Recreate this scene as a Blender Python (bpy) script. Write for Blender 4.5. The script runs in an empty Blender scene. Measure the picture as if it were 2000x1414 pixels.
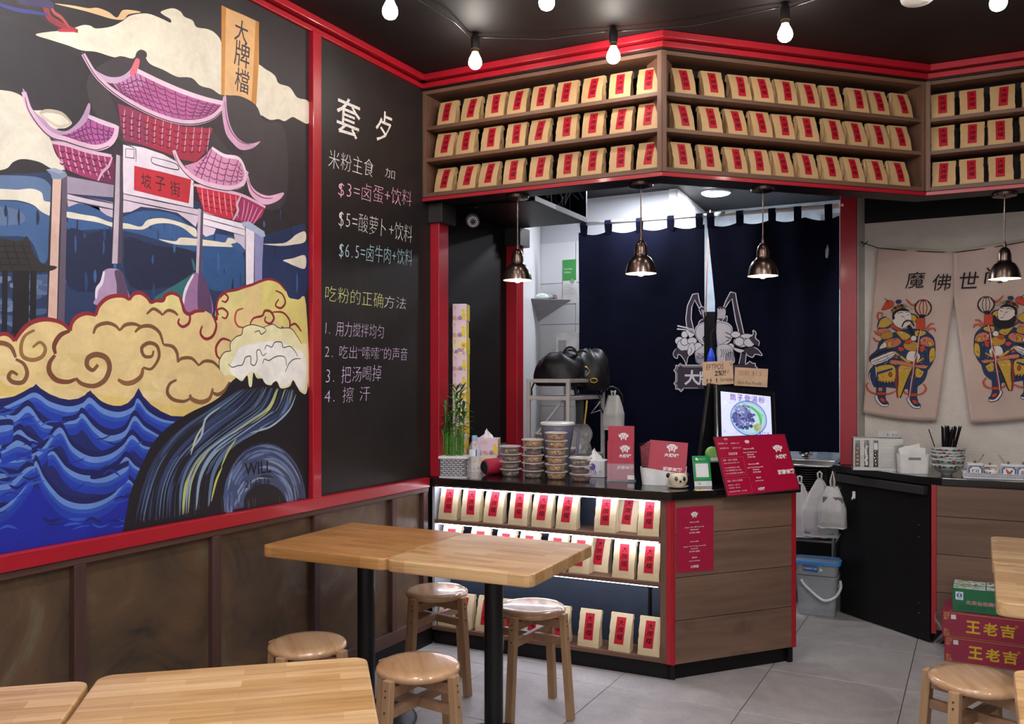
import bpy, bmesh, math, random
from mathutils import Vector, Matrix
from mathutils.geometry import tessellate_polygon
SC = bpy.context.scene
COL = SC.collection
R = math.radians
# ------------------------------------------------------------------ camera, world, exposure
AC = R(28.4)                      # the camera looks 28.4 degrees left of the left wall's direction
CH, FP, HY = 1.42, 1690.0, 735.0  # lens height, focal length in pixels of a 2000x1414 frame, horizon row
cam_d = bpy.data.cameras.new('camera'); cam = bpy.data.objects.new('camera', cam_d); COL.objects.link(cam)
cam.location = (0, 0, CH); cam.rotation_euler = (R(90), 0, AC)
cam_d.sensor_width = 36; cam_d.lens = 36 * FP / 2000; cam_d.shift_y = (HY - 707) / 2000
cam_d.clip_start = 0.02; cam_d.clip_end = 100
SC.camera = cam
W = bpy.data.worlds.new('world'); SC.world = W; W.use_nodes = True
W.node_tree.nodes['Background'].inputs[0].default_value = (1.0, 0.98, 0.97, 1)
W.node_tree.nodes['Background'].inputs[1].default_value = 0.35
SC.view_settings.view_transform = 'Standard'; SC.view_settings.look = 'None'
SC.view_settings.gamma = 1; SC.view_settings.use_curve_mapping = False
SC.view_settings.exposure = 1.45
BULB_E, PEND_E, LED_E, KIT_E, DOWN_E = 42.0, 12.0, 13.5, 100.0, 72.0

# ------------------------------------------------------------------ coordinates
def cw(X, Y, z=0.0):              # camera-aligned plan coordinates -> room coordinates
    c, s = math.cos(AC), math.sin(AC)
    return Vector((X * c - Y * s, X * s + Y * c, z))
def atY(px, py, Y):
    return cw((px - 1000) / FP * Y, Y, CH - (py - HY) / FP * Y)
def atz(px, py, z):
    Y = (CH - z) * FP / (py - HY)
    return cw((px - 1000) / FP * Y, Y, z)
def onpl(px, py, p0, n):          # where the sight line of a photo pixel meets a plane
    o = Vector((0, 0, CH)); d = cw((px - 1000) / FP, 1.0, 0) + Vector((0, 0, -(py - HY) / FP))
    t = (p0 - o).dot(n) / d.dot(n)
    return o + d * t
def cdir(a):                      # angle in the camera plan -> room angle
    return R(a) + AC

# ------------------------------------------------------------------ materials
def lin(c):
    if isinstance(c, str):
        c = [int(c[i:i + 2], 16) / 255 for i in (1, 3, 5)]
    return tuple((v / 12.92 if v <= .04045 else ((v + .055) / 1.055) ** 2.4) for v in c[:3]) + (1,)
MATS = {}
def nodes(name):
    m = bpy.data.materials.new(name); m.use_nodes = True
    nt = m.node_tree; b = nt.nodes['Principled BSDF']
    return m, nt, b
def N(nt, t, **kw):
    n = nt.nodes.new(t)
    for k, v in kw.items(): setattr(n, k, v)
    return n
def coords(nt, scale=(1, 1, 1), kind='Object', rot=(0, 0, 0)):
    tc = N(nt, 'ShaderNodeTexCoord'); mp = N(nt, 'ShaderNodeMapping')
    mp.inputs['Scale'].default_value = scale; mp.inputs['Rotation'].default_value = rot
    nt.links.new(tc.outputs[kind], mp.inputs[0]); return mp.outputs[0]
def noise(nt, vec, scale, detail=4, rough=.55, dist=0):
    n = N(nt, 'ShaderNodeTexNoise'); n.inputs['Scale'].default_value = scale
    n.inputs['Detail'].default_value = detail; n.inputs['Roughness'].default_value = rough
    n.inputs['Distortion'].default_value = dist
    nt.links.new(vec, n.inputs['Vector']); return n.outputs['Fac']
def ramp(nt, fac, stops):
    r = N(nt, 'ShaderNodeValToRGB'); e = r.color_ramp.elements
    while len(e) < len(stops): e.new(.5)
    for i, (p, c) in enumerate(stops): e[i].position = p; e[i].color = c if len(c) == 4 and not isinstance(c, str) else lin(c)
    nt.links.new(fac, r.inputs[0]); return r.outputs[0]
def mixc(nt, fac, a, b, mode='MIX'):
    m = N(nt, 'ShaderNodeMix', data_type='RGBA', blend_type=mode)
    for s, v in ((m.inputs[0], fac), (m.inputs[6], a), (m.inputs[7], b)):
        if hasattr(v, 'default_value') or hasattr(v, 'is_linked'): nt.links.new(v, s)
        else: s.default_value = v
    return m.outputs[2]
def bump(nt, b, h, strength=.3, dist=.002):
    n = N(nt, 'ShaderNodeBump'); n.inputs['Strength'].default_value = strength; n.inputs['Distance'].default_value = dist
    nt.links.new(h, n.inputs['Height']); nt.links.new(n.outputs[0], b.inputs['Normal'])
def M(name, col, rough=.5, metal=0., var=.12, scale=14, bmp=0., spec=.5, stretch=(1, 1, 1), coat=0, bscale=None):
    if name in MATS: return MATS[name]
    m, nt, b = nodes(name)
    v = coords(nt, stretch); f = noise(nt, v, scale)
    c = lin(col); lo = tuple(x * (1 - var) for x in c[:3]) + (1,); hi = tuple(min(1, x * (1 + var)) for x in c[:3]) + (1,)
    nt.links.new(ramp(nt, f, [(.3, lo), (.7, hi)]), b.inputs['Base Color'])
    b.inputs['Roughness'].default_value = rough; b.inputs['Metallic'].default_value = metal
    b.inputs['Specular IOR Level'].default_value = spec; b.inputs['Coat Weight'].default_value = coat
    b.inputs['Coat Roughness'].default_value = .08
    if bmp: bump(nt, b, noise(nt, v, bscale or scale * 6), bmp)
    MATS[name] = m; return m
def wood(name, a, bcol, dark, along=0, grain=60, rough=.45, coat=0, knots=0, rand=.0, bmp=.2):
    if name in MATS: return MATS[name]
    m, nt, b = nodes(name)
    st = [1.0, 1.0, 1.0]; st[along] = .07
    tc = N(nt, 'ShaderNodeTexCoord'); oi = N(nt, 'ShaderNodeObjectInfo')
    add = N(nt, 'ShaderNodeVectorMath', operation='ADD'); mul = N(nt, 'ShaderNodeVectorMath', operation='SCALE')
    comb = N(nt, 'ShaderNodeCombineXYZ')
    for i in range(3): nt.links.new(oi.outputs['Random'], comb.inputs[i])
    nt.links.new(comb.outputs[0], mul.inputs[0]); mul.inputs['Scale'].default_value = 7.3
    nt.links.new(tc.outputs['Object'], add.inputs[0]); nt.links.new(mul.outputs[0], add.inputs[1])
    mp = N(nt, 'ShaderNodeMapping'); mp.inputs['Scale'].default_value = st; nt.links.new(add.outputs[0], mp.inputs[0])
    g = noise(nt, mp.outputs[0], grain, 5, .6, .6); big = noise(nt, mp.outputs[0], grain * .12, 3, .5, 1.5)
    c = ramp(nt, g, [(.25, dark), (.5, a), (.75, bcol)])
    c2 = ramp(nt, big, [(.3, dark), (.55, a), (.8, bcol)])
    c = mixc(nt, .5, c, c2)
    if knots:
        vo = N(nt, 'ShaderNodeTexVoronoi'); vo.inputs['Scale'].default_value = knots
        mk = N(nt, 'ShaderNodeMapping'); s2 = [1.0, 1.0, 1.0]; s2[along] = .55; mk.inputs['Scale'].default_value = s2
        wb = N(nt, 'ShaderNodeVectorMath', operation='ADD')
        nt.links.new(add.outputs[0], mk.inputs[0])
        nn = N(nt, 'ShaderNodeTexNoise'); nn.inputs['Scale'].default_value = 18; nt.links.new(add.outputs[0], nn.inputs['Vector'])
        sc = N(nt, 'ShaderNodeVectorMath', operation='SCALE'); sc.inputs['Scale'].default_value = .05
        nt.links.new(nn.outputs['Color'], sc.inputs[0]); nt.links.new(mk.outputs[0], wb.inputs[0]); nt.links.new(sc.outputs[0], wb.inputs[1])
        nt.links.new(wb.outputs[0], vo.inputs['Vector'])
        k = ramp(nt, vo.outputs['Distance'], [(.05, (.25, .22, .22, 1)), (.09, (.6, .55, .52, 1)), (.22, (1, 1, 1, 1))])
        c = mixc(nt, .8, c, k, 'MULTIPLY')
    if rand:
        hv = N(nt, 'ShaderNodeHueSaturation'); mr = N(nt, 'ShaderNodeMapRange')
        mr.inputs['To Min'].default_value = 1 - rand; mr.inputs['To Max'].default_value = 1 + rand
        nt.links.new(oi.outputs['Random'], mr.inputs['Value']); nt.links.new(mr.outputs[0], hv.inputs['Value'])
        nt.links.new(c, hv.inputs['Color']); c = hv.outputs[0]
    nt.links.new(c, b.inputs['Base Color']); b.inputs['Roughness'].default_value = rough
    b.inputs['Coat Weight'].default_value = coat; b.inputs['Coat Roughness'].default_value = .06
    bump(nt, b, g, bmp, .001)
    MATS[name] = m; return m
def glassy(name, col, alpha=.25, rough=.15):      # thin clear plastic: mostly see-through with its own sheen
    if name in MATS: return MATS[name]
    m, nt, b = nodes(name)
    b.inputs['Base Color'].default_value = lin(col); b.inputs['Roughness'].default_value = rough
    v = coords(nt); f = noise(nt, v, 30)
    nt.links.new(ramp(nt, f, [(.3, (alpha * .94,) * 3 + (1,)), (.7, (min(1, alpha * 1.06),) * 3 + (1,))]), b.inputs['Alpha'])
    MATS[name] = m; return m
def emit(name, col, strength):
    if name in MATS: return MATS[name]
    m, nt, b = nodes(name)
    b.inputs['Base Color'].default_value = lin(col)
    b.inputs['Emission Color'].default_value = lin(col); b.inputs['Emission Strength'].default_value = strength
    MATS[name] = m; return m
def paint(name, rough=.5, brush=.25, scale=9, emis=0, bmp=.25, coat=0):    # colours come from the mesh's colour attribute
    if name in MATS: return MATS[name]
    m, nt, b = nodes(name)
    at = N(nt, 'ShaderNodeAttribute', attribute_name='Col')
    v = coords(nt, (1, 1, 1)); f = noise(nt, v, scale, 6, .6, 1.2); f2 = noise(nt, v, scale * 9, 3, .6, .5)
    k = ramp(nt, f, [(.3, (1 - brush,) * 3 + (1,)), (.7, (1 + brush * .4,) * 3 + (1,))])
    k2 = ramp(nt, f2, [(.3, (1 - brush * .5,) * 3 + (1,)), (.7, (1, 1, 1, 1))])
    c = mixc(nt, 1.0, mixc(nt, 1.0, at.outputs['Color'], k, 'MULTIPLY'), k2, 'MULTIPLY')
    nt.links.new(c, b.inputs['Base Color']); b.inputs['Roughness'].default_value = rough
    b.inputs['Coat Weight'].default_value = coat
    if emis:
        nt.links.new(c, b.inputs['Emission Color']); b.inputs['Emission Strength'].default_value = emis
    if bmp: bump(nt, b, f2, bmp, .001)
    MATS[name] = m; return m

# ------------------------------------------------------------------ mesh building
class MB:
    def __init__(s): s.v = []; s.f = []; s.c = []
    def add(s, vs, fs, c=None):
        o = len(s.v); s.v += [tuple(x) for x in vs]; s.f += [tuple(i + o for i in f) for f in fs]; s.c += [c] * len(fs); return s
    def box(s, x0, y0, z0, x1, y1, z1, M4=None, c=None):
        vs = [Vector((x, y, z)) for z in (z0, z1) for y in (y0, y1) for x in (x0, x1)]
        if M4 is not None: vs = [M4 @ v for v in vs]
        return s.add(vs, [(0, 2, 3, 1), (4, 5, 7, 6), (0, 1, 5, 4), (2, 6, 7, 3), (0, 4, 6, 2), (1, 3, 7, 5)], c)
    def rbox(s, x0, y0, z0, x1, y1, z1, r=.004, c=None, M4=None, seg=2):      # bevelled box
        bm = bmesh.new(); bmesh.ops.create_cube(bm, size=1)
        for v in bm.verts: v.co = Vector(((x0 + x1) / 2 + v.co.x * (x1 - x0), (y0 + y1) / 2 + v.co.y * (y1 - y0), (z0 + z1) / 2 + v.co.z * (z1 - z0)))
        bmesh.ops.bevel(bm, geom=bm.edges[:], offset=r, segments=seg, profile=.6, affect='EDGES')
        if M4 is not None: bm.transform(M4)
        bm.verts.index_update()
        s.add([v.co for v in bm.verts], [[v.index for v in f.verts] for f in bm.faces], c); bm.free(); return s
    def prism(s, pts, z0, z1, c=None):        # pts: plan polygon (x, y), counter-clockwise
        n = len(pts); vs = [(p[0], p[1], z0) for p in pts] + [(p[0], p[1], z1) for p in pts]
        fs = [tuple(reversed(range(n))), tuple(range(n, 2 * n))] + [(i, (i + 1) % n, n + (i + 1) % n, n + i) for i in range(n)]
        return s.add(vs, fs, c)
    def lathe(s, prof, seg=24, cx=0, cy=0, c=None, sx=1, sy=1, M4=None):
        vs = []; fs = []
        for r, z in prof:
            for k in range(seg):
                a = 2 * math.pi * k / seg; vs.append(Vector((cx + r * sx * math.cos(a), cy + r * sy * math.sin(a), z)))
        for i in range(len(prof) - 1):
            for k in range(seg):
                a, b = i * seg + k, i * seg + (k + 1) % seg; fs.append((a, b, b + seg, a + seg))
        if prof[0][0] > 1e-5: fs.append(tuple(reversed(range(seg))))
        if prof[-1][0] > 1e-5: fs.append(tuple(range((len(prof) - 1) * seg, len(prof) * seg)))
        if M4 is not None: vs = [M4 @ v for v in vs]
        return s.add(vs, fs, c)
    def open_lathe(s, prof, seg=24, cx=0, cy=0, c=None, M4=None):
        vs = []; fs = []
        for r, z in prof:
            for k in range(seg):
                a = 2 * math.pi * k / seg; vs.append(Vector((cx + r * math.cos(a), cy + r * math.sin(a), z)))
        for i in range(len(prof) - 1):
            for k in range(seg):
                a, b = i * seg + k, i * seg + (k + 1) % seg; fs.append((a, b, b + seg, a + seg))
        if M4 is not None: vs = [M4 @ v for v in vs]
        return s.add(vs, fs, c)
    def tube(s, pts, r, seg=8, c=None, caps=True):
        pts = [Vector(p) for p in pts]; rs = r if isinstance(r, (list, tuple)) else [r] * len(pts)
        vs = []; up = None
        for i, p in enumerate(pts):
            t = (pts[min(i + 1, len(pts) - 1)] - pts[max(i - 1, 0)]).normalized()
            if up is None: up = Vector((0, 0, 1)) if abs(t.z) < .9 else Vector((1, 0, 0))
            x = up.cross(t).normalized(); up = t.cross(x).normalized()
            for k in range(seg):
                a = 2 * math.pi * k / seg; vs.append(p + (x * math.cos(a) + up * math.sin(a)) * rs[i])
        fs = [(i * seg + k, i * seg + (k + 1) % seg, (i + 1) * seg + (k + 1) % seg, (i + 1) * seg + k) for i in range(len(pts) - 1) for k in range(seg)]
        if caps: fs += [tuple(reversed(range(seg))), tuple(range((len(pts) - 1) * seg, len(pts) * seg))]
        return s.add(vs, fs, c)
    def bar(s, p0, p1, w, h, c=None, side=None):  # rectangular bar between two points
        p0, p1 = Vector(p0), Vector(p1); t = (p1 - p0).normalized()
        x = (side or (Vector((0, 0, 1)).cross(t) if abs(t.z) < .9 else Vector((1, 0, 0)))).normalized(); y = t.cross(x).normalized(); x = y.cross(t).normalized()
        vs = [p + x * a * w / 2 + y * b * h / 2 for p in (p0, p1) for a, b in ((-1, -1), (1, -1), (1, 1), (-1, 1))]
        return s.add(vs, [(0, 3, 2, 1), (4, 5, 6, 7), (0, 1, 5, 4), (1, 2, 6, 5), (2, 3, 7, 6), (3, 0, 4, 7)], c)
    def ball(s, c0, rx, ry, rz, seg=16, rings=10, c=None, fn=None):
        prof = [(math.sin(math.pi * i / rings), -math.cos(math.pi * i / rings)) for i in range(rings + 1)]
        vs = []; fs = []
        for r, z in prof:
            for k in range(seg):
                a = 2 * math.pi * k / seg; p = Vector((r * math.cos(a), r * math.sin(a), z))
                if fn: p = fn(p)
                vs.append(Vector((c0[0] + p.x * rx, c0[1] + p.y * ry, c0[2] + p.z * rz)))
        for i in range(rings):
            for k in range(seg):
                a, b = i * seg + k, i * seg + (k + 1) % seg; fs.append((a, b, b + seg, a + seg))
        return s.add(vs, fs, c)
    def mesh(s, name, smooth=False):
        me = bpy.data.meshes.new(name); me.from_pydata(s.v, [], s.f); me.update()
        if any(c is not None for c in s.c):
            ca = me.color_attributes.new('Col', 'FLOAT_COLOR', 'CORNER'); vals = []
            cache = {}
            for p, c in zip(me.polygons, s.c):
                if c not in cache: cache[c] = lin(c or '#808080')
                vals += list(cache[c]) * p.loop_total
            ca.data.foreach_set('color', vals)
        if smooth: me.polygons.foreach_set('use_smooth', [True] * len(me.polygons))
        return me
    def build(s, name, mat, parent=None, smooth=False, loc=None, rz=0, bev=0, sol=0, auto=0, **props):
        me = s.mesh(name, smooth or auto > 0)
        mats = mat if isinstance(mat, (list, tuple)) else [mat]
        for m in mats: me.materials.append(m)
        if auto: me.set_sharp_from_angle(angle=R(auto))
        o = bpy.data.objects.new(name, me); COL.objects.link(o)
        if parent is not None: o.parent = parent
        if loc is not None: o.location = loc
        o.rotation_euler.z = rz
        if bev:
            b = o.modifiers.new('bevel', 'BEVEL'); b.width = bev; b.segments = 2; b.limit_method = 'ANGLE'; b.angle_limit = R(40)
        if sol:
            b = o.modifiers.new('solid', 'SOLIDIFY'); b.thickness = sol
        for k, v in props.items(): o[k] = v
        return o
def root(name, label, cat, loc, rz=0., group=None):
    o = bpy.data.objects.new(name, None); COL.objects.link(o); o.empty_display_size = .05
    o.location = loc; o.rotation_euler.z = rz; o['label'] = label; o['category'] = cat
    if group: o['group'] = group
    return o
def tag(o, label, cat, group=None):
    o['label'] = label; o['category'] = cat
    if group: o['group'] = group
    return o
def kids(o): return [c for c in bpy.data.objects if c.parent == o]
def dup(src, tree, loc, rz=0, label=None, group=None, rx=0, ry=0):   # tree: list of (part, [sub-parts])
    r = src.copy(); COL.objects.link(r); r.location = loc; r.rotation_euler = (rx, ry, rz)
    if label: r['label'] = label
    if group: r['group'] = group
    for p, subs in tree:
        c = p.copy(); COL.objects.link(c); c.parent = r
        for q in subs:
            d = q.copy(); COL.objects.link(d); d.parent = c
    return r
def catmull(pts, closed=True, n=5):
    m = len(pts); out = []
    for i in range(m if closed else m - 1):
        p = [pts[(i + k) % m] if closed else pts[max(0, min(m - 1, i + k))] for k in (-1, 0, 1, 2)]
        for j in range(n):
            t = j / n
            out.append(tuple(.5 * (2 * p[1][a] + (p[2][a] - p[0][a]) * t + (2 * p[0][a] - 5 * p[1][a] + 4 * p[2][a] - p[3][a]) * t * t + (3 * p[1][a] - p[0][a] - 3 * p[2][a] + p[3][a]) * t ** 3) for a in (0, 1)))
    if not closed: out.append(tuple(pts[-1]))
    return out
GLY = {}
def glyphs(s, off=0.0, sp=1.0):            # flat mesh of a line of text, x from 0, cap height near 1
    k = (s, off, sp)
    if k in GLY: return GLY[k]
    cu = bpy.data.curves.new('t', 'FONT'); cu.body = s; cu.size = 1; cu.offset = off; cu.resolution_u = 2; cu.space_character = sp
    cu.fill_mode = 'BOTH'
    o = bpy.data.objects.new('t', cu); COL.objects.link(o)
    dg = bpy.context.evaluated_depsgraph_get(); me = bpy.data.meshes.new_from_object(o.evaluated_get(dg))
    vs = [(v.co.x, v.co.y) for v in me.vertices]; fs = [tuple(p.vertices) for p in me.polygons]
    bpy.data.objects.remove(o); bpy.data.curves.remove(cu); bpy.data.meshes.remove(me)
    xs = [v[0] for v in vs] or [0, 1]; ys = [v[1] for v in vs] or [0, 1]
    GLY[k] = (vs, fs, min(xs), max(xs), min(ys), max(ys)); return GLY[k]
class Art:                                 # flat print or paint: polygons stacked on a surface, colours per face
    def __init__(s, fn, eps=2e-5, map2=None):
        s.fn = fn; s.m = MB(); s.k = 0; s.eps = eps; s.map2 = map2 or (lambda p: p)
    def _add(s, pts, fs, c):
        s.k += 1; out = []
        for f in fs:                          # triangles, all wound the same way
            for i in range(1, len(f) - 1):
                a, b, d = pts[f[0]], pts[f[i]], pts[f[i + 1]]
                w = (b[0] - a[0]) * (d[1] - a[1]) - (b[1] - a[1]) * (d[0] - a[0])
                if abs(w) > 1e-12: out.append((f[0], f[i], f[i + 1]) if w > 0 else (f[0], f[i + 1], f[i]))
        if out: s.m.add([s.fn(p[0], p[1], s.k * s.eps) for p in pts], out, c)
    def poly(s, pts, c, smooth=False, n=5):
        pts = [s.map2(p) for p in pts]
        if smooth: pts = catmull(pts, True, n)
        tr = tessellate_polygon([[Vector((p[0], p[1], 0)) for p in pts]])
        s._add(pts, [tuple(t) for t in tr], c)
    def line(s, pts, w, c, smooth=True, taper=0, n=6, raw=False):
        if not raw: pts = [s.map2(p) for p in pts]
        if smooth and len(pts) > 2: pts = catmull(pts, False, n)
        m = len(pts); L = []; 
        for i in range(m):
            a, b = pts[max(0, i - 1)], pts[min(m - 1, i + 1)]
            dx, dy = b[0] - a[0], b[1] - a[1]; d = math.hypot(dx, dy) or 1
            t = i / (m - 1); k = 1 - taper * abs(2 * t - 1) ** 2
            ww = (w(t) if callable(w) else w) * k / 2
            L += [(pts[i][0] - dy / d * ww, pts[i][1] + dx / d * ww), (pts[i][0] + dy / d * ww, pts[i][1] - dx / d * ww)]
        s._add(L, [(2 * i, 2 * i + 1, 2 * i + 3, 2 * i + 2) for i in range(m - 1)], c)
    def band(s, pts, w, c, taper=.5):          # ribbon of upright thickness along a line that never turns back
        pts = catmull([s.map2(p) for p in pts], False, 6); m = len(pts); L = []
        for i, (x, y) in enumerate(pts):
            k = w / 2 * (1 - taper * abs(2 * i / (m - 1) - 1) ** 2); L += [(x, y - k), (x, y + k)]
        s._add(L, [(2 * i, 2 * i + 2, 2 * i + 3, 2 * i + 1) for i in range(m - 1)], c)
    def disc(s, cx, cy, rx, ry, c, n=20, a0=0, a1=360):
        s.poly2([(cx + rx * math.cos(R(a0 + (a1 - a0) * i / n)), cy + ry * math.sin(R(a0 + (a1 - a0) * i / n))) for i in range(n)], c)
    def poly2(s, pts, c):
        tr = tessellate_polygon([[Vector((p[0], p[1], 0)) for p in pts]]); s._add(pts, [tuple(t) for t in tr], c)
    def text(s, t, x, y, h, c, w=None, off=0., slant=0., rot=0., align='L', sp=1.):   # plane units, y up; h = height of the tallest glyph
        vs, fs, x0, x1, y0, y1 = glyphs(t, off, sp)
        k = h / (y1 - y0); kx = (w / (x1 - x0)) if w else k
        ax = {'L': 0, 'C': .5, 'R': 1}[align]; W0 = (x1 - x0) * kx
        out = []
        for a, b in vs:
            X = (a - x0) * kx - W0 * ax + slant * (b - y0) * k; Y = (b - y0) * k
            out.append((x + X * math.cos(rot) - Y * math.sin(rot), y + X * math.sin(rot) + Y * math.cos(rot)))
        s._add(out, fs, c)
    def chars(s, t, a, b, h, c, off=-.01, slant=0, jit=0., wf=1.):       # characters filling the plane points a -> b (left edge to right edge), centred on the line
        adv = [1.0 if ord(ch) > 0x2fff else .42 if ch in ' .,“”\'1:!' else .62 for ch in t]; tot = sum(adv); x = 0
        Lx, Ly = b[0] - a[0], b[1] - a[1]; em = Lx / tot
        for ch, ad in zip(t, adv):
            f = (x + ad / 2) / tot; x += ad
            if ch == ' ': continue
            vs, fs, x0, x1, y0, y1 = glyphs(ch, off)
            k = h / .86 * (1 + random.uniform(-jit, jit)); cx, cy = a[0] + Lx * f, a[1] + Ly * f
            kx = em * wf * (1 if ad == 1 else 1.05)
            ym = .38 if ad == 1 else .36
            s._add([(cx + (p - (x0 + x1) / 2) * kx + slant * (q - ym) * k, cy + (q - ym) * k) for p, q in vs], fs, c)
    def build(s, name, mat, parent=None, **kw): return s.m.build(name, mat, parent, **kw)
ORD = ['first', 'second', 'third', 'fourth', 'fifth', 'sixth', 'seventh', 'eighth', 'ninth', 'tenth', 'eleventh', 'twelfth']
# ------------------------------------------------------------------ shared materials
BLACK = M('black_paint', '#121011', .45, var=.15, bmp=.05, spec=.25)
DARKW = M('dark_wall', '#171415', .6, var=.12, bmp=.06, spec=.2)
RED = M('red_paint', '#a41224', .38, var=.08, scale=6, bmp=.05, coat=.2)
WOODD = wood('brown_frame_wood', '#6b4b3a', '#7d5a46', '#4e3529', 0, 50, .55)
WOODV = wood('brown_frame_wood_upright', '#6b4b3a', '#7d5a46', '#4e3529', 2, 50, .55)
PLANK = wood('stained_pine_plank', '#745847', '#876854', '#523c30', 0, 24, .6, knots=4.2, rand=.12)
BATTEN = wood('dark_batten', '#4a302b', '#5a3c34', '#33201e', 2, 60, .5)
BATTENH = wood('dark_rail_wood', '#54372e', '#684739', '#38241f', 1, 60, .5)
STEEL = M('brushed_steel', '#b9b6b3', .28, 1.0, var=.12, scale=8, stretch=(1, 1, 12))
WX = -2.583                                       # plane of the left wall
ZT, ZB, ZC = 2.919, 2.361, 2.988                  # top and bottom of the wall shelves, ceiling
def wl(px, py):                                   # photo pixel -> (along wall, height) on the left wall
    p = onpl(px, py, Vector((WX, 0, 0)), Vector((1, 0, 0))); return (p.y, p.z)

# ------------------------------------------------------------------ floor
TILEM, nt, b = nodes('grey_floor_tile')
tc = N(nt, 'ShaderNodeTexCoord'); oi = N(nt, 'ShaderNodeObjectInfo')
v = N(nt, 'ShaderNodeVectorMath', operation='ADD'); sc_ = N(nt, 'ShaderNodeVectorMath', operation='SCALE'); sc_.inputs['Scale'].default_value = 9
cb = N(nt, 'ShaderNodeCombineXYZ'); nt.links.new(oi.outputs['Random'], cb.inputs[0]); nt.links.new(oi.outputs['Random'], cb.inputs[1])
nt.links.new(cb.outputs[0], sc_.inputs[0]); nt.links.new(tc.outputs['Object'], v.inputs[0]); nt.links.new(sc_.outputs[0], v.inputs[1])
f1 = noise(nt, v.outputs[0], 4.5, 6, .6, 1.5); f2 = noise(nt, v.outputs[0], 60, 4, .6)
c = mixc(nt, .3, ramp(nt, f1, [(.3, '#97918f'), (.5, '#a8a19e'), (.72, '#b9b2ae')]), ramp(nt, f2, [(.3, '#85807f'), (.7, '#b0aaa7')]))
nt.links.new(c, b.inputs['Base Color']); b.inputs['Roughness'].default_value = .42; bump(nt, b, f2, .05, .001)
fl = MB(); fl.box(-2.7, -3.2, -.1, 5.2, 8.6, -.004)
floor = fl.build('floor', M('dark_grout', '#3a3533', .9), kind='structure')
p0 = cw(.4375, 3.954)
tb = MB(); tb.rbox(-.2985, -.2985, -.012, .2985, .2985, 0, .0015, seg=1); tme = tb.mesh('tile'); tme.materials.append(TILEM)
for i in range(-6, 9):
    for j in range(-8, 8):
        x, y = p0.x + (i + .5) * .6, p0.y + (j + .5) * .6
        if x < -2.86 or x > 4.6 or y < -1.2 or y > 8: continue
        if x > 2.7 and y > 6: continue
        t = bpy.data.objects.new('tile', tme); COL.objects.link(t); t.parent = floor
        t.location = (x, y, 0); t.rotation_euler.z = R(random.Random(i * 31 + j).choice((0, 90, 180, 270)))

# ------------------------------------------------------------------ ceiling and outer walls
MB().box(-2.7, -3.2, ZC, 5.2, 8.6, ZC + .1).build('ceiling', M('black_ceiling', '#1a1617', .62, var=.2, scale=3, spec=.25, bmp=.04), kind='structure')
MB().box(WX - .12, -3.2, 0, WX, cw(.0, 5.46).y, ZC).build('wall_left', DARKW, kind='structure')
WR = M('plain_side_wall', '#8a7f78', .7)
MB().box(4.9, -3.2, 0, 5.0, 8.6, ZC).build('wall_right', WR, kind='structure')
MB().box(WX, 8.4, 0, 4.9, 8.5, ZC).build('wall_far', M('far_white_wall', '#d9dde2', .6), kind='structure')

# ------------------------------------------------------------------ left wall: red frame, wainscot
def wbox(name, y0, y1, z0, z1, x1, mat, x0=0., kind='structure', parent=None, bev=.003, label=None):
    o = MB().box(WX + x0, y0, z0, WX + x1, y1, z1).build(name, mat, parent, bev=bev)
    if kind: o['kind'] = kind
    if label: o['label'] = label
    return o
Y0 = -3.1
Yc = wl(829, 900)[0]                              # where the wall meets the counter
Ym0, Ym1 = wl(598, 500)[0], wl(618, 500)[0]
YS = cw(-.472, 4.557).y                           # where the wall meets the upper shelf
# the strip seen in the photo has a narrow side: built with real thickness
wbox('trim_1', Ym0 + .012, Ym1, .885, 2.93, .03, RED)
wbox('trim_2', Y0, Yc, .836, .888, .035, RED)
wbox('trim_3', Y0, Yc, .812, .836, .028, BATTENH)
wbox('trim_4', Y0, YS, 2.925, 2.950, .022, RED)
wbox('trim_5', Y0, YS, 2.957, 2.988, .048, RED)
wbox('baseboard_left', Y0, Yc + .05, 0, .09, .02, BLACK)
wbox('trim_6', Y0, Yc + .03, .09, .155, .03, BATTENH)
# aged panels between battens
PAN, nt, b = nodes('aged_bronze_panel')
v = coords(nt, (1, 1, 1)); f = noise(nt, v, 2.6, 6, .6, 1.8); f2 = noise(nt, v, 40, 5, .7)
c = ramp(nt, f, [(.28, '#3a312c'), (.42, '#554333'), (.58, '#644d38'), (.75, '#736b58')])
vo = N(nt, 'ShaderNodeTexVoronoi'); vo.inputs['Scale'].default_value = 26; nt.links.new(v, vo.inputs['Vector'])
c = mixc(nt, .7, c, ramp(nt, vo.outputs['Distance'], [(.05, (.35, .3, .28, 1)), (.1, (1, 1, 1, 1))]), 'MULTIPLY')
nt.links.new(c, b.inputs['Base Color']); b.inputs['Roughness'].default_value = .42; b.inputs['Metallic'].default_value = .25
bump(nt, b, f2, .08, .001)
bys = [wl(x, 1100)[0] for x in (146, 407, 607, 762)]
st = (bys[3] - bys[0]) / 3
bys = [bys[0] - st * k for k in (5, 4, 3, 2, 1)] + [bys[0] + st * k for k in range(5)]
wall_left = MB().box(WX, Y0, .09, WX + .004, Yc + .03, .82).build('wall_left_wainscot', DARKW, kind='structure')
for i, y in enumerate(bys):
    if y > Yc - .03: y = Yc - .03
    if y < Y0: continue
    wbox('batten', y - .021, y + .021, .155, .812, .03, BATTEN, parent=wall_left, kind=None)
    if i and bys[i - 1] > Y0:
        wbox('panel', bys[i - 1] + .021, y - .021, .15, .815, .006, PAN, parent=wall_left, kind=None, bev=.001)

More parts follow.
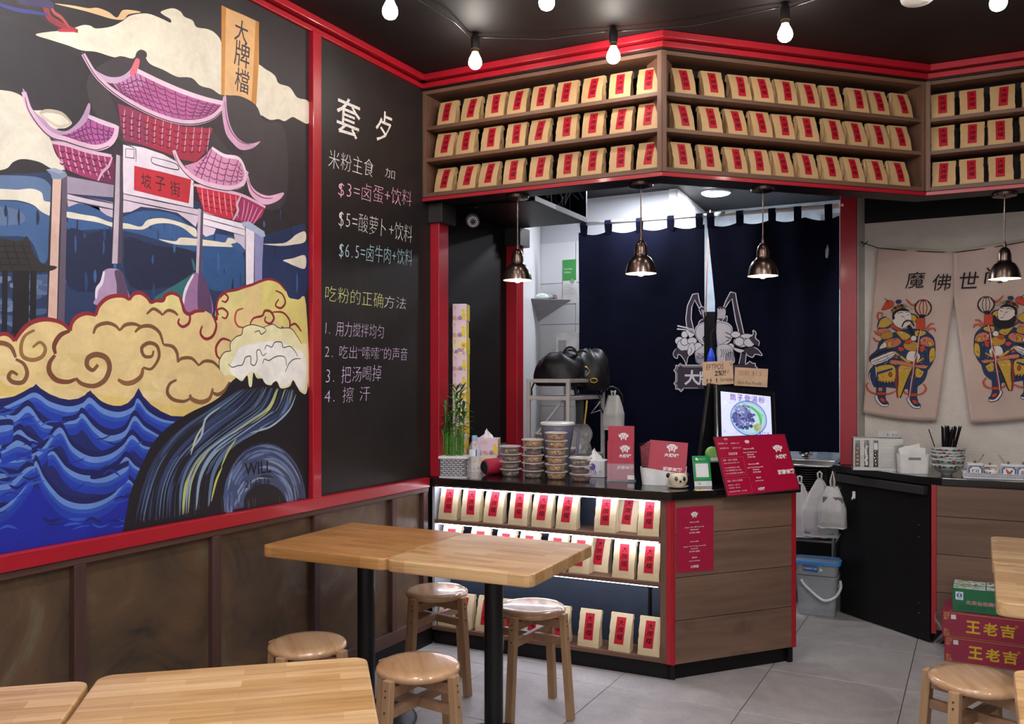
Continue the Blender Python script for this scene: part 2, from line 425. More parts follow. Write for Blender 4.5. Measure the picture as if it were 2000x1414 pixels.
# ------------------------------------------------------------------ bulkhead over the counter
S0, S1, S2 = (-.472, 4.557), (.6884, 3.971), (2.1066, 4.406)
S3 = (S2[0] + 1.5 * math.cos(R(26.8)), S2[1] - 1.5 * math.sin(R(26.8)))
def unit(a, b):
    d = math.hypot(b[0] - a[0], b[1] - a[1]); return ((b[0] - a[0]) / d, (b[1] - a[1]) / d), d
def offs(pts, o):                                  # offset an open plan polyline away from the camera by o
    out = []
    for i, p in enumerate(pts):
        ns = []
        if i: u, _ = unit(pts[i - 1], p); ns.append((-u[1], u[0]))
        if i < len(pts) - 1: u, _ = unit(p, pts[i + 1]); ns.append((-u[1], u[0]))
        nx, ny = sum(a[0] for a in ns) / len(ns), sum(a[1] for a in ns) / len(ns); k = nx * nx + ny * ny
        out.append((p[0] + nx / k * o, p[1] + ny / k * o))
    return out
def wp(pts): return [tuple(cw(*p))[:2] for p in pts]
SS = [S0, S1, S2, S3]
def band(o0, o1, z0, z1, name, mat, pts=SS, **kw):
    a, c = offs(pts, o0), offs(pts, o1)
    return MB().prism(wp(a + c[::-1]), z0, z1).build(name, mat, **kw)
band(.17, .185, ZB - .01, ZC, 'wall_bulkhead', BLACK, kind='structure')
band(-.012, .17, ZT, ZC, 'wall_bulkhead_top', BLACK, kind='structure')
band(.0, .135, ZB - .024, ZB, 'soffit', BLACK, kind='structure')
band(-.006, .0, ZB - .022, ZB - .004, 'trim_7', RED, bev=.001, kind='structure')
band(-.030, -.012, 2.925, 2.950, 'trim_8', RED, bev=.002, kind='structure')
band(-.055, -.012, 2.957, ZC, 'trim_9', RED, bev=.002, kind='structure')
zs = ZB - .024
# deeper soffit: over the left post and over the right-hand counter
MB().prism(wp([(-.50, 4.82), (-.20, 4.66), (.12, 4.513), (.442, 5.156), (.06, 5.36), (-.30, 5.60)]), zs, ZB).build('soffit_left', BLACK, kind='structure')
MB().box(0, -.005, ZB - .01, 3.0, .08, ZC).build('wall_cream_top', BLACK, kind='structure', loc=(cw(2.03, 5.345).x, cw(2.03, 5.345).y, 0))
MB().prism(wp([(.114, 4.525), (.120, 4.520), (.446, 5.152), (.440, 5.155)]), zs - .002, ZB + .004).build('trim_10', M('grey_edge', '#4a484a', .6), kind='structure')
# cupboard void over the left soffit with loose wires
MB().prism(wp([(-.30, 5.40), (.442, 5.16), (.45, 5.19), (-.30, 5.43)]), ZB, ZC).build('wall_cupboard', BLACK, kind='structure')
for k in range(5):
    rr = random.Random(k); cx = .20 + .045 * k
    pts = [cw(cx + rr.uniform(-.04, .04) + .03 * math.sin(j * 1.3 + k), 4.93 + .06 * k + rr.uniform(-.02, .02), ZB + .01 + .11 * (j % 3) / 2 + .02 * j) for j in range(6)]
    pts3 = catmull([(p.x, p.y) for p in pts], False, 4); zz = [pts[min(5, i // 4)].z + (pts[min(5, i // 4 + 1)].z - pts[min(5, i // 4)].z) * (i % 4) / 4 for i in range(len(pts3))]
    o = MB().tube([(a[0], a[1], max(ZB + .006, z)) for a, z in zip(pts3, zz)], .0035, 6).build('cable', M(['white_cable', 'blue_cable', 'grey_cable'][k % 3], ['#d8d8dc', '#5a7fc0', '#7a7a80'][k % 3], .5), smooth=True)
    tag(o, ['white looped cable at the left end of the opening over the counter', 'pale blue cable standing up in the dark opening over the counter', 'grey cable in the middle of the dark opening over the counter', 'white cable right of the grey one in the dark opening', 'blue cable at the right end of the dark opening over the counter'][k], 'cable')

# ------------------------------------------------------------------ kitchen shell behind the counter
KW = M('white_kitchen_wall', '#dfe0e2', .35, var=.03, scale=2)
MB().prism(wp([(.02, 5.50), (.05, 5.44), (.21, 6.40), (.16, 6.46)]), 0, 2.72).build('wall_kitchen_left', KW, kind='structure')
a0, a1 = (.20, 6.42), (1.105, 5.93)
MB().prism(wp([a0, a1, (1.13, 5.99), (.22, 6.50)]), 0, 2.72).build('wall_kitchen_back', M('grey_white_wall', '#c9cbd0', .5, var=.04, scale=1), kind='structure')
wt = MB(); r0 = Vector((*cw(*a0)[:2], 0)); u = (cw(*a1) - cw(*a0)); Lk = u.length; ang = math.atan2(u.y, u.x)
kb = bpy.data.objects['wall_kitchen_back']
for r_ in range(8):                                # big white wall tiles with recessed joints
    for q in range(2):
        o = MB().rbox(.003 + q * .30, -.008, .003 + r_ * .3, .297 + q * .30, 0, .297 + r_ * .3, .001, seg=1).build('tile', KW, kb)
        o.location = (cw(*a0).x, cw(*a0).y, .0); o.rotation_euler.z = ang
pw = bpy.data.objects.new('wall_panelled', None)
b0, b1 = cw(1.12, 5.90), cw(1.50, 6.74); u = b1 - b0; ang = math.atan2(u.y, u.x)
pwm = MB().box(0, 0, 0, u.length, .05, 2.70).build('wall_panelled', M('white_board', '#e6e6e4', .4), kind='structure', loc=(b0.x, b0.y, 0), rz=ang)
nb = 9; wd = u.length / nb
for k in range(nb):
    MB().rbox(k * wd + .002, -.012, 1.2, (k + 1) * wd - .002, 0, 2.70, .002, seg=1).build('board', M('white_board', '#e6e6e4', .4), pwm)
MB().prism(wp([(1.5, 6.74), (2.9, 6.0), (2.95, 6.06), (1.55, 6.80)]), 0, 2.72).build('wall_kitchen_far', M('pale_blue_grey_wall', '#aebbc6', .5), kind='structure')
MB().prism(wp([(2.05, 5.24), (2.09, 5.22), (2.95, 6.02), (2.91, 6.06)]), 0, 2.72).build('wall_kitchen_right', M('pale_side_wall', '#b9b4ae', .5), kind='structure')
MB().prism(wp([(-.3, 5.30), (.0, 4.8), (.60, 4.30), (1.0, 4.35), (2.0, 4.70), (2.2, 5.2), (3.0, 6.1), (1.5, 6.85), (.1, 6.6)]), 2.70, 2.74).build('ceiling_kitchen', M('black_ceiling', '#1f1a1b', .4), kind='structure')
# red posts with black capitals
def post(n, a, w, d, z0, z1, capz=None, name='trim'):
    o = root_struct = MB().box(0, 0, z0, w, d, z1).build(f'trim_{n}', RED, bev=.003, kind='structure', loc=cw(a[0], a[1], 0), rz=cdir(-26))
    if capz:
        MB().box(-.02, -.02, capz, w + .03, d + .03, zs).build('capital', M('black_capital', '#2a2627', .5, bmp=.1), o, bev=.002)
    return o
post(11, (-.452, 4.625), .072, .10, .8855, 2.25, 2.235)
post(12, (-.044, 5.37), .085, .09, 0, 2.24, 2.225)
post(13, (1.985, 5.235), .095, .09, .8855, 2.70)
# cream rendered wall behind the right-hand counter
CR, nt, b = nodes('cream_render')
v = coords(nt); f = noise(nt, v, 10, 6, .6, .6); f3 = noise(nt, v, 70, 3, .6)
nt.links.new(ramp(nt, f, [(.3, '#d5cbc2'), (.7, '#e0d7ce')]), b.inputs['Base Color']); b.inputs['Roughness'].default_value = .8
mx = N(nt, 'ShaderNodeMath', operation='ADD'); nt.links.new(f, mx.inputs[0]); nt.links.new(f3, mx.inputs[1]); bump(nt, b, mx.outputs[0], .6, .008)
CW0 = cw(2.03, 5.345)
MB().box(0, 0, 0, 3.0, .08, ZB).build('wall_cream', CR, kind='structure', loc=(CW0.x, CW0.y, 0), rz=0)
# ------------------------------------------------------------------ kraft bags
KRAFT = M('kraft_paper', '#bd9a6e', .62, var=.07, scale=16, bmp=.5, bscale=34)
KRAFT_LIT = M('led_lit_kraft_paper', '#cbb591', .6, var=.06, scale=16, bmp=.55, bscale=30)  # same kraft for the counter bags, LED brightening put into the colour
LABM = M('red_label_paper', '#ab1226', .6, var=.05, scale=12, spec=.3)
INK = M('black_ink', '#0c0809', .8, spec=.1)
def bag_body(w, h, d, seed):
    rr = random.Random(seed); lv = 9
    def yf(t): return -d / 2 + (d * .66) * t ** 1.25 - .004 * math.sin(t * math.pi)       # front face leans back to the fold
    def yb(t): return d / 2 - .03 * d * math.sin(t * 3) - (d * .12) * t
    m = MB(); rings = []
    for i in range(lv):
        t = i / (lv - 1); z = h * t; a, b = yf(t), yb(t); ww = w / 2 * (1 - .02 * math.sin(t * 3.1)) ; g = .22 * w * min(1, t * 1.3) * .45
        j = lambda s=.0018: rr.uniform(-s, s)
        mid = (a + b) / 2
        ring = [(-ww, a), (-ww * .5, a - .0005), (0, a), (ww * .5, a - .0005), (ww, a),
                (ww - .001 + j(), a + (mid - a) * .5), (ww - g * .55 + j(.002), mid), (ww - .001 + j(), b - (b - mid) * .5),
                (ww + j(), b), (ww * .5, b + j()), (0, b + j()), (-ww * .5, b + j()), (-ww + j(), b),
                (-ww + .001 + j(), b - (b - mid) * .5), (-ww + g * .55 + j(.002), mid), (-ww + .001 + j(), a + (mid - a) * .5)]
        if i: ring[0] = (ring[0][0] + j(), a + j(.0006)); ring[4] = (ring[4][0] + j(), a + abs(j(.0015)))
        rings.append([(x, y, z + (0 if i in (0, lv - 1) else j(.001))) for x, y in ring])
    n = 16; vs = sum(rings, [])
    fs = [(i * n + k, i * n + (k + 1) % n, (i + 1) * n + (k + 1) % n, (i + 1) * n + k) for i in range(lv - 1) for k in range(n)]
    fs += [tuple(reversed(range(n))), tuple(range((lv - 1) * n, lv * n))]
    m.add(vs, fs)
    yb1 = yb(1); s = rr.uniform(.012, .022)                                              # folded flap behind the top edge
    m.add([(-w / 2, yf(1), h), (w / 2, yf(1), h), (w / 2 + .001, yb1 + .004, h - .001), (-w / 2 - .001, yb1 + .004, h - .001),
           (w / 2 + .002, yb1 + .008, h - s * 1.6), (-w / 2 - .002, yb1 + .008, h - s * 1.6),
           (w / 2, yb1 + .003, h - s * 1.6), (-w / 2, yb1 + .003, h - s * 1.6)],
          [(0, 1, 2, 3), (3, 2, 4, 5), (5, 4, 6, 7)])
    return m, yf
def make_bag(w, h, d, seed, lw, lh, lz, lx=0., tilt=0.):
    rt = root('kraft_bag', 'x', 'bag', (0, 0, 0))
    m, yf = bag_body(w, h, d, seed); body = m.build('bag_body', KRAFT if h < .15 else KRAFT_LIT, rt)
    fn = lambda u, v, e: (lx + u + tilt * (v - lz), yf(max(0, min(1, v / h))) - .0012 - e - .0006, v)
    a = Art(fn); n = 6
    for i in range(n):
        z0, z1 = lz + lh * i / n, lz + lh * (i + 1) / n
        a.m.add([fn(-lw / 2, z0, 0), fn(lw / 2, z0, 0), fn(lw / 2, z1, 0), fn(-lw / 2, z1, 0)], [(0, 1, 2, 3)])
    lab = a.build('label', LABM, rt)
    t = Art(fn, eps=1e-5)
    for i, ch in enumerate('大牌檔'):
        t.text(ch, 0, lz + lh * (.70 - .265 * i), lh * .21, None, w=lw * .62, off=.006, align='C', slant=.12)
    tx = t.build('lettering', INK, lab)
    return rt, [(body, []), (lab, [tx])], w
UP = [make_bag(.108, .134, .062, s, .040, .102, .022, lx, tl) for s, lx, tl in ((1, 0, 0), (2, -.004, .03), (3, .004, -.03), (4, .002, .05))]
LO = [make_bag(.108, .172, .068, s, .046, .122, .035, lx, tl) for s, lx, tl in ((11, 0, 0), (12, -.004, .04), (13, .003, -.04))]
used = set()
def put_bag(protos, k, loc, rz, label, group, ry=0.):
    rt, tree, w = protos[k % len(protos)]
    if id(rt) not in used:
        used.add(id(rt)); rt.location = loc; rt.rotation_euler = (0, ry, rz); rt['label'] = label; rt['group'] = group; return rt
    return dup(rt, tree, loc, rz, label, group, 0, ry)

# ------------------------------------------------------------------ upper wall shelves
TH = .019
def shelf_unit(A, B, name_label, xs, secname, z_rows, endposts=(1, 1), n_vis=None):
    u, L = unit(A, B); rz = math.atan2(u[1], u[0]) + AC; D = .165
    rt = root('wall_shelf', name_label, 'shelf', cw(A[0], A[1], ZB), rz)
    H = ZT - ZB
    MB().box(0, D - .006, 0, L, D, H).build('back_panel', DARKW, rt)
    for nm, z0, z1 in (('bottom_board', 0, .022), ('top_board', H - .019, H)):
        MB().box(0, 0, z0, L, D - .006, z1).build(nm, WOODD, rt, bev=.0015)
    for z in z_rows[:2]: MB().box(.02, .004, z - ZB - TH, L - .02, D - .006, z - ZB).build('shelf_board', WOODD, rt, bev=.0015)
    for x0, x1, on in ((-.0, .022, endposts[0]), (L - .022, L, endposts[1])):
        MB().box(x0, -.004, 0, x1, D - .006, H).build('side_post', WOODV, rt, bev=.0015)
    n = Vector((math.sin(rz), -math.cos(rz), 0))
    uw = Vector((math.cos(rz), math.sin(rz), 0)); o = cw(A[0], A[1], 0)
    for r_, (zz, row) in enumerate(zip(z_rows, xs)):
        rn = ['top', 'middle', 'bottom'][r_]
        for k, px in enumerate(row):
            rr = random.Random(int(px) * 7 + r_)
            # where the sight line through the bag's label meets the shelf's front line
            c = (px - 1000) / FP; s = (A[0] - c * A[1]) / (c * u[1] - u[0]) if abs(c * u[1] - u[0]) > 1e-9 else 0
            s = max(.078, min(L - .078, s))
            yy = .048 + rr.uniform(0, .008)
            loc = o + uw * s - n * yy + Vector((0, 0, zz + .0015))
            # the label sits behind the front line: shift along the shelf for the view's slant
            put_bag(UP, rr.randrange(4), loc, rz + R(rr.uniform(-3, 3)), f'kraft paper bag, {ORD[k]} from left on the {rn} row of the {secname} wall shelf', f'kraft bags on the {secname} wall shelf', R(rr.uniform(-1, 1)))
    return rt
ZR = (2.732, 2.565, ZB + .022)
shelf_unit(S0, S1, 'brown wooden wall shelf section above the display counter, left of the corner', [
    [866, 912, 961, 1004, 1051, 1101, 1152, 1206, 1266], [862, 903, 952, 1001, 1047, 1101, 1152, 1208, 1264], [860, 906, 948, 997, 1048, 1102, 1152, 1207, 1268]], 'left', ZR)
shelf_unit(S1, S2, 'brown wooden wall shelf section angled back over the blue curtain', [
    [1345, 1400, 1455, 1498, 1544, 1590, 1636, 1685, 1727, 1773], [1343, 1397, 1447, 1495, 1541, 1587, 1638, 1684, 1728, 1769], [1341, 1395, 1447, 1492, 1538, 1586, 1633, 1678, 1723, 1766]], 'centre', ZR)
shelf_unit(S2, S3, 'brown wooden wall shelf section at the right over the cloth hanging', [
    [1839, 1898, 1959, 2022, 2088], [1841, 1899, 1954, 2019, 2084], [1843, 1898, 1956, 2020, 2085]], 'right', ZR)

# ------------------------------------------------------------------ main counter
FLp, FCp, FRp = (-.425, 4.594), (.741, 4.028), (1.398, 4.304)
u1, L1 = unit(FLp, FCp); rz1 = math.atan2(u1[1], u1[0]) + AC
cab = root('display_counter', 'angled counter with lit bag shelves and a brown plank side under a black worktop', 'counter', cw(*FLp, 0), rz1)
NAVY = M('navy_back_board', '#29303c', .5, var=.1)
D = .17; HK = .0775; HT = .845
SHZ = (.663, .452, .097)
MB().box(0, D, HK, L1, D + .01, HT).build('back_panel', NAVY, cab)
MB().box(0, .004, HK, .015, D, HT).build('side_panel', M('pale_side_panel', '#a3a2a6', .5), cab)
MB().box(L1 - .052, -.002, HK, L1 - .020, D, HT).build('side_panel', WOODV, cab, bev=.001)
MB().box(.0, .0, HK, L1 - .05, D, .097).build('shelf_board', WOODD, cab, bev=.001)
for z in SHZ[:2]: MB().box(.015, .0, z - .02, L1 - .05, D, z).build('shelf_board', WOODD, cab, bev=.001)
MB().box(0, .02, 0, L1 + .01, D + .2, HK).build('kick_board', BLACK, cab)
MB().box(L1 - .021, -.006, HK, L1 + .002, .02, HT).build('corner_strip', RED, cab, bev=.001)
MB().box(0, .0, .836, L1 - .05, .01, HT).build('top_rail', NAVY, cab)
LEDM = emit('led_white', '#dfe9ff', LED_E)
for z in (.836, SHZ[0] - .0205, SHZ[1] - .0205):
    MB().box(.03, .018, z - .006, L1 - .07, .030, z).build('led_strip', LEDM, cab)
# plank side
u2, L2 = unit(FCp, FRp); a2 = math.atan2(u2[1], u2[0]); rel = a2 - math.atan2(u1[1], u1[0])
M2 = Matrix.Translation((L1, 0, 0)) @ Matrix.Rotation(rel, 4, 'Z')
zz = [HK, .28, .481, .681, HT]
for k in range(4):
    o = MB().rbox(0, -.012, zz[k] + .0012, L2 - .024, .01, zz[k + 1] - .0012, .0018, seg=1).build('plank', PLANK, cab)
    o.matrix_local = M2 @ Matrix.Translation((.006, 0, 0))
for nm, bx, mt in (('corner_strip', (L2 - .020, -.016, HK, L2 + .006, .02, HT), RED), ('corner_strip', (-.004, -.016, HK, .012, .01, HT), RED), ('kick_board', (.0, .022, 0, L2 - .03, .05, HK), BLACK),
                   ('end_foot', (L2 - .028, .0, 0, L2 - .002, .05, HK), BLACK), ('end_panel', (L2 - .018, .01, HK, L2, .46, HT), BLACK), ('end_panel', (.02, .22, HK, L2 - .02, .24, HT), BLACK)):
    o = MB().box(*bx).build(nm, mt, cab, bev=.001); o.matrix_local = M2
n1 = (-u1[1], u1[0])
GRAN, nt, b = nodes('black_granite')
v = coords(nt); vo = N(nt, 'ShaderNodeTexVoronoi'); vo.inputs['Scale'].default_value = 55; nt.links.new(v, vo.inputs['Vector'])
nt.links.new(ramp(nt, vo.outputs['Distance'], [(.02, '#6a6468'), (.06, '#131113')]), b.inputs['Base Color']); b.inputs['Roughness'].default_value = .13
def wtop(pts, z0, z1, lbl, nm='worktop'):
    o = MB().prism(wp(pts), z0, z1).build(nm, GRAN, bev=.003); tag(o, lbl, 'worktop'); return o
LB = (-.425 + n1[0] * .60, 4.594 + n1[1] * .60)
wtop([(-.455, 4.585), (.735, 3.994), (1.432, 4.286), (1.30, 4.66), (.98, 4.72), (.30, 5.05), (-.10, 5.22), (-.40, 4.83)], .845, .885, 'glossy black worktop of the main counter under the food tubs and menus')
for r_, (z, row) in enumerate(zip(SHZ, [[874, 918, 962, 1011, 1057, 1105, 1181, 1224, 1269], [877, 934, 984, 1028, 1084, 1131, 1168, 1216, 1270], [867, 903, 946, 994, 1039, 1089, 1148, 1209, 1268]])):
    for k, px in enumerate(row):
        rr = random.Random(px * 3 + r_); c = (px - 1000) / FP
        y0_ = .046 + rr.uniform(0, .006) + (.074 if px in (1224, 1168) else 0)
        ax, ay = FLp[0] + n1[0] * (y0_ - .03), FLp[1] + n1[1] * (y0_ - .03)
        s = (ax - c * ay) / (c * u1[1] - u1[0]); s = max(.078, min(L1 - .115, s))
        P = cw(FLp[0] + u1[0] * s + n1[0] * y0_, FLp[1] + u1[1] * s + n1[1] * y0_, z + .0012)
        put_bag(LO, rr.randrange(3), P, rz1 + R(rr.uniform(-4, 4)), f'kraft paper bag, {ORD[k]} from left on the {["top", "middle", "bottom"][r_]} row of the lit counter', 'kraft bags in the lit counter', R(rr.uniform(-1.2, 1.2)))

# ------------------------------------------------------------------ right-hand counter
Q0, Q1 = (1.970, 5.194), (2.221, 4.60)
Q2 = (2.240, 4.585); ar = R(-27); Q3 = (Q2[0] + 1.6 * math.cos(ar), Q2[1] + 1.6 * math.sin(ar))
rc = root('side_counter', 'right-hand counter with brown planks behind the drink cartons', 'counter', cw(*Q2, 0), ar + AC)
for k in range(4):
    for q in range(2):
        MB().rbox(.008 + q * .8, -.012, zz[k] + .0012, .008 + (q + 1) * .8 - .002, .01, zz[k + 1] - .0012, .0018, seg=1).build('plank', PLANK, rc)
MB().box(-.016, -.016, .06, .008, .02, HT).build('corner_strip', RED, rc, bev=.001)
MB().box(.0, .03, 0, 1.6, .06, HK).build('kick_board', BLACK, rc)
MB().box(.0, .01, HK, 1.6, .45, HT - .002).build('carcass', BLACK, rc)
uq, Lq = unit(Q0, Q1)
fp = root('flap_panel', 'tall black hinged board closing the side of the right-hand counter', 'panel', cw(*Q0, 0), math.atan2(uq[1], uq[0]) + AC)
MB().box(0, 0, .012, Lq, .02, .845).build('board', BLACK, fp, bev=.002)
MB().box(.0, -.035, .79, Lq - .01, -.002, .835).build('grip_rail', M('worn_black_rail', '#2b2829', .5, bmp=.2), fp, bev=.003)
hk = MB(); hk.rbox(.105, -.010, .70, .125, -.001, .745, .004); hk.tube([(.115, -.008, .72), (.115, -.018, .705), (.115, -.02, .70), (.112, -.014, .695)], .004, 6)
hk.build('white_hook', M('white_plastic', '#e4e2df', .35), fp, smooth=True)
for z in (.62, .555, .20, .145): MB().ball((Lq - .07, -.001, z), .003, .002, .003, 8, 6).build('screw', STEEL, fp)
wtop([(1.94, 5.24), (2.18, 4.63), (2.262, 4.553), (Q3[0], Q3[1] - .03), (Q3[0] + .25, Q3[1] + .55), (2.06, 5.33)], .845, .885, 'glossy black worktop of the right-hand counter under the bowls', 'worktop')
# ------------------------------------------------------------------ tables
BUT, nt, b = nodes('butcher_block')
tc = N(nt, 'ShaderNodeTexCoord'); oi = N(nt, 'ShaderNodeObjectInfo')
ad = N(nt, 'ShaderNodeVectorMath', operation='ADD'); cb = N(nt, 'ShaderNodeCombineXYZ'); nt.links.new(oi.outputs['Random'], cb.inputs[0])
nt.links.new(tc.outputs['Object'], ad.inputs[0]); nt.links.new(cb.outputs[0], ad.inputs[1])
bt = N(nt, 'ShaderNodeTexBrick'); nt.links.new(ad.outputs[0], bt.inputs['Vector'])
bt.inputs['Scale'].default_value = 1; bt.inputs['Brick Width'].default_value = .21; bt.inputs['Row Height'].default_value = .038
bt.inputs['Mortar Size'].default_value = .0002; bt.offset = .43; bt.inputs['Bias'].default_value = 0
bt.inputs['Color1'].default_value = lin('#b78a54'); bt.inputs['Color2'].default_value = lin('#d8b080'); bt.inputs['Mortar'].default_value = lin('#9a7048')
mp = N(nt, 'ShaderNodeMapping'); mp.inputs['Scale'].default_value = (.06, 1, 1); nt.links.new(ad.outputs[0], mp.inputs[0])
g = noise(nt, mp.outputs[0], 42, 6, .65, 1.2)
c = mixc(nt, 1, bt.outputs['Color'], ramp(nt, g, [(.3, (.70, .62, .54, 1)), (.58, (1, 1, 1, 1))]), 'MULTIPLY')
hs = N(nt, 'ShaderNodeHueSaturation'); mr = N(nt, 'ShaderNodeMapRange'); mr.inputs['To Min'].default_value = .93; mr.inputs['To Max'].default_value = 1.07
nt.links.new(oi.outputs['Random'], mr.inputs[0]); nt.links.new(mr.outputs[0], hs.inputs['Value']); nt.links.new(c, hs.inputs['Color'])
nt.links.new(hs.outputs[0], b.inputs['Base Color']); b.inputs['Roughness'].default_value = .33; b.inputs['Coat Weight'].default_value = .25; b.inputs['Coat Roughness'].default_value = .15
BUT2 = BUT.copy(); BUT2.name = 'oiled_butcher_block'
for n_ in BUT2.node_tree.nodes:
    if n_.type == 'TEX_BRICK': n_.inputs['Color1'].default_value = lin('#ad7a44'); n_.inputs['Color2'].default_value = lin('#c79259')
PEDM = M('black_powder_coat', '#161516', .38, .3, bmp=.05)
def rrect(w, d, r, n=6):
    out = []
    for cx, cy, a0 in ((w / 2 - r, d / 2 - r, 0), (-w / 2 + r, d / 2 - r, 90), (-w / 2 + r, -d / 2 + r, 180), (w / 2 - r, -d / 2 + r, 270)):
        out += [(cx + r * math.cos(R(a0 + 90 * k / n)), cy + r * math.sin(R(a0 + 90 * k / n))) for k in range(n + 1)]
    return out
tp = root('dining_table', 'x', 'table', (0, 0, 0), 0, None)
t1 = MB().prism(rrect(.592, .60, .035), .705, .75).build('table_top', BUT, tp, bev=.005)
t2 = MB().lathe([(.036, .02), (.036, .70)], 28).build('pedestal', PEDM, tp, auto=40)
t3 = MB().lathe([(.205, 0), (.21, .006), (.205, .014), (.19, .021), (.05, .03), (.0, .03)], 48).build('base_plate', PEDM, tp, auto=40)
t4 = MB().box(-.2, -.025, .69, .2, .025, .705).build('cross_bracket', PEDM, tp)
TREE = [(t1, []), (t2, []), (t3, []), (t4, [])]
def quadc(P): return (sum(p[0] for p in P) / 4, sum(p[1] for p in P) / 4)
TC = [((-.602, 3.572), -26, 'square butcher-block table nearest the chalkboard wall, left half of the middle pair'),
      ((-.070, 3.310), -26, 'square butcher-block table in front of the lit counter shelves, right half of the middle pair'),
      ((-.570, 1.715), 12.8, 'large butcher-block table top in the left foreground'),
      ((-1.148, 1.551), 13.5, 'butcher-block table at the bottom left edge beside the wall'),
      ((2.130, 3.235), -28.4, 'butcher-block table farthest back at the right edge'),
      ((1.845, 2.700), -28.4, 'butcher-block table at the right edge beside the drink cartons'),
      ((1.270, 1.585), -28.4, 'butcher-block table corner at the bottom right edge')]
for i, (c, a, lb) in enumerate(TC):
    loc = cw(c[0], c[1], 0)
    if i == 0: tp.location = loc; tp.rotation_euler.z = cdir(a); tp['label'] = lb; tp['group'] = 'square dining tables'
    else: dup(tp, TREE, loc, cdir(a), lb, 'square dining tables')
t1.material_slots[0].link = 'OBJECT'; t1.material_slots[0].material = BUT2
# ------------------------------------------------------------------ stools
SEATM = wood('varnished_stool_wood', '#bf9670', '#d8b895', '#94683f', 1, 26, .24, coat=.55, rand=.07, bmp=.04)
LEGM = wood('stool_leg_wood', '#a98461', '#be9a76', '#8a6648', 2, 30, .4, coat=.15, bmp=.06)
BARM = wood('stool_bar_wood', '#9c775a', '#ad8868', '#7d5c44', 0, 30, .45, bmp=.06)
sp = root('stool', 'x', 'stool', (0, 0, 0))
seat = MB().lathe([(0, .416), (.10, .416), (.128, .419), (.140, .426), (.143, .435), (.139, .444), (.128, .4495), (.10, .4515), (0, .452)], 48).build('seat', SEATM, sp, auto=60)
stree = [(seat, [])]; holem = M('screw_hole', '#3a2c22', .6)
for k in range(4):
    a = R(45 + 90 * k); d = Vector((math.cos(a), math.sin(a), 0))
    top, bot = d * .149 + Vector((0, 0, .434)), d * .184
    lg = MB().bar(bot, top, .034, .028, side=Vector((-d.y, d.x, 0))).build('leg', LEGM, sp, bev=.003)
    hs_ = []
    dots = MB()
    for z in (.405, .385, .335):
        p = bot + (top - bot) * (z / .434) + d * .0145
        dots.ball(p, .0035, .0035, .0035, 8, 6)
    h = dots.build('screw_hole', holem, lg)
    stree.append((lg, [h]))
for a, z in ((45, .392), (135, .392), (45, .325), (135, .322)):
    d = Vector((math.cos(R(a)), math.sin(R(a)), 0)); r_ = .138 if z > .35 else .144
    br = MB().bar(-d * r_ + Vector((0, 0, z)), d * r_ + Vector((0, 0, z)), .022, .036 if z > .35 else .032).build('stretcher', BARM, sp, bev=.002); stree.append((br, []))
STL = [((-.343, 3.95), 8, 'varnished round wooden stool under the middle tables, nearest the lit counter'),
       ((.085, 3.67), 14, 'varnished round stool standing at the right of the middle table pedestal'),
       ((-.318, 2.93), 12, 'round wooden stool in front of the middle tables, its seat broad and close'),
       ((-.749, 3.17), 22, 'pale two-tone round stool at the wall behind the foreground table'),
       ((1.500, 2.80), -5, 'round wooden stool at the right in front of the red cartons')]
for i, (c, a, lb) in enumerate(STL):
    loc = cw(c[0], c[1], 0)
    if i == 0: sp.location = loc; sp.rotation_euler.z = cdir(a); sp['label'] = lb; sp['group'] = 'round wooden stools'
    else: dup(sp, stree, loc, cdir(a), lb, 'round wooden stools')

# ------------------------------------------------------------------ festoon bulbs under the ceiling
BULBM = emit('warm_bulb', '#fff6ea', BULB_E); SOCK = M('black_socket', '#1a1818', .35)
bp = root('festoon_bulb', 'x', 'light bulb', (0, 0, 0))
b1 = MB().lathe([(0, -.075), (.012, -.0735), (.022, -.068), (.029, -.057), (.031, -.045), (.028, -.030), (.020, -.014), (.0145, -.002), (.014, .004)], 24).build('glass_bulb', BULBM, bp, smooth=True)
b2 = MB().lathe([(.0155, .0), (.0155, .018), (.0145, .02)], 20).build('brass_cap', M('brass_cap', '#b08a4a', .3, 1), bp, auto=40)
b3 = MB().lathe([(.019, .016), (.020, .04), (.019, .07), (.014, .078), (.011, .088), (0, .088)], 20).build('socket', SOCK, bp, auto=40)
BT = [(b1, []), (b2, []), (b3, [])]
BP = [((-.479, 3.40), 'glowing bulb at the top left of the ceiling, above the chalkboard strip'), ((-.168, 3.95), 'glowing bulb nearest the chalkboard corner of the ceiling'),
      ((.4546, 3.88), 'glowing bulb in front of the left wall shelf near its corner'), ((1.146, 3.63), 'glowing bulb in front of the centre wall shelf'),
      ((.133, 3.316), 'bulb cut off by the top edge of the photo, above the centre'), ((1.866, 3.32), 'bulb at the top right beyond the smoke alarm')]
extra = [(-1.2, 2.6), (-.3, 2.5), (.7, 2.4), (1.6, 2.2), (-1.4, 1.5), (-.5, 1.3), (.5, 1.2), (1.5, 1.0), (-1.6, .2), (-.6, .1), (.6, 0), (1.7, -.2), (-1.8, -1.0), (.2, -1.2), (2.6, 2.6)]
for i, (c, lb) in enumerate(BP + [(e, f'festoon bulb behind the camera, {ORD[k % 12]} of the row {"near the window" if k > 11 else "over the tables"}') for k, e in enumerate(extra)]):
    loc = cw(c[0], c[1], ZC - .09)
    if i == 0: bp.location = loc; bp['label'] = lb; bp['group'] = 'festoon bulbs'
    else: dup(bp, BT, loc, 0, lb, 'festoon bulbs')
cab_m = M('black_cable', '#1c1a1b', .4)
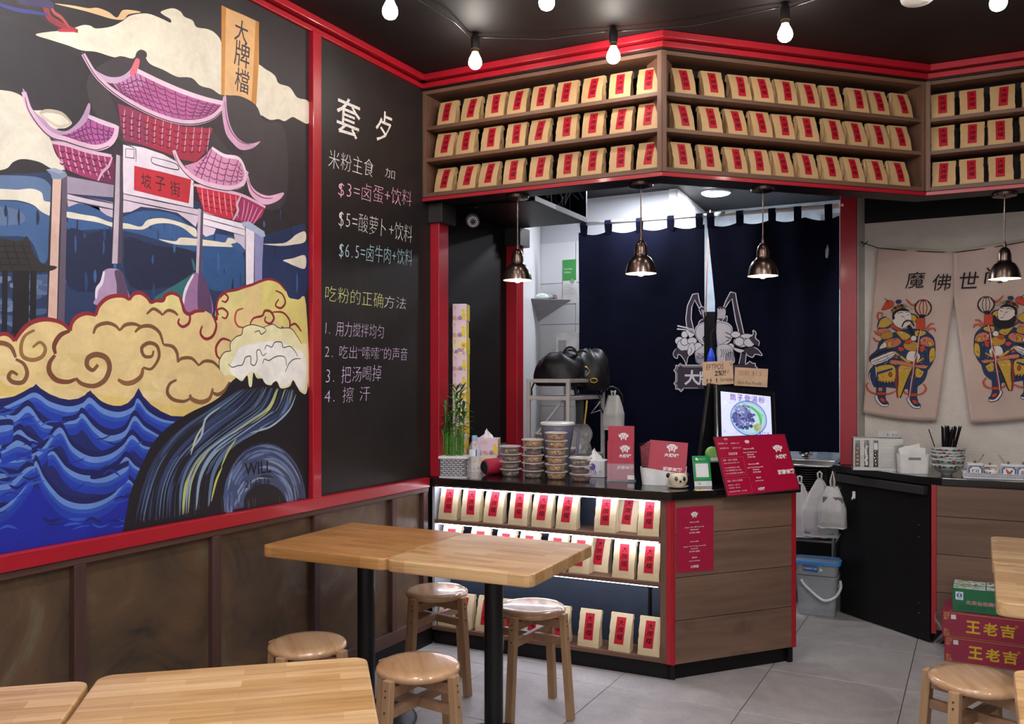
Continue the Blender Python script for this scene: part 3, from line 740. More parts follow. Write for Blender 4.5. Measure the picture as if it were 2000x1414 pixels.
def cable(pts, lb, r=.0035, mat=cab_m, name='cable'):
    P = []
    for a, b_ in zip(pts[:-1], pts[1:]):
        for k in range(10):
            t = k / 10; q = a.lerp(b_, t); P.append(q)
    P.append(pts[-1]); o = MB().tube(P, r, 6).build(name, mat, smooth=True); tag(o, lb, 'cable'); return o
zc = ZC - .02
cable([cw(-.19, 3.95, zc), cw(-.25, 3.75, zc - .012), cw(-.42, 3.5, zc), cw(-.9, 2.9, zc)], 'black festoon cable running left from the corner bulb')
cable([cw(-.15, 3.95, zc), cw(.15, 3.93, zc - .018), cw(.43, 3.88, zc)], 'black festoon cable between the two bulbs above the left wall shelf')
cable([cw(.475, 3.88, zc), cw(.8, 3.78, zc - .016), cw(1.12, 3.63, zc)], 'black festoon cable between the bulbs on either side of the shelf corner')
cable([cw(1.17, 3.63, zc), cw(1.45, 3.3, zc - .014), cw(1.75, 2.9, zc)], 'black festoon cable running off to the top right of the ceiling')
sd = root('smoke_alarm', 'round white smoke alarm on the dark ceiling at the top right', 'smoke alarm', cw(1.66, 3.54, ZC), .4)
WP = M('white_plastic', '#e4e2df', .35)
MB().lathe([(.0, -.038), (.052, -.038), (.062, -.030), (.066, -.02), (.066, 0)], 36).build('alarm_body', WP, sd, auto=50)
MB().lathe([(.0, -.040), (.012, -.040), (.012, -.037)], 16, .03, .0).build('test_button', M('grey_button', '#b9b6b3', .4), sd)
# ------------------------------------------------------------------ pendants
PM, nt, b = nodes('dark_bronze')
v = coords(nt); f = noise(nt, v, 14, 5, .6, 1)
nt.links.new(ramp(nt, f, [(.3, '#4a3c38'), (.7, '#7d6a62')]), b.inputs['Base Color']); b.inputs['Metallic'].default_value = .95; b.inputs['Roughness'].default_value = .26
INN = M('white_enamel', '#efe6da', .35)
pp = root('pendant_lamp', 'x', 'pendant lamp', (0, 0, 0))
prof = [(.074, -.395), (.073, -.39), (.070, -.372), (.062, -.345), (.048, -.322), (.033, -.312), (.031, -.300), (.030, -.275), (.024, -.252), (.014, -.240), (.008, -.237)]
p1 = MB().open_lathe(prof, 36).build('shade', PM, pp, smooth=True)
p2 = MB().open_lathe([(r - .0018, z - .0005) for r, z in prof[:6]] + [(0, -.311)], 36).build('shade_lining', INN, pp, smooth=True)
p3 = MB().ball((0, 0, -.381), .023, .023, .027, 18, 12).build('glass_bulb', emit('pendant_bulb', '#ffe6c8', PEND_E), pp, smooth=True)
p4 = MB().lathe([(.008, -.245), (.009, -.225), (.005, -.21), (.0032, -.20), (.0032, .016)], 12).build('rod', PM, pp, auto=40)
p5 = MB().lathe([(0, .012), (.03, .012), (.055, .018), (.058, .028), (.058, .034)], 32).build('canopy', PM, pp, auto=40)
p6 = MB().lathe([(.014, -.36), (.014, -.31)], 12).build('lamp_holder', SOCK, pp)
PT = [(x, []) for x in (p1, p2, p3, p4, p5, p6)]
for i, (c, lb) in enumerate([((.028, 4.395), 'bronze pendant lamp at the left, in front of the red posts'), ((.6125, 4.11), 'bronze pendant lamp left of the curtain emblem'),
                             ((1.2205, 4.21), 'bronze pendant lamp right of the curtain emblem'), ((2.465, 4.33), 'bronze pendant lamp over the cloth hanging at the right edge')]):
    loc = cw(c[0], c[1], zs - .034)
    if i == 0: pp.location = loc; pp['label'] = lb; pp['group'] = 'bronze pendants'
    else: dup(pp, PT, loc, 0, lb, 'bronze pendants')
# ------------------------------------------------------------------ ceiling downlights
def downlight(c, z, r, lb, e, nm):
    rt = root('downlight', lb, 'ceiling light', cw(c[0], c[1], z))
    MB().lathe([(r, -.012), (r + .014, -.010), (r + .018, 0)], 36).build('rim', WP, rt, auto=40)
    MB().lathe([(0, -.016), (r, -.014)], 36).build('diffuser', emit(nm, '#f2f5ff' if 'kit' in nm else '#fafaff', e), rt)
downlight((1.42, 6.02), 2.70, .085, 'round white downlight in the dark kitchen ceiling above the curtain', KIT_E, 'kitchen_light')
downlight((.80, 5.60), 2.70, .085, 'added unseen kitchen downlight above the shelf corner', KIT_E, 'kitchen_light')  # unseen second lamp, added to light the left kitchen walls
for k, c in enumerate([(-.45, 2.3), (1.0, 2.1), (-1.2, .9), (.3, .5), (1.9, .6), (-.6, -.8), (1.1, -1.1)]):
    downlight(c, ZC, .10, f'round ceiling downlight over the dining tables, {ORD[k]} from the back', DOWN_E, 'room_light')
# ------------------------------------------------------------------ mural on the left wall (flat paint in layers)
random.seed(5)
def A_(p): return wl(p[0] * .39604, p[1] * .39604)           # two working grids over the photograph
def B_(p): return wl(p[0] * .3959, 540 + p[1] * .3959)
mural = root('mural', 'large painted mural of a pink-roofed gate above yellow clouds and blue waves', 'mural', (0, 0, 0))
PAINT = paint('mural_paint', .55, .16, 7, bmp=.35)
bd = MB().box(WX + .0, Y0, .888, WX + .004, Ym0 + .012, 2.925).build('board', DARKW, mural)
fnm = lambda u, v, e: (WX + .0045 + e, max(yl, min(yr, u)), max(.889, min(2.924, v)))
a = Art(fnm, 2e-6)
MW = .012
yl, yr = Y0, Ym0 + .012
a.poly2([(yl, .889), (yr, .889), (yr, 2.924), (yl, 2.924)], '#272026')
def P(pts, c, smooth=True, g=A_, n=4): a.map2 = g; a.poly(pts, c, smooth, n)
def L(pts, w, c, g=A_, taper=.5, smooth=True): a.map2 = g; a.line(pts, w, c, smooth, taper)
# loose brush strokes in the dark sky
for k in range(70):
    y = random.uniform(-.6, 3.5); z = random.uniform(1.9, 2.9); w = random.uniform(.15, .5)
    a.line([(y, z), (y + w / 2, z + random.uniform(-.05, .03)), (y + w, z - random.uniform(0, .12))], random.uniform(.02, .07), random.choice(['#2c242a', '#241e23', '#30282e', '#221c21']), True, .8, raw=True)
# blue night behind the gate
P([(-260, 870), (0, 862), (110, 855), (240, 850), (420, 900), (560, 940), (760, 950), (1000, 1000), (1180, 1090), (1300, 1160), (1500, 1100), (1500, 1640), (-260, 1640)], '#243459', False)
P([(-260, 872), (60, 866), (200, 880), (250, 930), (250, 1010), (150, 960), (0, 935), (-260, 940)], '#5b7397')
P([(-260, 985), (0, 990), (110, 1000), (190, 1030), (245, 1060), (240, 1240), (200, 1300), (140, 1180), (0, 1165), (-260, 1170)], '#3f5f8c')
P([(-260, 1010), (0, 1020), (90, 1040), (120, 1080), (60, 1110), (-260, 1100)], '#5a6f92')
P([(320, 1030), (420, 1000), (520, 1030), (560, 1080), (700, 1040), (860, 1060), (960, 1130), (1180, 1180), (1190, 1250), (960, 1240), (700, 1160), (540, 1130), (330, 1130)], '#35588a')
P([(325, 1140), (440, 1150), (545, 1150), (545, 1414), (440, 1440), (325, 1400)], '#1b2344')
P([(610, 1180), (760, 1210), (960, 1250), (960, 1400), (840, 1414), (640, 1414)], '#1c2240')
P([(1000, 1200), (1190, 1250), (1190, 1414), (1010, 1414)], '#2c5284')
P([(1290, 1180), (1500, 1160), (1500, 1460), (1300, 1460)], '#1d2e58')
P([(940, 1280), (960, 1330), (900, 1380), (800, 1440), (760, 1480), (960, 1480)], '#2e6a6c')
for k in range(90):
    x = random.uniform(-200, 1490); y = random.uniform(1010, 1420); h_ = random.uniform(30, 110)
    L([(x, y), (x + random.uniform(-4, 4), y + h_ / 2), (x, y + h_)], random.uniform(.004, .012), random.choice(['#26406f', '#1c2546', '#2f558c', '#18203c', '#3a6497']), taper=.9)
for k in range(26):
    x = random.uniform(-200, 240); y = random.uniform(1340, 1600)
    L([(x, y), (x + 60, y + 12), (x + 120, y + 4)], .02, random.choice(['#5b6c90', '#6d7b9c', '#44587f']))
# cream clouds
CRM = '#e0d7c4'
P([(170, 172), (250, 157), (330, 150), (400, 126), (440, 128), (470, 142), (545, 132), (600, 105), (640, 78), (720, 68), (790, 92), (835, 113), (836, 96), (800, 74), (790, 58), (845, 42), (885, 58), (905, 84), (945, 102), (965, 135), (1020, 145), (1060, 168), (1088, 215), (1095, 330), (1090, 470), (1040, 442), (985, 425), (940, 385), (870, 382), (800, 345), (740, 322), (700, 285), (650, 290), (560, 284), (470, 257), (400, 250), (330, 225), (250, 200)], CRM)
P([(1255, 330), (1310, 345), (1352, 375), (1370, 412), (1425, 432), (1462, 482), (1520, 505), (1520, 608), (1470, 592), (1438, 578), (1400, 598), (1370, 588), (1330, 592), (1292, 572), (1255, 540)], CRM)
P([(-260, 470), (-100, 430), (0, 445), (60, 455), (110, 482), (150, 540), (200, 545), (260, 548), (310, 568), (350, 606), (320, 632), (270, 640), (250, 690), (270, 760), (300, 800), (312, 838), (250, 832), (190, 800), (110, 785), (60, 800), (20, 835), (-100, 850), (-260, 850)], CRM)
L([(190, 560), (230, 548), (300, 562), (345, 604)], .012, '#b9a998'); L([(190, 560), (240, 600), (290, 625), (345, 610)], .01, '#cdbda8')
for pts in ([(-260, 925), (0, 932), (80, 936), (150, 931), (200, 950), (212, 990), (246, 1002), (246, 1062), (200, 1045), (160, 1012), (90, 990), (0, 986), (-260, 985)],
            [(325, 1045), (400, 1058), (470, 1070), (540, 1096), (620, 1102), (690, 1118), (722, 1086), (790, 1076), (860, 1090), (920, 1110), (962, 1132), (960, 1170), (900, 1126), (840, 1104), (780, 1102), (740, 1112), (700, 1132), (640, 1130), (560, 1122), (480, 1098), (400, 1085), (325, 1072)],
            [(778, 1180), (860, 1190), (885, 1172), (965, 1178), (1060, 1190), (1105, 1196), (1120, 1174), (1150, 1180), (1162, 1196), (1135, 1204), (1142, 1218), (1090, 1217), (960, 1211), (860, 1205)],
            [(1292, 1204), (1390, 1200), (1430, 1180), (1455, 1158), (1500, 1142), (1500, 1192), (1440, 1207), (1380, 1213)], [(1392, 1284), (1440, 1274), (1500, 1260), (1500, 1324), (1450, 1312), (1415, 1296)]):
    P(pts, CRM)
P([(265, 20), (350, 28), (430, 42), (475, 40), (530, 60), (572, 88), (600, 52), (650, 52), (690, 62), (630, 72), (604, 98), (545, 94), (470, 72), (400, 52)], '#dbb58a')
L([(180, -5), (220, 40), (240, 90), (310, 130), (380, 155)], .022, '#8d2b38'); L([(240, 10), (260, 60), (300, 90), (340, 140)], .012, '#a14a42'); L([(280, 152), (330, 150), (370, 152)], .012, '#b02a3c')
L([(-60, 5), (60, 45), (140, 60), (230, 72)], .012, '#363a86'); L([(80, 5), (180, 10), (260, 30)], .03, '#3a3158')
# scroll
P([(1090, 28), (1125, 45), (1190, 72), (1272, 110), (1272, 330), (1258, 538), (1225, 508), (1180, 482), (1130, 470), (1088, 470)], '#d9a366', False)
P([(1110, 42), (1190, 76), (1256, 104), (1250, 330), (1238, 518), (1180, 480), (1105, 468)], '#dfae78', False)
P([(1088, 28), (1110, 40), (1102, 470), (1086, 470)], '#c58433', False); P([(1256, 104), (1273, 112), (1268, 330), (1258, 540), (1234, 518), (1246, 330)], '#c08236', False)
for ch, px, py, h in (('大', 1183, 155, 112), ('牌', 1186, 268, 128), ('檔', 1186, 398, 118)):
    c0 = A_((px, py + h / 2)); c1 = A_((px, py - h / 2)); hh = c1[1] - c0[1]
    a.text(ch, c0[0], c0[1], hh, '#2f2a30', w=hh * .78, off=.004, slant=.08, align='C')
# ---- gate
LAV, PKW, MAG, DM, DK = '#c9a0bd', '#dcb3cb', '#b45a92', '#9a2350', '#33242e'
def roof(top, ntile, rows, col, line, w=.004):          # rows of curved tiles between two edges (left->right), drawn as ink strokes
    e1, e2 = top
    def at(e, t):
        k = t * (len(e) - 1); i = min(int(k), len(e) - 2); f = k - i
        return (e[i][0] + (e[i + 1][0] - e[i][0]) * f, e[i][1] + (e[i + 1][1] - e[i][1]) * f)
    for i in range(1, ntile):
        t = i / ntile; p, q = at(e1, t), at(e2, t); m_ = ((p[0] + q[0]) / 2 - 5, (p[1] + q[1]) / 2 + 6)
        L([p, m_, q], w, line, taper=.3)
    for j in range(1, rows):
        s = j / rows
        for i in range(ntile):
            t0, t1 = i / ntile, (i + 1) / ntile; pa, qa, pb, qb = at(e1, t0), at(e2, t0), at(e1, t1), at(e2, t1)
            A0 = (pa[0] + (qa[0] - pa[0]) * s, pa[1] + (qa[1] - pa[1]) * s); B0 = (pb[0] + (qb[0] - pb[0]) * s, pb[1] + (qb[1] - pb[1]) * s)
            L([A0, ((A0[0] + B0[0]) / 2, (A0[1] + B0[1]) / 2 + 7), B0], w * .9, line, taper=.5)
# distant dark hill behind the main roof
P([(560, 285), (650, 290), (668, 262), (690, 246), (716, 262), (714, 285), (738, 318), (800, 345), (870, 380), (930, 384), (985, 424), (1040, 440), (1090, 470), (1180, 475), (1258, 520), (1300, 600), (1400, 640), (1400, 1000), (1200, 1000), (600, 700), (420, 420)], '#3a3137')
# posts behind and left
P([(255, 880), (300, 880), (290, 1180), (276, 1640), (226, 1640), (240, 1180)], '#d9b3a5', False); P([(300, 880), (327, 862), (322, 1180), (312, 1640), (276, 1640), (290, 1180)], '#5f5263', False)
P([(222, 838), (262, 828), (318, 848), (327, 868), (300, 884), (252, 884), (246, 862)], '#7c89a2', False); P([(222, 838), (262, 828), (318, 848), (290, 858)], '#93a0b6', False)
L([(252, 884), (240, 1180), (226, 1640)], .008, '#2e2630', smooth=False); L([(300, 884), (290, 1180), (276, 1640)], .006, '#2e2630', smooth=False)
# main roof
P([(508, 418), (560, 470), (650, 528), (760, 582), (870, 612), (960, 614), (1040, 592), (1096, 560), (1112, 650), (1180, 735), (1198, 765), (1140, 762), (1045, 645), (1010, 780), (960, 812), (880, 790), (760, 745), (610, 695), (585, 600), (560, 520)], DK, False)
P([(577, 512), (640, 532), (760, 587), (900, 626), (1046, 634), (1022, 700), (1003, 758), (960, 800), (900, 790), (800, 750), (700, 716), (606, 692), (590, 620)], '#a3213f', False)
P([(577, 512), (640, 532), (700, 560), (740, 700), (700, 716), (606, 692), (590, 620)], '#8e2a50', False)
for i in range(12):
    x = 612 + i * 38; y0 = 530 + i * 11 if i < 8 else 618; L([(x, y0 + 8), (x - 6, y0 + 70), (x - 4 - i, min(795, y0 + 150 - i * 1.5))], .0055, '#c98aa8', taper=.7)
for r_ in range(4):
    for i in range(12):
        x = 596 + i * 37; y0 = (535 + i * 11 if i < 8 else 622) + 30 + r_ * 30
        if y0 < 780: L([(x - 4, y0), (x + 8, y0 + 10), (x + 24, y0 + 4)], .005, '#5e1230', taper=.6)
P([(545, 405), (600, 400), (648, 362), (678, 348), (720, 375), (790, 410), (860, 440), (930, 465), (1010, 492), (1096, 512), (1082, 545), (1030, 572), (960, 588), (880, 588), (800, 572), (720, 538), (650, 497), (585, 455)], MAG, False)
P([(545, 405), (600, 400), (648, 362), (678, 348), (720, 375), (700, 430), (640, 470), (585, 455)], '#c07aa8', False)
roof(([(560, 405), (610, 398), (660, 360), (720, 376), (860, 442), (1010, 494), (1090, 514)], [(590, 458), (650, 497), (720, 538), (800, 570), (880, 586), (960, 586), (1050, 560)]), 15, 6, 0, '#6e2458', .0045)
P([(398, 258), (418, 285), (432, 320), (470, 350), (520, 376), (560, 382), (600, 374), (636, 346), (655, 310), (668, 288), (682, 300), (670, 345), (640, 375), (600, 402), (540, 412), (490, 388), (450, 350), (420, 305)], '#c3a2be')
P([(655, 310), (668, 288), (684, 296), (676, 340), (650, 372), (634, 362)], '#d66a74')
L([(405, 268), (450, 345), (490, 395), (560, 455), (650, 512), (760, 566), (870, 600), (960, 604), (1040, 580), (1092, 530), (1104, 480)], .020, PKW, taper=.2)
L([(400, 262), (450, 352), (492, 404), (560, 462), (650, 520), (760, 574), (870, 608), (960, 612), (1040, 590), (1098, 540)], .004, '#3a2734', taper=.2)
L([(672, 350), (720, 374), (800, 412), (900, 454), (1010, 490), (1098, 510)], .018, '#e5c6d8', taper=.1)
P([(1098, 482), (1110, 474), (1114, 540), (1128, 610), (1156, 668), (1196, 702), (1240, 708), (1280, 698), (1240, 732), (1186, 740), (1148, 712), (1112, 665), (1096, 600), (1090, 540)], '#d2a0be')
L([(1104, 500), (1112, 580), (1136, 650), (1180, 700), (1230, 712)], .005, '#7c3a66')
P([(668, 262), (690, 246), (716, 258), (718, 282), (700, 290), (690, 276), (676, 292)], '#3a3038')
# left roof
P([(238, 676), (330, 705), (440, 738), (540, 752), (575, 700), (600, 740), (622, 782), (575, 762), (560, 910), (480, 888), (330, 842), (300, 800)], DK, False)
P([(250, 702), (330, 718), (430, 752), (548, 772), (530, 830), (478, 892), (400, 870), (332, 842), (290, 790)], '#9c2c60', False); P([(548, 772), (566, 830), (560, 912), (478, 892), (520, 845)], '#6e1f48', False)
for i in range(8):
    x = 285 + i * 32; L([(x, 712 + i * 8), (x + 12, 780 + i * 6), (x + 30, 840 + i * 6)], .0055, '#d294b8', taper=.6)
    for r_ in range(3): L([(x + 4, 742 + i * 8 + r_ * 30), (x + 16, 752 + i * 8 + r_ * 30), (x + 30, 746 + i * 8 + r_ * 30)], .005, '#551236')
L([(478, 892), (500, 850), (530, 820), (548, 775)], .009, '#d9a8c2')
P([(262, 658), (330, 650), (380, 617), (425, 588), (500, 615), (568, 640), (552, 682), (512, 706), (450, 721), (380, 708), (300, 688)], '#ad5392', False)
roof(([(275, 660), (335, 650), (385, 616), (425, 590), (500, 615), (565, 640)], [(300, 688), (380, 708), (420, 716), (460, 720), (510, 706), (545, 686)]), 11, 4, 0, '#64205a', .0045)
P([(106, 442), (118, 450), (132, 480), (148, 530), (182, 566), (214, 590), (252, 630), (318, 648), (372, 612), (404, 568), (430, 512), (440, 520), (436, 560), (420, 600), (380, 636), (325, 662), (262, 662), (200, 610), (160, 580), (128, 520)], '#b993b4')
L([(112, 455), (140, 540), (190, 615), (250, 668), (320, 690), (400, 716), (470, 730), (530, 712), (562, 672), (572, 620)], .020, PKW, taper=.2); L([(118, 480), (136, 545), (186, 622), (246, 678), (320, 700), (400, 726), (470, 740), (535, 720)], .004, '#35242f')
L([(430, 575), (500, 604), (572, 628)], .016, '#dcbdd2', taper=.2); L([(250, 702), (330, 716), (430, 748), (545, 770)], .012, '#d6b2c8', taper=.2)
# lintels and plaque
WHL = '#e6d6e2'
P([(602, 712), (700, 728), (800, 762), (870, 800), (950, 860), (948, 1040), (975, 1030), (975, 1070), (600, 992)], WHL, False)
P([(326, 868), (400, 880), (560, 912), (560, 975), (326, 955)], '#9d8fa2', False); P([(326, 955), (560, 1000), (560, 1040), (326, 985)], '#cdbfce', False)
P([(326, 985), (556, 1035), (552, 1075), (520, 1062), (490, 1040), (478, 1015), (430, 1012), (380, 1003), (330, 1022)], '#c9b5c4', False)
for y in (868, 955, 985): L([(326, y), (440, y + 26 if y > 900 else y + 20), (560, y + 50 if y > 900 else y + 44)], .005, '#382c38')
P([(600, 955), (780, 990), (975, 1032), (975, 1075), (960, 1120), (925, 1090), (870, 1050), (780, 1030), (690, 1020), (640, 1045), (598, 1050)], '#d8c4d4', False)
for y in (955, 985): L([(600, y), (780, y + 38), (975, y + 78)], .005, '#382c38', smooth=False)
P([(995, 1040), (1200, 1100), (1205, 1165), (995, 1112)], '#e8dde8', False); P([(995, 1112), (1060, 1128), (1050, 1155), (1010, 1168), (990, 1150)], '#d9c9da', False); P([(1148, 1150), (1208, 1166), (1206, 1236), (1180, 1205), (1155, 1190)], '#cdbfd2', False)
for y in (1050, 1078, 1110): L([(998, y), (1100, y + 27), (1200, y + 54)], .004, '#382c38', smooth=False)
P([(657, 818), (800, 850), (938, 886), (926, 1004), (790, 972), (655, 938)], '#c22436', False)
L([(615, 734), (656, 738), (656, 782), (614, 776), (615, 734)], .004, '#40303c', smooth=False); L([(602, 712), (640, 722), (664, 735), (666, 800)], .004, '#40303c', smooth=False)
L([(745, 775), (840, 800), (872, 818), (868, 838), (770, 815), (742, 798), (745, 775)], .004, '#40303c')
for ch, px, py in (('坡', 718, 893), ('子', 787, 908), ('街', 860, 932)):
    c0 = A_((px, py + 36)); hh = A_((px, py - 36))[1] - c0[1]; a.text(ch, c0[0], c0[1], hh, '#2b1a20', w=hh * .82, off=.002, slant=-.06, align='C', rot=-.02)
# right roof
P([(945, 905), (1060, 935), (1190, 965), (1215, 900), (1260, 990), (1310, 1012), (1300, 1050), (1250, 1108), (1140, 1090), (1000, 1045)], DK, False)
P([(960, 916), (1060, 937), (1182, 962), (1162, 1010), (1142, 1084), (1062, 1066), (1000, 1042), (980, 980)], '#c0243c', False); P([(1192, 966), (1304, 1022), (1284, 1070), (1244, 1106), (1152, 1086), (1168, 1020)], '#a12c5c', False)
for i in range(7):
    x = 990 + i * 28; L([(x, 928 + i * 6), (x + 4, 980 + i * 6), (x + 12, 1035 + i * 7)], .005, '#e39aa8', taper=.6)
    for r_ in range(3): L([(x - 20, 950 + i * 6 + r_ * 28), (x - 10, 958 + i * 6 + r_ * 28), (x, 953 + i * 6 + r_ * 28)], .0045, '#6b0f24')
for i in range(5): L([(1200 + i * 22, 985 + i * 12), (1196 + i * 17, 1040 + i * 8), (1185 + i * 15, 1088 + i * 4)], .005, '#d79cb8')
L([(1184, 964), (1164, 1010), (1168, 1040), (1144, 1086)], .012, '#dcaac2'); L([(950, 912), (1060, 934), (1190, 964), (1304, 1022)], .012, PKW, taper=.2)
P([(1040, 728), (1100, 766), (1172, 782), (1192, 830), (1212, 870), (1200, 900), (1140, 925), (1060, 915), (985, 890), (930, 850), (905, 818), (965, 800), (1005, 770)], '#d48fb4', False)
roof(([(1000, 775), (1040, 735), (1090, 768), (1172, 785), (1190, 830)], [(935, 850), (985, 888), (1060, 912), (1130, 920), (1195, 895)]), 8, 5, 0, '#7c2f5c', .0045)
L([(852, 742), (872, 792), (915, 850), (975, 893), (1050, 918), (1130, 928), (1190, 908), (1214, 845)], .020, '#e6bdd2', taper=.2); L([(856, 760), (872, 806), (915, 862), (975, 905), (1050, 930), (1130, 940), (1194, 920)], .004, '#3a2734')
L([(1040, 730), (1100, 768), (1176, 786), (1212, 868)], .014, '#ecd3e2', taper=.2)
P([(1208, 848), (1220, 870), (1232, 912), (1266, 948), (1322, 966), (1394, 950), (1372, 986), (1310, 1010), (1258, 988), (1222, 940)], '#e0adc8'); L([(1215, 880), (1240, 940), (1290, 975), (1340, 978)], .005, '#7c3a66')
# front posts
P([(566, 762), (598, 772), (602, 980), (595, 1300), (545, 1300), (556, 1000)], '#bdacb9', False); P([(586, 768), (600, 772), (603, 980), (596, 1300), (574, 1300), (584, 985)], '#4b3f4d', False); L([(566, 762), (556, 1000), (545, 1300)], .006, '#332a35', smooth=False)
P([(972, 1028), (996, 1036), (992, 1200), (985, 1362), (960, 1362), (966, 1200)], '#c4b4c4', False); P([(986, 1032), (998, 1038), (994, 1200), (988, 1362), (974, 1362), (980, 1200)], '#54455a', False)
for ci in ([(505, -25), (500, 30), (478, 62), (470, 100), (466, 140), (625, 130), (622, 60), (612, 25), (592, -25), (545, -40)], ): P(ci, '#ad8fb0', True, B_); P([(560, -25), (592, -25), (612, 25), (622, 60), (628, 125), (575, 130), (570, 40)], '#57435c', True, B_); L([(508, -25), (496, 30), (474, 62), (468, 110)], .012, '#e3d6e6', B_)
P([(985, 0), (1010, 25), (1030, 80), (1040, 190), (905, 180), (908, 85), (930, 35), (950, -10), (965, -20)], '#9a7099', True, B_); P([(975, -15), (1010, 25), (1030, 80), (1038, 185), (975, 185)], '#5c3f62', True, B_); L([(950, -10), (922, 40), (904, 90), (898, 150)], .012, '#e3d6e6', B_)
P([(1205, 1112), (1252, 1136), (1250, 1300), (1246, 1860), (1200, 1860), (1206, 1300)], '#ece2ec', False); P([(1252, 1130), (1296, 1160), (1288, 1300), (1284, 1860), (1246, 1860), (1250, 1300)], '#8f8cba', False)
P([(1188, 1096), (1222, 1092), (1298, 1142), (1304, 1166), (1286, 1170), (1250, 1146), (1190, 1116)], '#a9b4d2', False); L([(1250, 1146), (1248, 1400), (1246, 1860)], .005, '#3a3040', smooth=False); L([(1205, 1116), (1206, 1400), (1200, 1860)], .006, '#3a3040', smooth=False)
# dark pavilion at the left
P([(-260, 1150), (0, 1176), (60, 1190), (108, 1182), (124, 1164), (142, 1190), (160, 1250), (205, 1300), (276, 1316), (232, 1338), (100, 1338), (-260, 1330)], '#2c2626')
for k in range(7): L([(-150 + k * 42, 1190), (-146 + k * 44, 1250), (-140 + k * 48, 1325)], .005, '#141011')
for y in (1215, 1245, 1275, 1305): L([(-240, y - 5), (-60, y), (90, y), (150, y + 4)], .004, '#171213')
for x, w in ((84, .03), (122, .022), (160, .02), (-60, .03), (20, .016)): L([(x, 1335), (x - 2, 1500), (x - 4, 1640)], w, '#17131a', smooth=False, taper=0)
# ---- golden clouds
TAN = '#e2c68c'; BR = '#7d5134'; RD = '#8c2430'
top = [(-260, 300), (-100, 320), (0, 285), (40, 290), (68, 318), (92, 280), (130, 240), (175, 218), (235, 212), (300, 230), (342, 268), (348, 230), (375, 198), (420, 182), (468, 192), (480, 150), (515, 112), (560, 96), (605, 98), (632, 116), (655, 86), (690, 82), (722, 105), (738, 132), (765, 120), (798, 118), (812, 92), (845, 82), (880, 98), (895, 140), (905, 172), (928, 186), (960, 172), (1005, 170), (1040, 190), (1064, 212), (1062, 150), (1075, 105), (1110, 76), (1160, 66), (1200, 52), (1240, 40), (1285, 22), (1325, 14), (1370, 30), (1405, 70), (1422, 105), (1465, 115), (1505, 140)]
P(top + [(1505, 640), (1300, 700), (900, 760), (-260, 760)], TAN, True, B_, 4)
P([(1285, 24), (1325, 16), (1370, 32), (1405, 72), (1424, 108), (1465, 118), (1500, 142), (1500, 330), (1400, 240), (1290, 180), (1285, 90)], '#dfd07c', True, B_)
P([(1060, 200), (1064, 140), (1080, 100), (1160, 68), (1200, 60), (1200, 160), (1130, 200)], '#e0d08c', True, B_); P([(735, 136), (800, 122), (820, 92), (860, 88), (890, 130), (880, 180), (780, 160)], '#e4d48e', True, B_)
P([(-200, 470), (100, 540), (300, 560), (560, 590), (760, 620), (900, 640), (1000, 600), (900, 720), (300, 760), (-200, 700)], '#dfc274', True, B_)
for k in range(40):
    x, y = random.uniform(-150, 1100), random.uniform(330, 640); L([(x, y), (x + 60, y + 22), (x + 130, y + 14)], .03, random.choice(['#e6cd98', '#dcbf82', '#e4ca90', '#dfc688']), B_, .9)
pi = [i for i, p in enumerate(top) if p[0] >= 68]
L(top[:pi[0] + 1], .012, RD, B_, 0)
for s, e in ((4, 10), (10, 14), (14, 19), (19, 23), (23, 28), (28, 33), (34, 45)): L(top[s:e + 1], .014 if s < 30 else .011, RD, B_, .3)
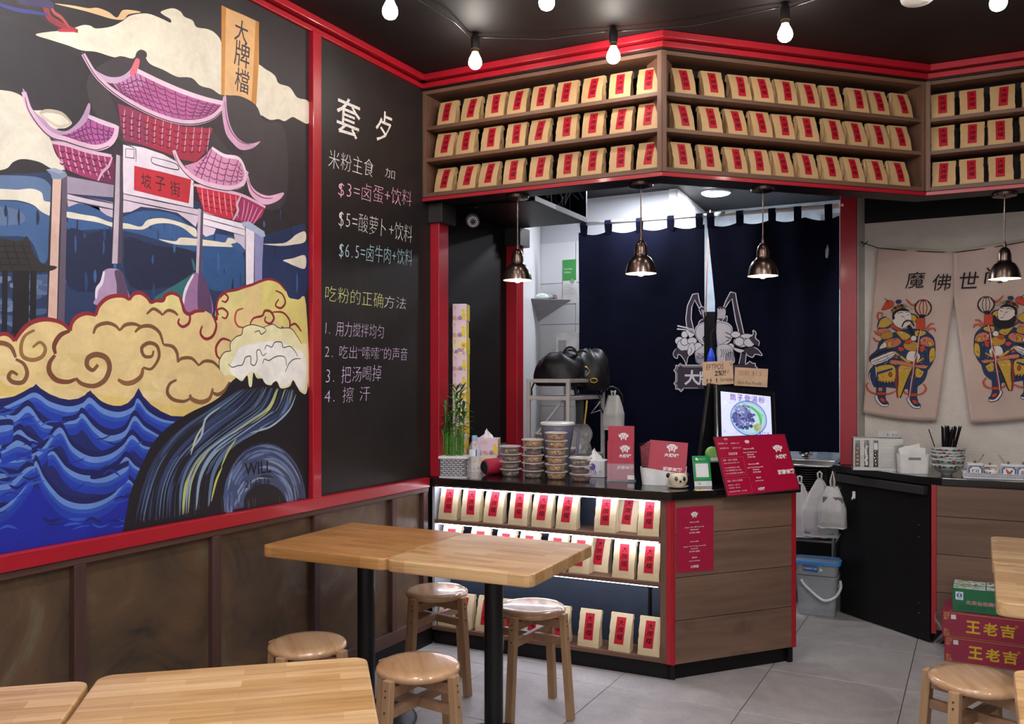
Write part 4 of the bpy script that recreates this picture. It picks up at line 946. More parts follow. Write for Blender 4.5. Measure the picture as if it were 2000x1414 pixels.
for w, c, pts in [
    (.013, '#95693c', [(165, 265), (118, 292), (98, 345), (108, 395), (155, 412), (202, 395), (218, 355), (192, 325), (155, 350)]),
    (.015, BR, [(-120, 400), (-60, 340), (0, 328), (48, 348), (72, 400)]), (.014, BR, [(72, 408), (112, 432), (128, 478), (108, 520), (62, 522), (37, 498), (52, 470), (82, 486)]),
    (.016, '#6f3a28', [(340, 268), (292, 290), (262, 340), (268, 382)]), (.017, '#7c4630', [(266, 388), (240, 425), (238, 470), (272, 510), (328, 520), (368, 506)]), (.019, BR, [(368, 502), (400, 530), (460, 540), (512, 510), (535, 450), (518, 402), (470, 385), (430, 402), (424, 440), (452, 462), (478, 435)]),
    (.013, BR, [(455, 282), (472, 246), (520, 230), (562, 242), (586, 268)]), (.013, BR, [(586, 266), (612, 240), (652, 234), (690, 246)]), (.014, BR, [(660, 275), (692, 248), (740, 246), (782, 278), (800, 335)]), (.014, BR, [(800, 336), (846, 346), (868, 378), (872, 424)]), (.013, BR, [(872, 422), (892, 404), (940, 404), (976, 440)]), (.013, BR, [(976, 438), (1004, 418), (1045, 422), (1078, 452)]),
    (.014, BR, [(752, 366), (742, 394), (706, 392), (694, 352), (730, 328), (770, 345), (778, 400), (742, 455), (700, 448)]), (.018, '#8a5c38', [(700, 450), (690, 492), (650, 522), (610, 526), (576, 508)]),
    (.014, BR, [(866, 510), (832, 530), (820, 572), (848, 606), (900, 616), (932, 602)]), (.018, '#8a5c38', [(932, 582), (940, 604), (985, 620), (1028, 602), (1045, 552)]), (.016, BR, [(1042, 572), (1070, 582), (1104, 562), (1128, 520)]),
    (.012, BR, [(718, 186), (750, 160), (782, 176), (796, 192)]), (.012, BR, [(796, 190), (822, 168), (852, 174), (872, 192)]),
    (.011, RD, [(898, 168), (930, 190), (926, 230), (896, 248), (874, 230), (880, 208)]), (.012, RD, [(1042, 190), (1062, 240), (1045, 292), (1010, 308), (984, 282), (992, 244)]), (.011, RD, [(1132, 318), (1092, 308), (1062, 345), (1064, 388), (1082, 408)]),
    (.009, RD, [(1074, 192), (1068, 166), (1094, 158), (1118, 180), (1108, 206), (1088, 200)]), (.009, RD, [(1082, 104), (1102, 86), (1120, 104), (1108, 126), (1088, 120)]), (.009, '#b5443c', [(1196, 158), (1164, 170), (1154, 212), (1170, 246), (1206, 252)]),
    (.011, RD, [(1228, 236), (1246, 206), (1288, 194), (1302, 170), (1330, 174), (1346, 206), (1328, 232), (1302, 220), (1306, 196)]), (.010, RD, [(1340, 176), (1390, 178), (1422, 214), (1424, 252), (1408, 266), (1384, 246)]), (.010, RD, [(1424, 246), (1452, 234), (1482, 272)]), (.010, RD, [(1354, 70), (1388, 88), (1402, 130), (1380, 156), (1354, 142), (1370, 112)])]:
    L(pts, w, c, B_, .45)
# ---- sea
crest = [(-260, 640), (-100, 560), (-60, 590), (0, 602), (60, 590), (125, 565), (172, 530)]
sea = [(-260, 610), (-120, 560), (-40, 600), (0, 602), (60, 592), (120, 568), (150, 550), (172, 530), (195, 552), (240, 580), (290, 600), (335, 608), (380, 602), (415, 584), (440, 561), (460, 590), (500, 618), (545, 637), (590, 638), (625, 624), (655, 592), (678, 549), (700, 590), (740, 632), (790, 665), (840, 688), (900, 690), (900, 1500), (-260, 1560)]
P(sea, '#1c2468', False, B_)
P([(-260, 1180), (100, 1060), (200, 1050), (360, 1160), (600, 1060), (620, 1300), (300, 1500), (-260, 1560)], '#15249a', True, B_)
rows = [
    [(-150, 690), (0, 655), (100, 612), (168, 585), (240, 630), (330, 655), (400, 640), (438, 612), (500, 662), (580, 682), (650, 655), (674, 612), (725, 672), (800, 712), (880, 722)],
    [(-150, 700), (0, 692), (70, 700), (135, 655), (200, 730), (255, 745)], [(300, 725), (370, 715), (402, 688), (460, 755), (530, 798), (610, 775), (657, 700), (710, 750), (800, 800)],
    [(-150, 880), (0, 840), (60, 790), (95, 772), (130, 800), (180, 822)], [(-150, 900), (0, 908), (100, 902), (200, 862), (288, 758), (350, 850), (440, 902), (530, 892), (600, 845), (646, 792), (700, 840), (760, 850)],
    [(-150, 960), (0, 988), (90, 992)], [(230, 880), (262, 874), (320, 950), (400, 992), (490, 990), (570, 952), (616, 902), (660, 940), (700, 960)], [(0, 870), (60, 832), (90, 825), (150, 850)],
    [(-200, 1230), (0, 1150), (80, 1080), (150, 980), (172, 925), (215, 1010), (290, 1098), (370, 1132), (460, 1128), (550, 1085), (620, 1010), (660, 1040)], [(-200, 1060), (0, 1040), (60, 1020), (120, 960), (160, 940)],
    [(440, 1010), (520, 1000), (600, 960), (630, 940)], [(-200, 780), (0, 752), (60, 742)]]
for r_ in rows:
    lo = [(x, y + 34) for x, y in r_]; up = [(x, y - 22) for x, y in r_]
    a.map2 = B_; a.band(lo, .056, '#1c3aa6', .5); a.band(up, .030, '#14195a', .6); a.band([(x, y + 14) for x, y in r_], .030, '#2c50b0', .6); a.band(r_, .020, '#6488cc', .7)
for k in range(60):
    x, y = random.uniform(-180, 640), random.uniform(660, 1300); L([(x, y), (x + 40, y + random.uniform(-25, 22)), (x + 90, y + random.uniform(-30, 10))], random.uniform(.004, .010), random.choice(['#1a2d96', '#172060', '#2a4cb0', '#111a70', '#2f55b8']), B_, .9)
# ---- the great dark wave
P([(1140, 515), (1100, 575), (1035, 622), (950, 662), (880, 702), (800, 762), (742, 832), (700, 915), (668, 985), (640, 1060), (622, 1140), (604, 1240), (600, 1262), (700, 1262), (1000, 1190), (1510, 1090), (1510, 470), (1240, 470)], '#17151d', True, B_)
g0 = [(1165, 560), (1010, 660), (860, 770), (762, 900), (700, 1050), (660, 1210)]; g1 = [(1300, 545), (1240, 640), (1080, 760), (930, 890), (860, 1030), (850, 1190)]; g2 = [(1450, 560), (1410, 680), (1290, 748), (1140, 840), (1060, 960), (1030, 1130)]
for k in range(150):
    t = random.random() ** .9; ga, gb, f = (g0, g1, t * 2) if t < .5 else (g1, g2, t * 2 - 1)
    pts = [(p[0] + (q[0] - p[0]) * f, p[1] + (q[1] - p[1]) * f) for p, q in zip(ga, gb)]
    i0 = random.randint(0, 2); i1 = random.randint(i0 + 2, 6)
    c = random.choice(['#33406a', '#2b3454', '#46587e', '#1a1a26', '#5b7396', '#20233a'] + (['#8fa6bd', '#b8bd74'] if t > .45 else []))
    L(pts[i0:i1], random.uniform(.005, .02), c, B_, .9)
for w, c, pts in ((.01, '#c6c660', [(1090, 940), (1060, 1010), (1036, 1110)]), (.01, '#9fb3c0', [(1080, 645), (1010, 700), (985, 790), (930, 860)]), (.009, '#b9c17a', [(1160, 800), (1120, 860), (1085, 940)]), (.008, '#a8bccb', [(1455, 580), (1420, 660), (1330, 740), (1230, 770)]), (.008, '#c3c89a', [(1000, 730), (960, 800), (935, 880)])): L(pts, w, c, B_, .8)
def arc(r0x, r0y, a0, a1, n=16, cx=1300, cy=1120): return [(cx + r0x * math.cos(R(a0 + (a1 - a0) * i / n)), cy - r0y * math.sin(R(a0 + (a1 - a0) * i / n))) for i in range(n + 1)]
P(arc(205, 300, 188, 5) + arc(100, 95, 10, 190), '#435072', False, B_)
for k in range(46):
    f = random.random(); rx, ry = 105 + 98 * f, 98 + 195 * f; s0 = random.uniform(20, 150)
    L(arc(rx, ry, s0, s0 - random.uniform(20, 70), 8), random.uniform(.005, .014), random.choice(['#5b6d98', '#6a7fa8', '#38446a', '#7f93b8', '#2a2e48', '#8a98a8']), B_, .9)
    s0 = random.uniform(110, 180); L(arc(rx, ry, s0, s0 + random.uniform(8, 30), 6), random.uniform(.005, .012), random.choice(['#5b6d98', '#47598a', '#7f93b8']), B_, .9)
P(arc(104, 98, 200, -15), '#1d1a24', False, B_)
for k in range(60):                                     # ragged lower edge
    x = random.uniform(620, 1480); y = 1232 - (x - 620) * .135; L([(x, y - random.uniform(30, 90)), (x + 2, y - 10)], .006, random.choice(['#1a1820', '#6d6a6c', '#2b2f45', '#17151d']), B_, .8)
for t, px, py, h in (('WILL', 1268, 975, 62), ('21.12.16', 1266, 1034, 36)):
    c0 = B_((px, py)); hh = B_((px, py - h))[1] - c0[1]; a.text(t, c0[0], c0[1], hh, '#14121c', w=hh * (2.9 if t == 'WILL' else 4.6), off=.012, align='C')
# ---- foam
P([(1078, 420), (1098, 378), (1130, 368), (1128, 330), (1150, 300), (1185, 286), (1195, 252), (1235, 238), (1290, 250), (1335, 236), (1372, 252), (1425, 256), (1455, 290), (1480, 330), (1510, 350), (1510, 560), (1480, 572), (1458, 540), (1440, 512), (1425, 540), (1395, 552), (1375, 548), (1362, 520), (1345, 516), (1332, 536), (1305, 530), (1290, 504), (1262, 502), (1244, 474), (1236, 540), (1222, 538), (1214, 488), (1188, 516), (1160, 500), (1130, 484), (1102, 490), (1080, 462)], '#ece3b4', True, B_)
P([(1125, 460), (1150, 400), (1180, 350), (1260, 330), (1350, 320), (1440, 350), (1500, 400), (1500, 540), (1480, 560), (1456, 530), (1438, 505), (1420, 530), (1385, 545), (1362, 514), (1330, 530), (1300, 524), (1285, 498), (1245, 470), (1215, 480), (1190, 505), (1150, 490)], '#f3f0ea', True, B_)
for pts in ([(1078, 462), (1076, 415), (1100, 375), (1132, 368)], [(1132, 368), (1130, 330), (1158, 298), (1186, 286), (1196, 252), (1240, 238), (1292, 252), (1305, 262)], [(1292, 252), (1340, 236), (1372, 254), (1428, 256), (1458, 292), (1482, 332)], [(1250, 275), (1272, 268), (1282, 285), (1300, 275), (1308, 265)],
            [(1300, 360), (1310, 340), (1335, 348), (1350, 325), (1382, 325), (1392, 350), (1425, 345), (1450, 370), (1462, 395)], [(1120, 432), (1140, 448), (1165, 440), (1190, 435), (1205, 400), (1230, 395), (1232, 430), (1250, 438), (1262, 410), (1260, 370), (1275, 362), (1290, 390), (1308, 378)],
            [(1290, 430), (1298, 408), (1320, 415), (1345, 400), (1372, 392), (1400, 400), (1408, 440)], [(1402, 470), (1420, 430), (1445, 408), (1478, 405)]): L(pts, .0045, '#4a4a42', B_, .3)
a.build('paint', PAINT, mural)

# ------------------------------------------------------------------ chalkboard
cbd = root('chalkboard', 'tall black chalkboard with handwritten Chinese menu beside the mural', 'chalkboard', (0, 0, 0))
CBM, nt, b = nodes('chalk_dusted_black')
v = coords(nt); f = noise(nt, v, 2.2, 5, .6, 1.2); f2 = noise(nt, coords(nt, (1, 1, .3)), 14, 4, .6)
nt.links.new(mixc(nt, .4, ramp(nt, f, [(.35, '#171314'), (.6, '#1c1819'), (.8, '#2b2728')]), ramp(nt, f2, [(.4, '#161213'), (.75, '#242021')])), b.inputs['Base Color']); b.inputs['Roughness'].default_value = .5
MB().box(WX, Ym1, .888, WX + .005, YS + .12, 2.925).build('board', CBM, cbd)
CHK, nt, b = nodes('chalk'); at = N(nt, 'ShaderNodeAttribute', attribute_name='Col'); v = coords(nt); f = noise(nt, v, 160, 2, .6)
nt.links.new(at.outputs['Color'], b.inputs['Base Color']); nt.links.new(ramp(nt, f, [(.30, (.35, .35, .35, 1)), (.45, (1, 1, 1, 1))]), b.inputs['Alpha']); b.inputs['Roughness'].default_value = .9
def chalk(t, x0, y0, x1, y1, h, c, off=-.017, jit=.05, wf=1.):
    k_ = Art(lambda u, v, e: (WX + .0055 + e, u, v), 1e-5)
    p0, p1 = wl(x0, y0), wl(x1, y1); hh = wl(x0, y0 - h / 2)[1] - wl(x0, y0 + h / 2)[1]
    k_.chars(t, p0, p1, hh, c, off, slant=.08, jit=jit, wf=wf)
    k_.build('chalk_line', CHK, cbd, kind='stuff')
WHT, PNK, BLU, YEL, LIL = '#e8e2df', '#eab0d0', '#b4dbe4', '#e2e29a', '#dcc6e8'
chalk('套', 654, 228, 703, 232, 70, WHT, .004); chalk('歺', 729, 246, 766, 250, 62, WHT, .004)
chalk('米粉主食', 639, 309, 729, 330, 34, WHT); chalk('加', 749, 338, 771, 340, 18, WHT)
chalk('$3=卤蛋+饮料', 657, 368, 803, 388, 34, PNK); chalk('$5=酸萝卜+饮料', 658, 425, 804, 458, 36, WHT); chalk('$6.5=卤牛肉+饮料', 659, 487, 804, 504, 34, BLU)
chalk('吃粉的正确', 632, 572, 748, 588, 30, YEL); chalk('方法', 747, 589, 793, 593, 24, WHT)
chalk('1. 用力搅拌均匀', 631, 640, 749, 648, 28, LIL); chalk('2. 吃出“嗦嗦”的声音', 631, 686, 795, 692, 26, LIL); chalk('3. 把汤喝掉', 632, 734, 744, 728, 32, LIL); chalk('4. 擦 汗', 630, 774, 722, 768, 30, LIL)
# ------------------------------------------------------------------ navy curtain on its rod
FABN, nt, b = nodes('navy_cotton')
v = coords(nt); f = noise(nt, v, 7, 4, .6); wv = noise(nt, coords(nt, (1, 1, .15)), 260, 2, .5)
nt.links.new(ramp(nt, f, [(.3, '#080a1b'), (.7, '#0c0f23')]), b.inputs['Base Color']); b.inputs['Roughness'].default_value = .85; b.inputs['Specular IOR Level'].default_value = .08
bump(nt, b, wv, .2, .0008)
RA, RB = (.497, 5.88), (2.012, 5.245); ur, Lr = unit(RA, RB); rzr = math.atan2(ur[1], ur[0]) + AC; ZR_ = 2.455
ro = root('curtain_rod', 'white curtain rod between the soffit and the red post', 'curtain rod', cw(RA[0], RA[1], ZR_), rzr)
MB().tube([(-.05, 0, 0), (Lr, 0, .0)], .0125, 16).build('rod', WP, ro, smooth=True)
MB().tube([(.87, 0, 0), (.93, 0, 0)], .0155, 16).build('joint_sleeve', WP, ro, smooth=True)
MB().lathe([(.022, 0), (.022, .012), (.016, .022), (0, .022)], 16, M4=Matrix.Translation((Lr - .001, 0, 0)) @ Matrix.Rotation(R(-90), 4, 'Y')).build('end_cap', WP, ro)
def rod_s(px):                                   # distance along the rod line seen at photo column px
    c = (px - 1000) / FP; return (RA[0] - c * RA[1]) / (c * ur[1] - ur[0])
s_l0, s_l1, s_r0, s_r1 = -.045, rod_s(1376), rod_s(1381), rod_s(1639)
ztop = ZR_ - .055
def curt(x, z, part):                            # depth of the cloth: soft folds that deepen to the right
    k = max(0, x - .78) * 1.5 if part else .35
    low = (ztop - z); f_ = max(0, min(1, (abs(x - .80) - .36) / .2)) if z < 2.15 else 1
    if z < 2.15: f_ = max(f_, min(1, (z - 1.95) / .2) if z > 1.95 else 0)
    return f_ * .012 * math.sin(x * 21 + .5) * k + f_ * .009 * math.sin(x * 9 + low * 1.6) * (.5 + k) + f_ * .02 * k * math.sin((x * 5 + low * 4.2)) * min(1, low * 2)
def cx_(x, z, part):
    low = (ztop - z)
    if part == 0: return x if x < s_l1 - .3 else x
    return x + .05 * min(1, low / .5) * max(0, 1 - (x - s_r0) / .35)
def cloth(part, x0, x1, zb, lb, tabs):
    rt = root('noren_curtain', lb, 'curtain', cw(RA[0], RA[1], 0), rzr, None)
    nx, nz = 70, 46; m = MB(); vs = []
    for j in range(nz + 1):
        for i in range(nx + 1):
            x = x0 + (x1 - x0) * i / nx; t = j / nz
            sag = .022 * abs(math.sin((x - x0) / (x1 - x0) * math.pi * (len(tabs) - 1))) * (1 - t)
            z = ztop - sag - (ztop - zb) * t
            vs.append((cx_(x, z, part), curt(x, z, part), z))
    m.add(vs, [(j * (nx + 1) + i, j * (nx + 1) + i + 1, (j + 1) * (nx + 1) + i + 1, (j + 1) * (nx + 1) + i) for j in range(nz) for i in range(nx)])
    m.build('cloth', FABN, rt, smooth=True)
    for x in tabs:
        t = MB(); w = .022; y = curt(x, ztop, part); pts = [(y, ztop - .03), (-.017, ZR_ - .012), (-.0145, ZR_ + .008), (0, ZR_ + .0165), (.0145, ZR_ + .008), (.017, ZR_ - .012), (y + .004, ztop - .03)]
        vv = []; 
        for yy, z in pts: vv += [(x - w, yy, z), (x + w, yy, z)]
        t.add(vv, [(2 * i, 2 * i + 1, 2 * i + 3, 2 * i + 2) for i in range(len(pts) - 1)]); t.build('hanging_tab', FABN, rt)
    return rt
cl = cloth(0, s_l0, s_l1, .70, 'dark navy curtain left half, hanging behind the pendant with half the emblem', [s_l0 + .035, rod_s(1188), rod_s(1249), rod_s(1310), rod_s(1366)])
cr = cloth(1, s_r0, s_r1, .955, 'dark navy curtain right half, with folds running to the red post', [rod_s(1388), rod_s(1445), rod_s(1508), rod_s(1558), rod_s(1618)])
# emblem printed across both halves
EMB = paint('white_print', .7, .06, 20, bmp=0)
def cp(px, py):
    s = rod_s(px); Y = RA[1] + ur[1] * s; return (s, CH - (py - HY) / FP * Y)
def E_(p): return cp(1300 + p[0] * .15564, 560 + p[1] * .15564)
for part, rt, clipx in ((0, cl, (-9, s_l1 - .002)), (1, cr, (s_r0 + .038, 9))):
    def fe(u, v, e, part=part, clipx=clipx):
        u = max(clipx[0], min(clipx[1], u)); return (u, curt(u, v, part) - .0035 - e, v)
    a = Art(fe, 2e-5); 
    WHc, PU, GR, OUT = '#d8d3da', '#3a2c40', '#a79fae', '#e6e2e8'
    def side(pts): 
        xs = [p[0] for p in pts]; return (max(xs) < 640) if part == 0 else (min(xs) > 560)
    def P(pts, c, s=False):
        if side(pts) or (part == 0 and min(p[0] for p in pts) < 505) or (part == 1 and max(p[0] for p in pts) > 650): a.map2 = E_; a.poly(pts, c, s, 4); (a.line(pts + pts[:1], .0032, PU, s, 0) if c in (WHc, OUT, GR) and s else None)
    def L(pts, w, c, tp=.3, s=True):
        if side(pts) or (part == 0 and min(p[0] for p in pts) < 505) or (part == 1 and max(p[0] for p in pts) > 650): a.map2 = E_; a.line(pts, w, c, s, tp)
    if part == 0:
        ant = [(340, 95), (408, 82), (425, 180), (458, 262), (430, 285), (365, 165), (330, 260), (322, 400), (350, 520), (270, 540), (255, 400), (275, 240)]
    else:
        ant = [(815, 65), (878, 80), (905, 240), (955, 460), (985, 600), (930, 610), (880, 420), (835, 150), (790, 200), (750, 265), (722, 270), (760, 170)]
    P(ant, PU); L(ant + ant[:1], .006, OUT, 0, False)
    if part == 0:
        P([(150, 480), (360, 530), (360, 552), (145, 540), (145, 520), (300, 540), (300, 532), (150, 500)], OUT)
        P([(410, 470), (430, 430), (470, 405), (440, 350), (440, 320), (420, 285), (450, 250), (495, 260), (510, 300), (510, 440), (450, 450)], PU, True); L([(420, 280), (445, 250), (500, 262)], .005, OUT); L([(445, 350), (440, 330), (418, 290)], .005, OUT); L([(410, 470), (430, 430), (470, 405)], .005, OUT)
        for d in (0, 18, 36): L([(455 + d, 290), (470 + d, 340), (490 + d, 410)], .006, WHc)
        P([(365, 560), (375, 510), (420, 465), (480, 445), (540, 440), (540, 740), (480, 730), (420, 690), (375, 620)], OUT, True); P([(378, 560), (392, 515), (430, 478), (485, 460), (540, 456), (540, 690), (480, 700), (420, 670), (385, 615)], WHc, True)
        P([(465, 650), (480, 620), (510, 612), (510, 700), (480, 690)], PU, True); P([(476, 652), (488, 632), (510, 625), (510, 690), (484, 680)], GR, True)
        for c0, rx, ry in (((240, 600), 42, 45), ((175, 680), 55, 52), ((225, 735), 80, 75), ((240, 690), 48, 48), ((335, 680), 60, 45), ((410, 760), 55, 60)):
            q = [(c0[0] + rx * math.cos(R(t)), c0[1] + ry * math.sin(R(t))) for t in range(0, 360, 24)]; P(q, OUT, True); L(q + q[:1], .004, PU, 0)
        P([(250, 545), (300, 520), (360, 530), (365, 600), (310, 640), (280, 600)], OUT, True)
        for k in range(4): L([(275 + k * 18, 540 - k * 4), (300 + k * 16, 560), (330 + k * 10, 580 + k * 5)], .0035, PU)
        P([(150, 760), (200, 800), (270, 800), (275, 900), (265, 970), (235, 930), (200, 880), (160, 850), (140, 900), (105, 870), (100, 820), (130, 780)], PU, True); L([(130, 780), (98, 830), (108, 880), (148, 900), (160, 850), (200, 870), (240, 930), (262, 975), (285, 880), (340, 830)], .005, OUT)
        P([(290, 740), (340, 700), (370, 760), (360, 820), (300, 870), (275, 820)], OUT, True); L([(310, 760), (330, 800), (300, 850)], .004, PU)
        P([(370, 820), (440, 760), (510, 740), (510, 960), (400, 960), (375, 900)], WHc, True); P([(390, 860), (440, 900), (480, 870), (510, 880), (510, 950), (400, 950)], GR, True)
        for k in range(5): L([(390 + k * 22, 830), (420 + k * 18, 860 + k * 8), (400 + k * 24, 910)], .004, PU)
        fr = [(130, 985), (160, 990), (185, 962), (215, 985), (512, 985), (512, 1000), (512, 1285), (225, 1285), (195, 1318), (165, 1285), (128, 1285), (128, 1240), (105, 1215), (130, 1180), (130, 1080), (104, 1050), (130, 1020)]
        P(fr, PU); L(fr[:5], .006, OUT, 0, False); L(fr[7:] + fr[:1], .006, OUT, 0, False)
        fi = [(150, 1010), (180, 990), (510, 1003)]; L([(510, 1004), (222, 1004), (190, 985), (150, 1008), (150, 1040), (125, 1052), (148, 1085), (148, 1185), (125, 1215), (148, 1240), (148, 1268), (195, 1295), (228, 1270), (410, 1270)], .0028, OUT, 0, False)
        q0, q1 = E_((332, 1235)), E_((332, 1045)); h = q1[1] - q0[1]; a.text('大', q0[0], q0[1], h, OUT, w=h * 1.02, off=.03, align='C')
        q0, q1 = E_((505, 1235)), E_((505, 1060)); h = q1[1] - q0[1]; a.text('牌', q0[0] - .004, q0[1], h, OUT, w=h * .92, off=.025, align='C')
    else:
        P([(650, 270), (700, 250), (755, 270), (760, 330), (740, 370), (770, 375), (775, 440), (700, 440), (650, 420)], PU, True)
        for k in range(6): L([(655 + k * 17, 270 + (k % 2) * 10), (662 + k * 17, 330), (655 + k * 15, 400)], .007, WHc)
        L([(700, 440), (760, 370), (775, 380), (770, 440)], .005, OUT)
        P([(640, 435), (700, 430), (780, 450), (835, 500), (845, 570), (830, 660), (770, 720), (650, 735)], OUT, True); P([(640, 452), (700, 450), (770, 468), (820, 512), (828, 570), (812, 640), (760, 690), (650, 700)], WHc, True)
        L([(750, 570), (790, 590), (830, 610)], .006, PU); L([(750, 625), (790, 640), (830, 660)], .006, PU); L([(760, 670), (800, 680)], .006, PU)
        for c0, rx, ry in (((880, 600), 62, 40), ((900, 690), 50, 48), ((960, 690), 95, 70), ((925, 690), 60, 55), ((1050, 700), 70, 55), ((820, 760), 45, 50), ((1020, 620), 80, 30)):
            q = [(c0[0] + rx * math.cos(R(t)), c0[1] + ry * math.sin(R(t))) for t in range(0, 360, 24)]; P(q, OUT, True); L(q + q[:1], .004, PU, 0)
        P([(1050, 640), (1100, 610), (1100, 550), (1135, 580), (1130, 650), (1170, 690), (1170, 740), (1110, 720), (1080, 690)], PU, True); L([(1050, 610), (1098, 600), (1098, 548), (1136, 580), (1130, 645), (1175, 690), (1168, 745)], .006, OUT)
        P([(980, 780), (1100, 750), (1160, 790), (1210, 860), (1130, 845), (1090, 880), (1030, 850), (960, 810)], PU, True); L([(1110, 760), (1165, 790), (1212, 862), (1130, 846), (1092, 885), (1030, 862), (1010, 830)], .006, OUT)
        P([(850, 760), (930, 780), (990, 800), (940, 830), (870, 800)], OUT, True)
        P([(948, 830), (1010, 850), (1000, 970), (920, 970), (940, 880)], PU); L([(948, 830), (940, 880), (920, 970)], .005, OUT, 0); L([(1012, 850), (1002, 960)], .005, OUT, 0)
        P([(650, 735), (760, 720), (830, 760), (860, 850), (860, 960), (700, 960), (650, 940)], WHc, True); P([(760, 850), (840, 820), (850, 940), (760, 930)], GR, True)
        for k in range(5): L([(690 + k * 30, 780), (710 + k * 26, 830), (690 + k * 32, 890)], .004, PU)
        fr = [(690, 985), (1000, 975), (1030, 960), (1055, 935), (1090, 960), (1125, 960), (1130, 1000), (1150, 1015), (1135, 1060), (1135, 1200), (690, 1200)]; P(fr, PU); L(fr[1:9], .006, OUT, 0, False)
    a.build('emblem', EMB, rt)
# translucent strip behind the curtain's right end
o = MB().box(0, 0, 1.95, .12, .003, 2.42).build('plastic_strip', glassy('milky_film', '#d8dce0', .55, .3), loc=cw(1.90, 5.33, 0), rz=rzr); tag(o, 'translucent plastic strip hanging beside the right end of the navy curtain', 'strip')
# blue umbrella and board glimpsed in the gap of the curtain
um = root('folded_umbrella', 'folded blue umbrella hanging in the gap between the curtain halves', 'umbrella', atY(1389, 707, 6.10) - Vector((0, 0, .10)))
MB().lathe([(.0, -.04), (.008, -.03), (.028, .02), (.034, .08), (.026, .14), (.010, .19), (.006, .20)], 10).build('canopy', M('blue_nylon', '#1f47c8', .5), um, smooth=False)
MB().tube([(0, 0, .19), (0, 0, .30), (.02, 0, .33)], .006, 8).build('handle', SOCK, um)
p_ = atY(1387, 700, 6.15); p_.z = 0
bb = root('black_board', 'black equipment board glimpsed in the gap of the navy curtain', 'board', p_, cdir(-23))
MB().rbox(-.07, 0, 0, .07, .03, 1.88, .004).build('board', BLACK, bb); MB().tube([(-.03, -.004, 1.85), (-.02, -.02, 2.1), (.0, -.0, 2.6)], .004, 6).build('cable', M('copper_cable', '#a86a48', .5), bb)

# ------------------------------------------------------------------ cloth hanging with two door guardians
LIN, nt, b = nodes('beige_linen')
v = coords(nt); f = noise(nt, v, 5, 4, .6); w1 = noise(nt, coords(nt, (1, 1, .05)), 420, 2, .5); w2 = noise(nt, coords(nt, (.05, 1, 1)), 420, 2, .5)
mm = N(nt, 'ShaderNodeMath', operation='ADD'); nt.links.new(w1, mm.inputs[0]); nt.links.new(w2, mm.inputs[1])
nt.links.new(ramp(nt, f, [(.3, '#bfa69b'), (.7, '#c9b1a6')]), b.inputs['Base Color']); b.inputs['Roughness'].default_value = .9; bump(nt, b, mm.outputs[0], .25, .0006)
NW = cw(2.03, 5.345).y - .035
def np_(px, py): q = onpl(px, py, Vector((0, NW, 0)), Vector((0, 1, 0))); return (q.x, q.z)
hang = root('cloth_hanging', 'beige linen split cloth hanging with two armoured guardian figures', 'cloth hanging', (0, 0, 0))
def dep(x, z): return NW - .014 - .004 * math.sin(x * 31) * max(0, min(1, (z - 1.9) * 5))
def panel(TL, TR, BL, BR, SP=None, lab='left'):
    m = MB(); nx, nz = 30, 40; vs = []
    for j in range(nz + 1):
        t = j / nz
        for i in range(nx + 1):
            s = i / nx; top = [TL[k] + (TR[k] - TL[k]) * s for k in (0, 1)]; top[1] -= 5 * math.sin(s * math.pi)
            bot = [BL[k] + (BR[k] - BL[k]) * s for k in (0, 1)]; bot[1] += 4 * math.sin(s * math.pi)
            if SP:                                  # the slit starts below the top seam
                f_ = max(0, (t - SP[1]) / (1 - SP[1])) if SP[1] < 1 else 0
                e = BR if SP[0] == 'R' else BL; ref = TR if SP[0] == 'R' else TL
                edge = ref[0] + (e[0] - ref[0]) * f_
                full = top[0] + (bot[0] - top[0]) * t
                if SP[0] == 'R': left = TL[0] + (BL[0] - TL[0]) * t; px = left + (edge - left) * s
                else: right = TR[0] + (BR[0] - TR[0]) * t; px = edge + (right - edge) * s
            else: px = top[0] + (bot[0] - top[0]) * t
            x, z = np_(px, top[1] + (bot[1] - top[1]) * t); vs.append((x, dep(x, z), z))
    m.add(vs, [(j * (nx + 1) + i, j * (nx + 1) + i + 1, (j + 1) * (nx + 1) + i + 1, (j + 1) * (nx + 1) + i) for j in range(nz) for i in range(nx)])
    return m.build('cloth_panel', LIN, hang, smooth=True, sol=.0015)
panel((1715, 486), (1863, 494), (1686, 806), (1829, 822), ('R', .26)); panel((1863, 494), (2075, 460), (1896, 826), (2082, 806), ('L', .26))
th = [(1671, 470), (1682, 474), (1698, 479), (1715, 485), (1780, 491), (1863, 494), (1940, 484), (2075, 459)]
P3 = [(np_(*p)[0], NW - .016, np_(*p)[1]) for p in th]; MB().tube(P3, .003, 6).build('hanging_cord', SOCK, hang)
x, z = np_(1690, 476); MB().tube([(x - .02, NW - .02, z + .012), (x, NW - .03, z - .004), (x + .018, NW - .02, z + .012), (x + .004, NW - .02, z - .002), (x - .014, NW - .02, z - .016)], .0022, 6).build('cord_knot', SOCK, hang)
x, z = np_(1671, 470); MB().ball((x, NW - .015, z), .011, .02, .011, 10, 8).build('wall_peg', STEEL, hang)
PRN = paint('cloth_print', .85, .1, 14, bmp=0)
ar_ = Art(lambda u, v, e: (u, dep(u, v) - .003 - e, v), 1.5e-5)
def T_(p): return np_(1680 + p[0] * .18386, 560 + p[1] * .18386)
OR, YE, BLx, BK, CRx, PK, GD, MR = '#c4452c', '#c9a23c', '#27395f', '#1f1a20', '#e3d6cf', '#c8765e', '#b98a3a', '#8c2f2c'
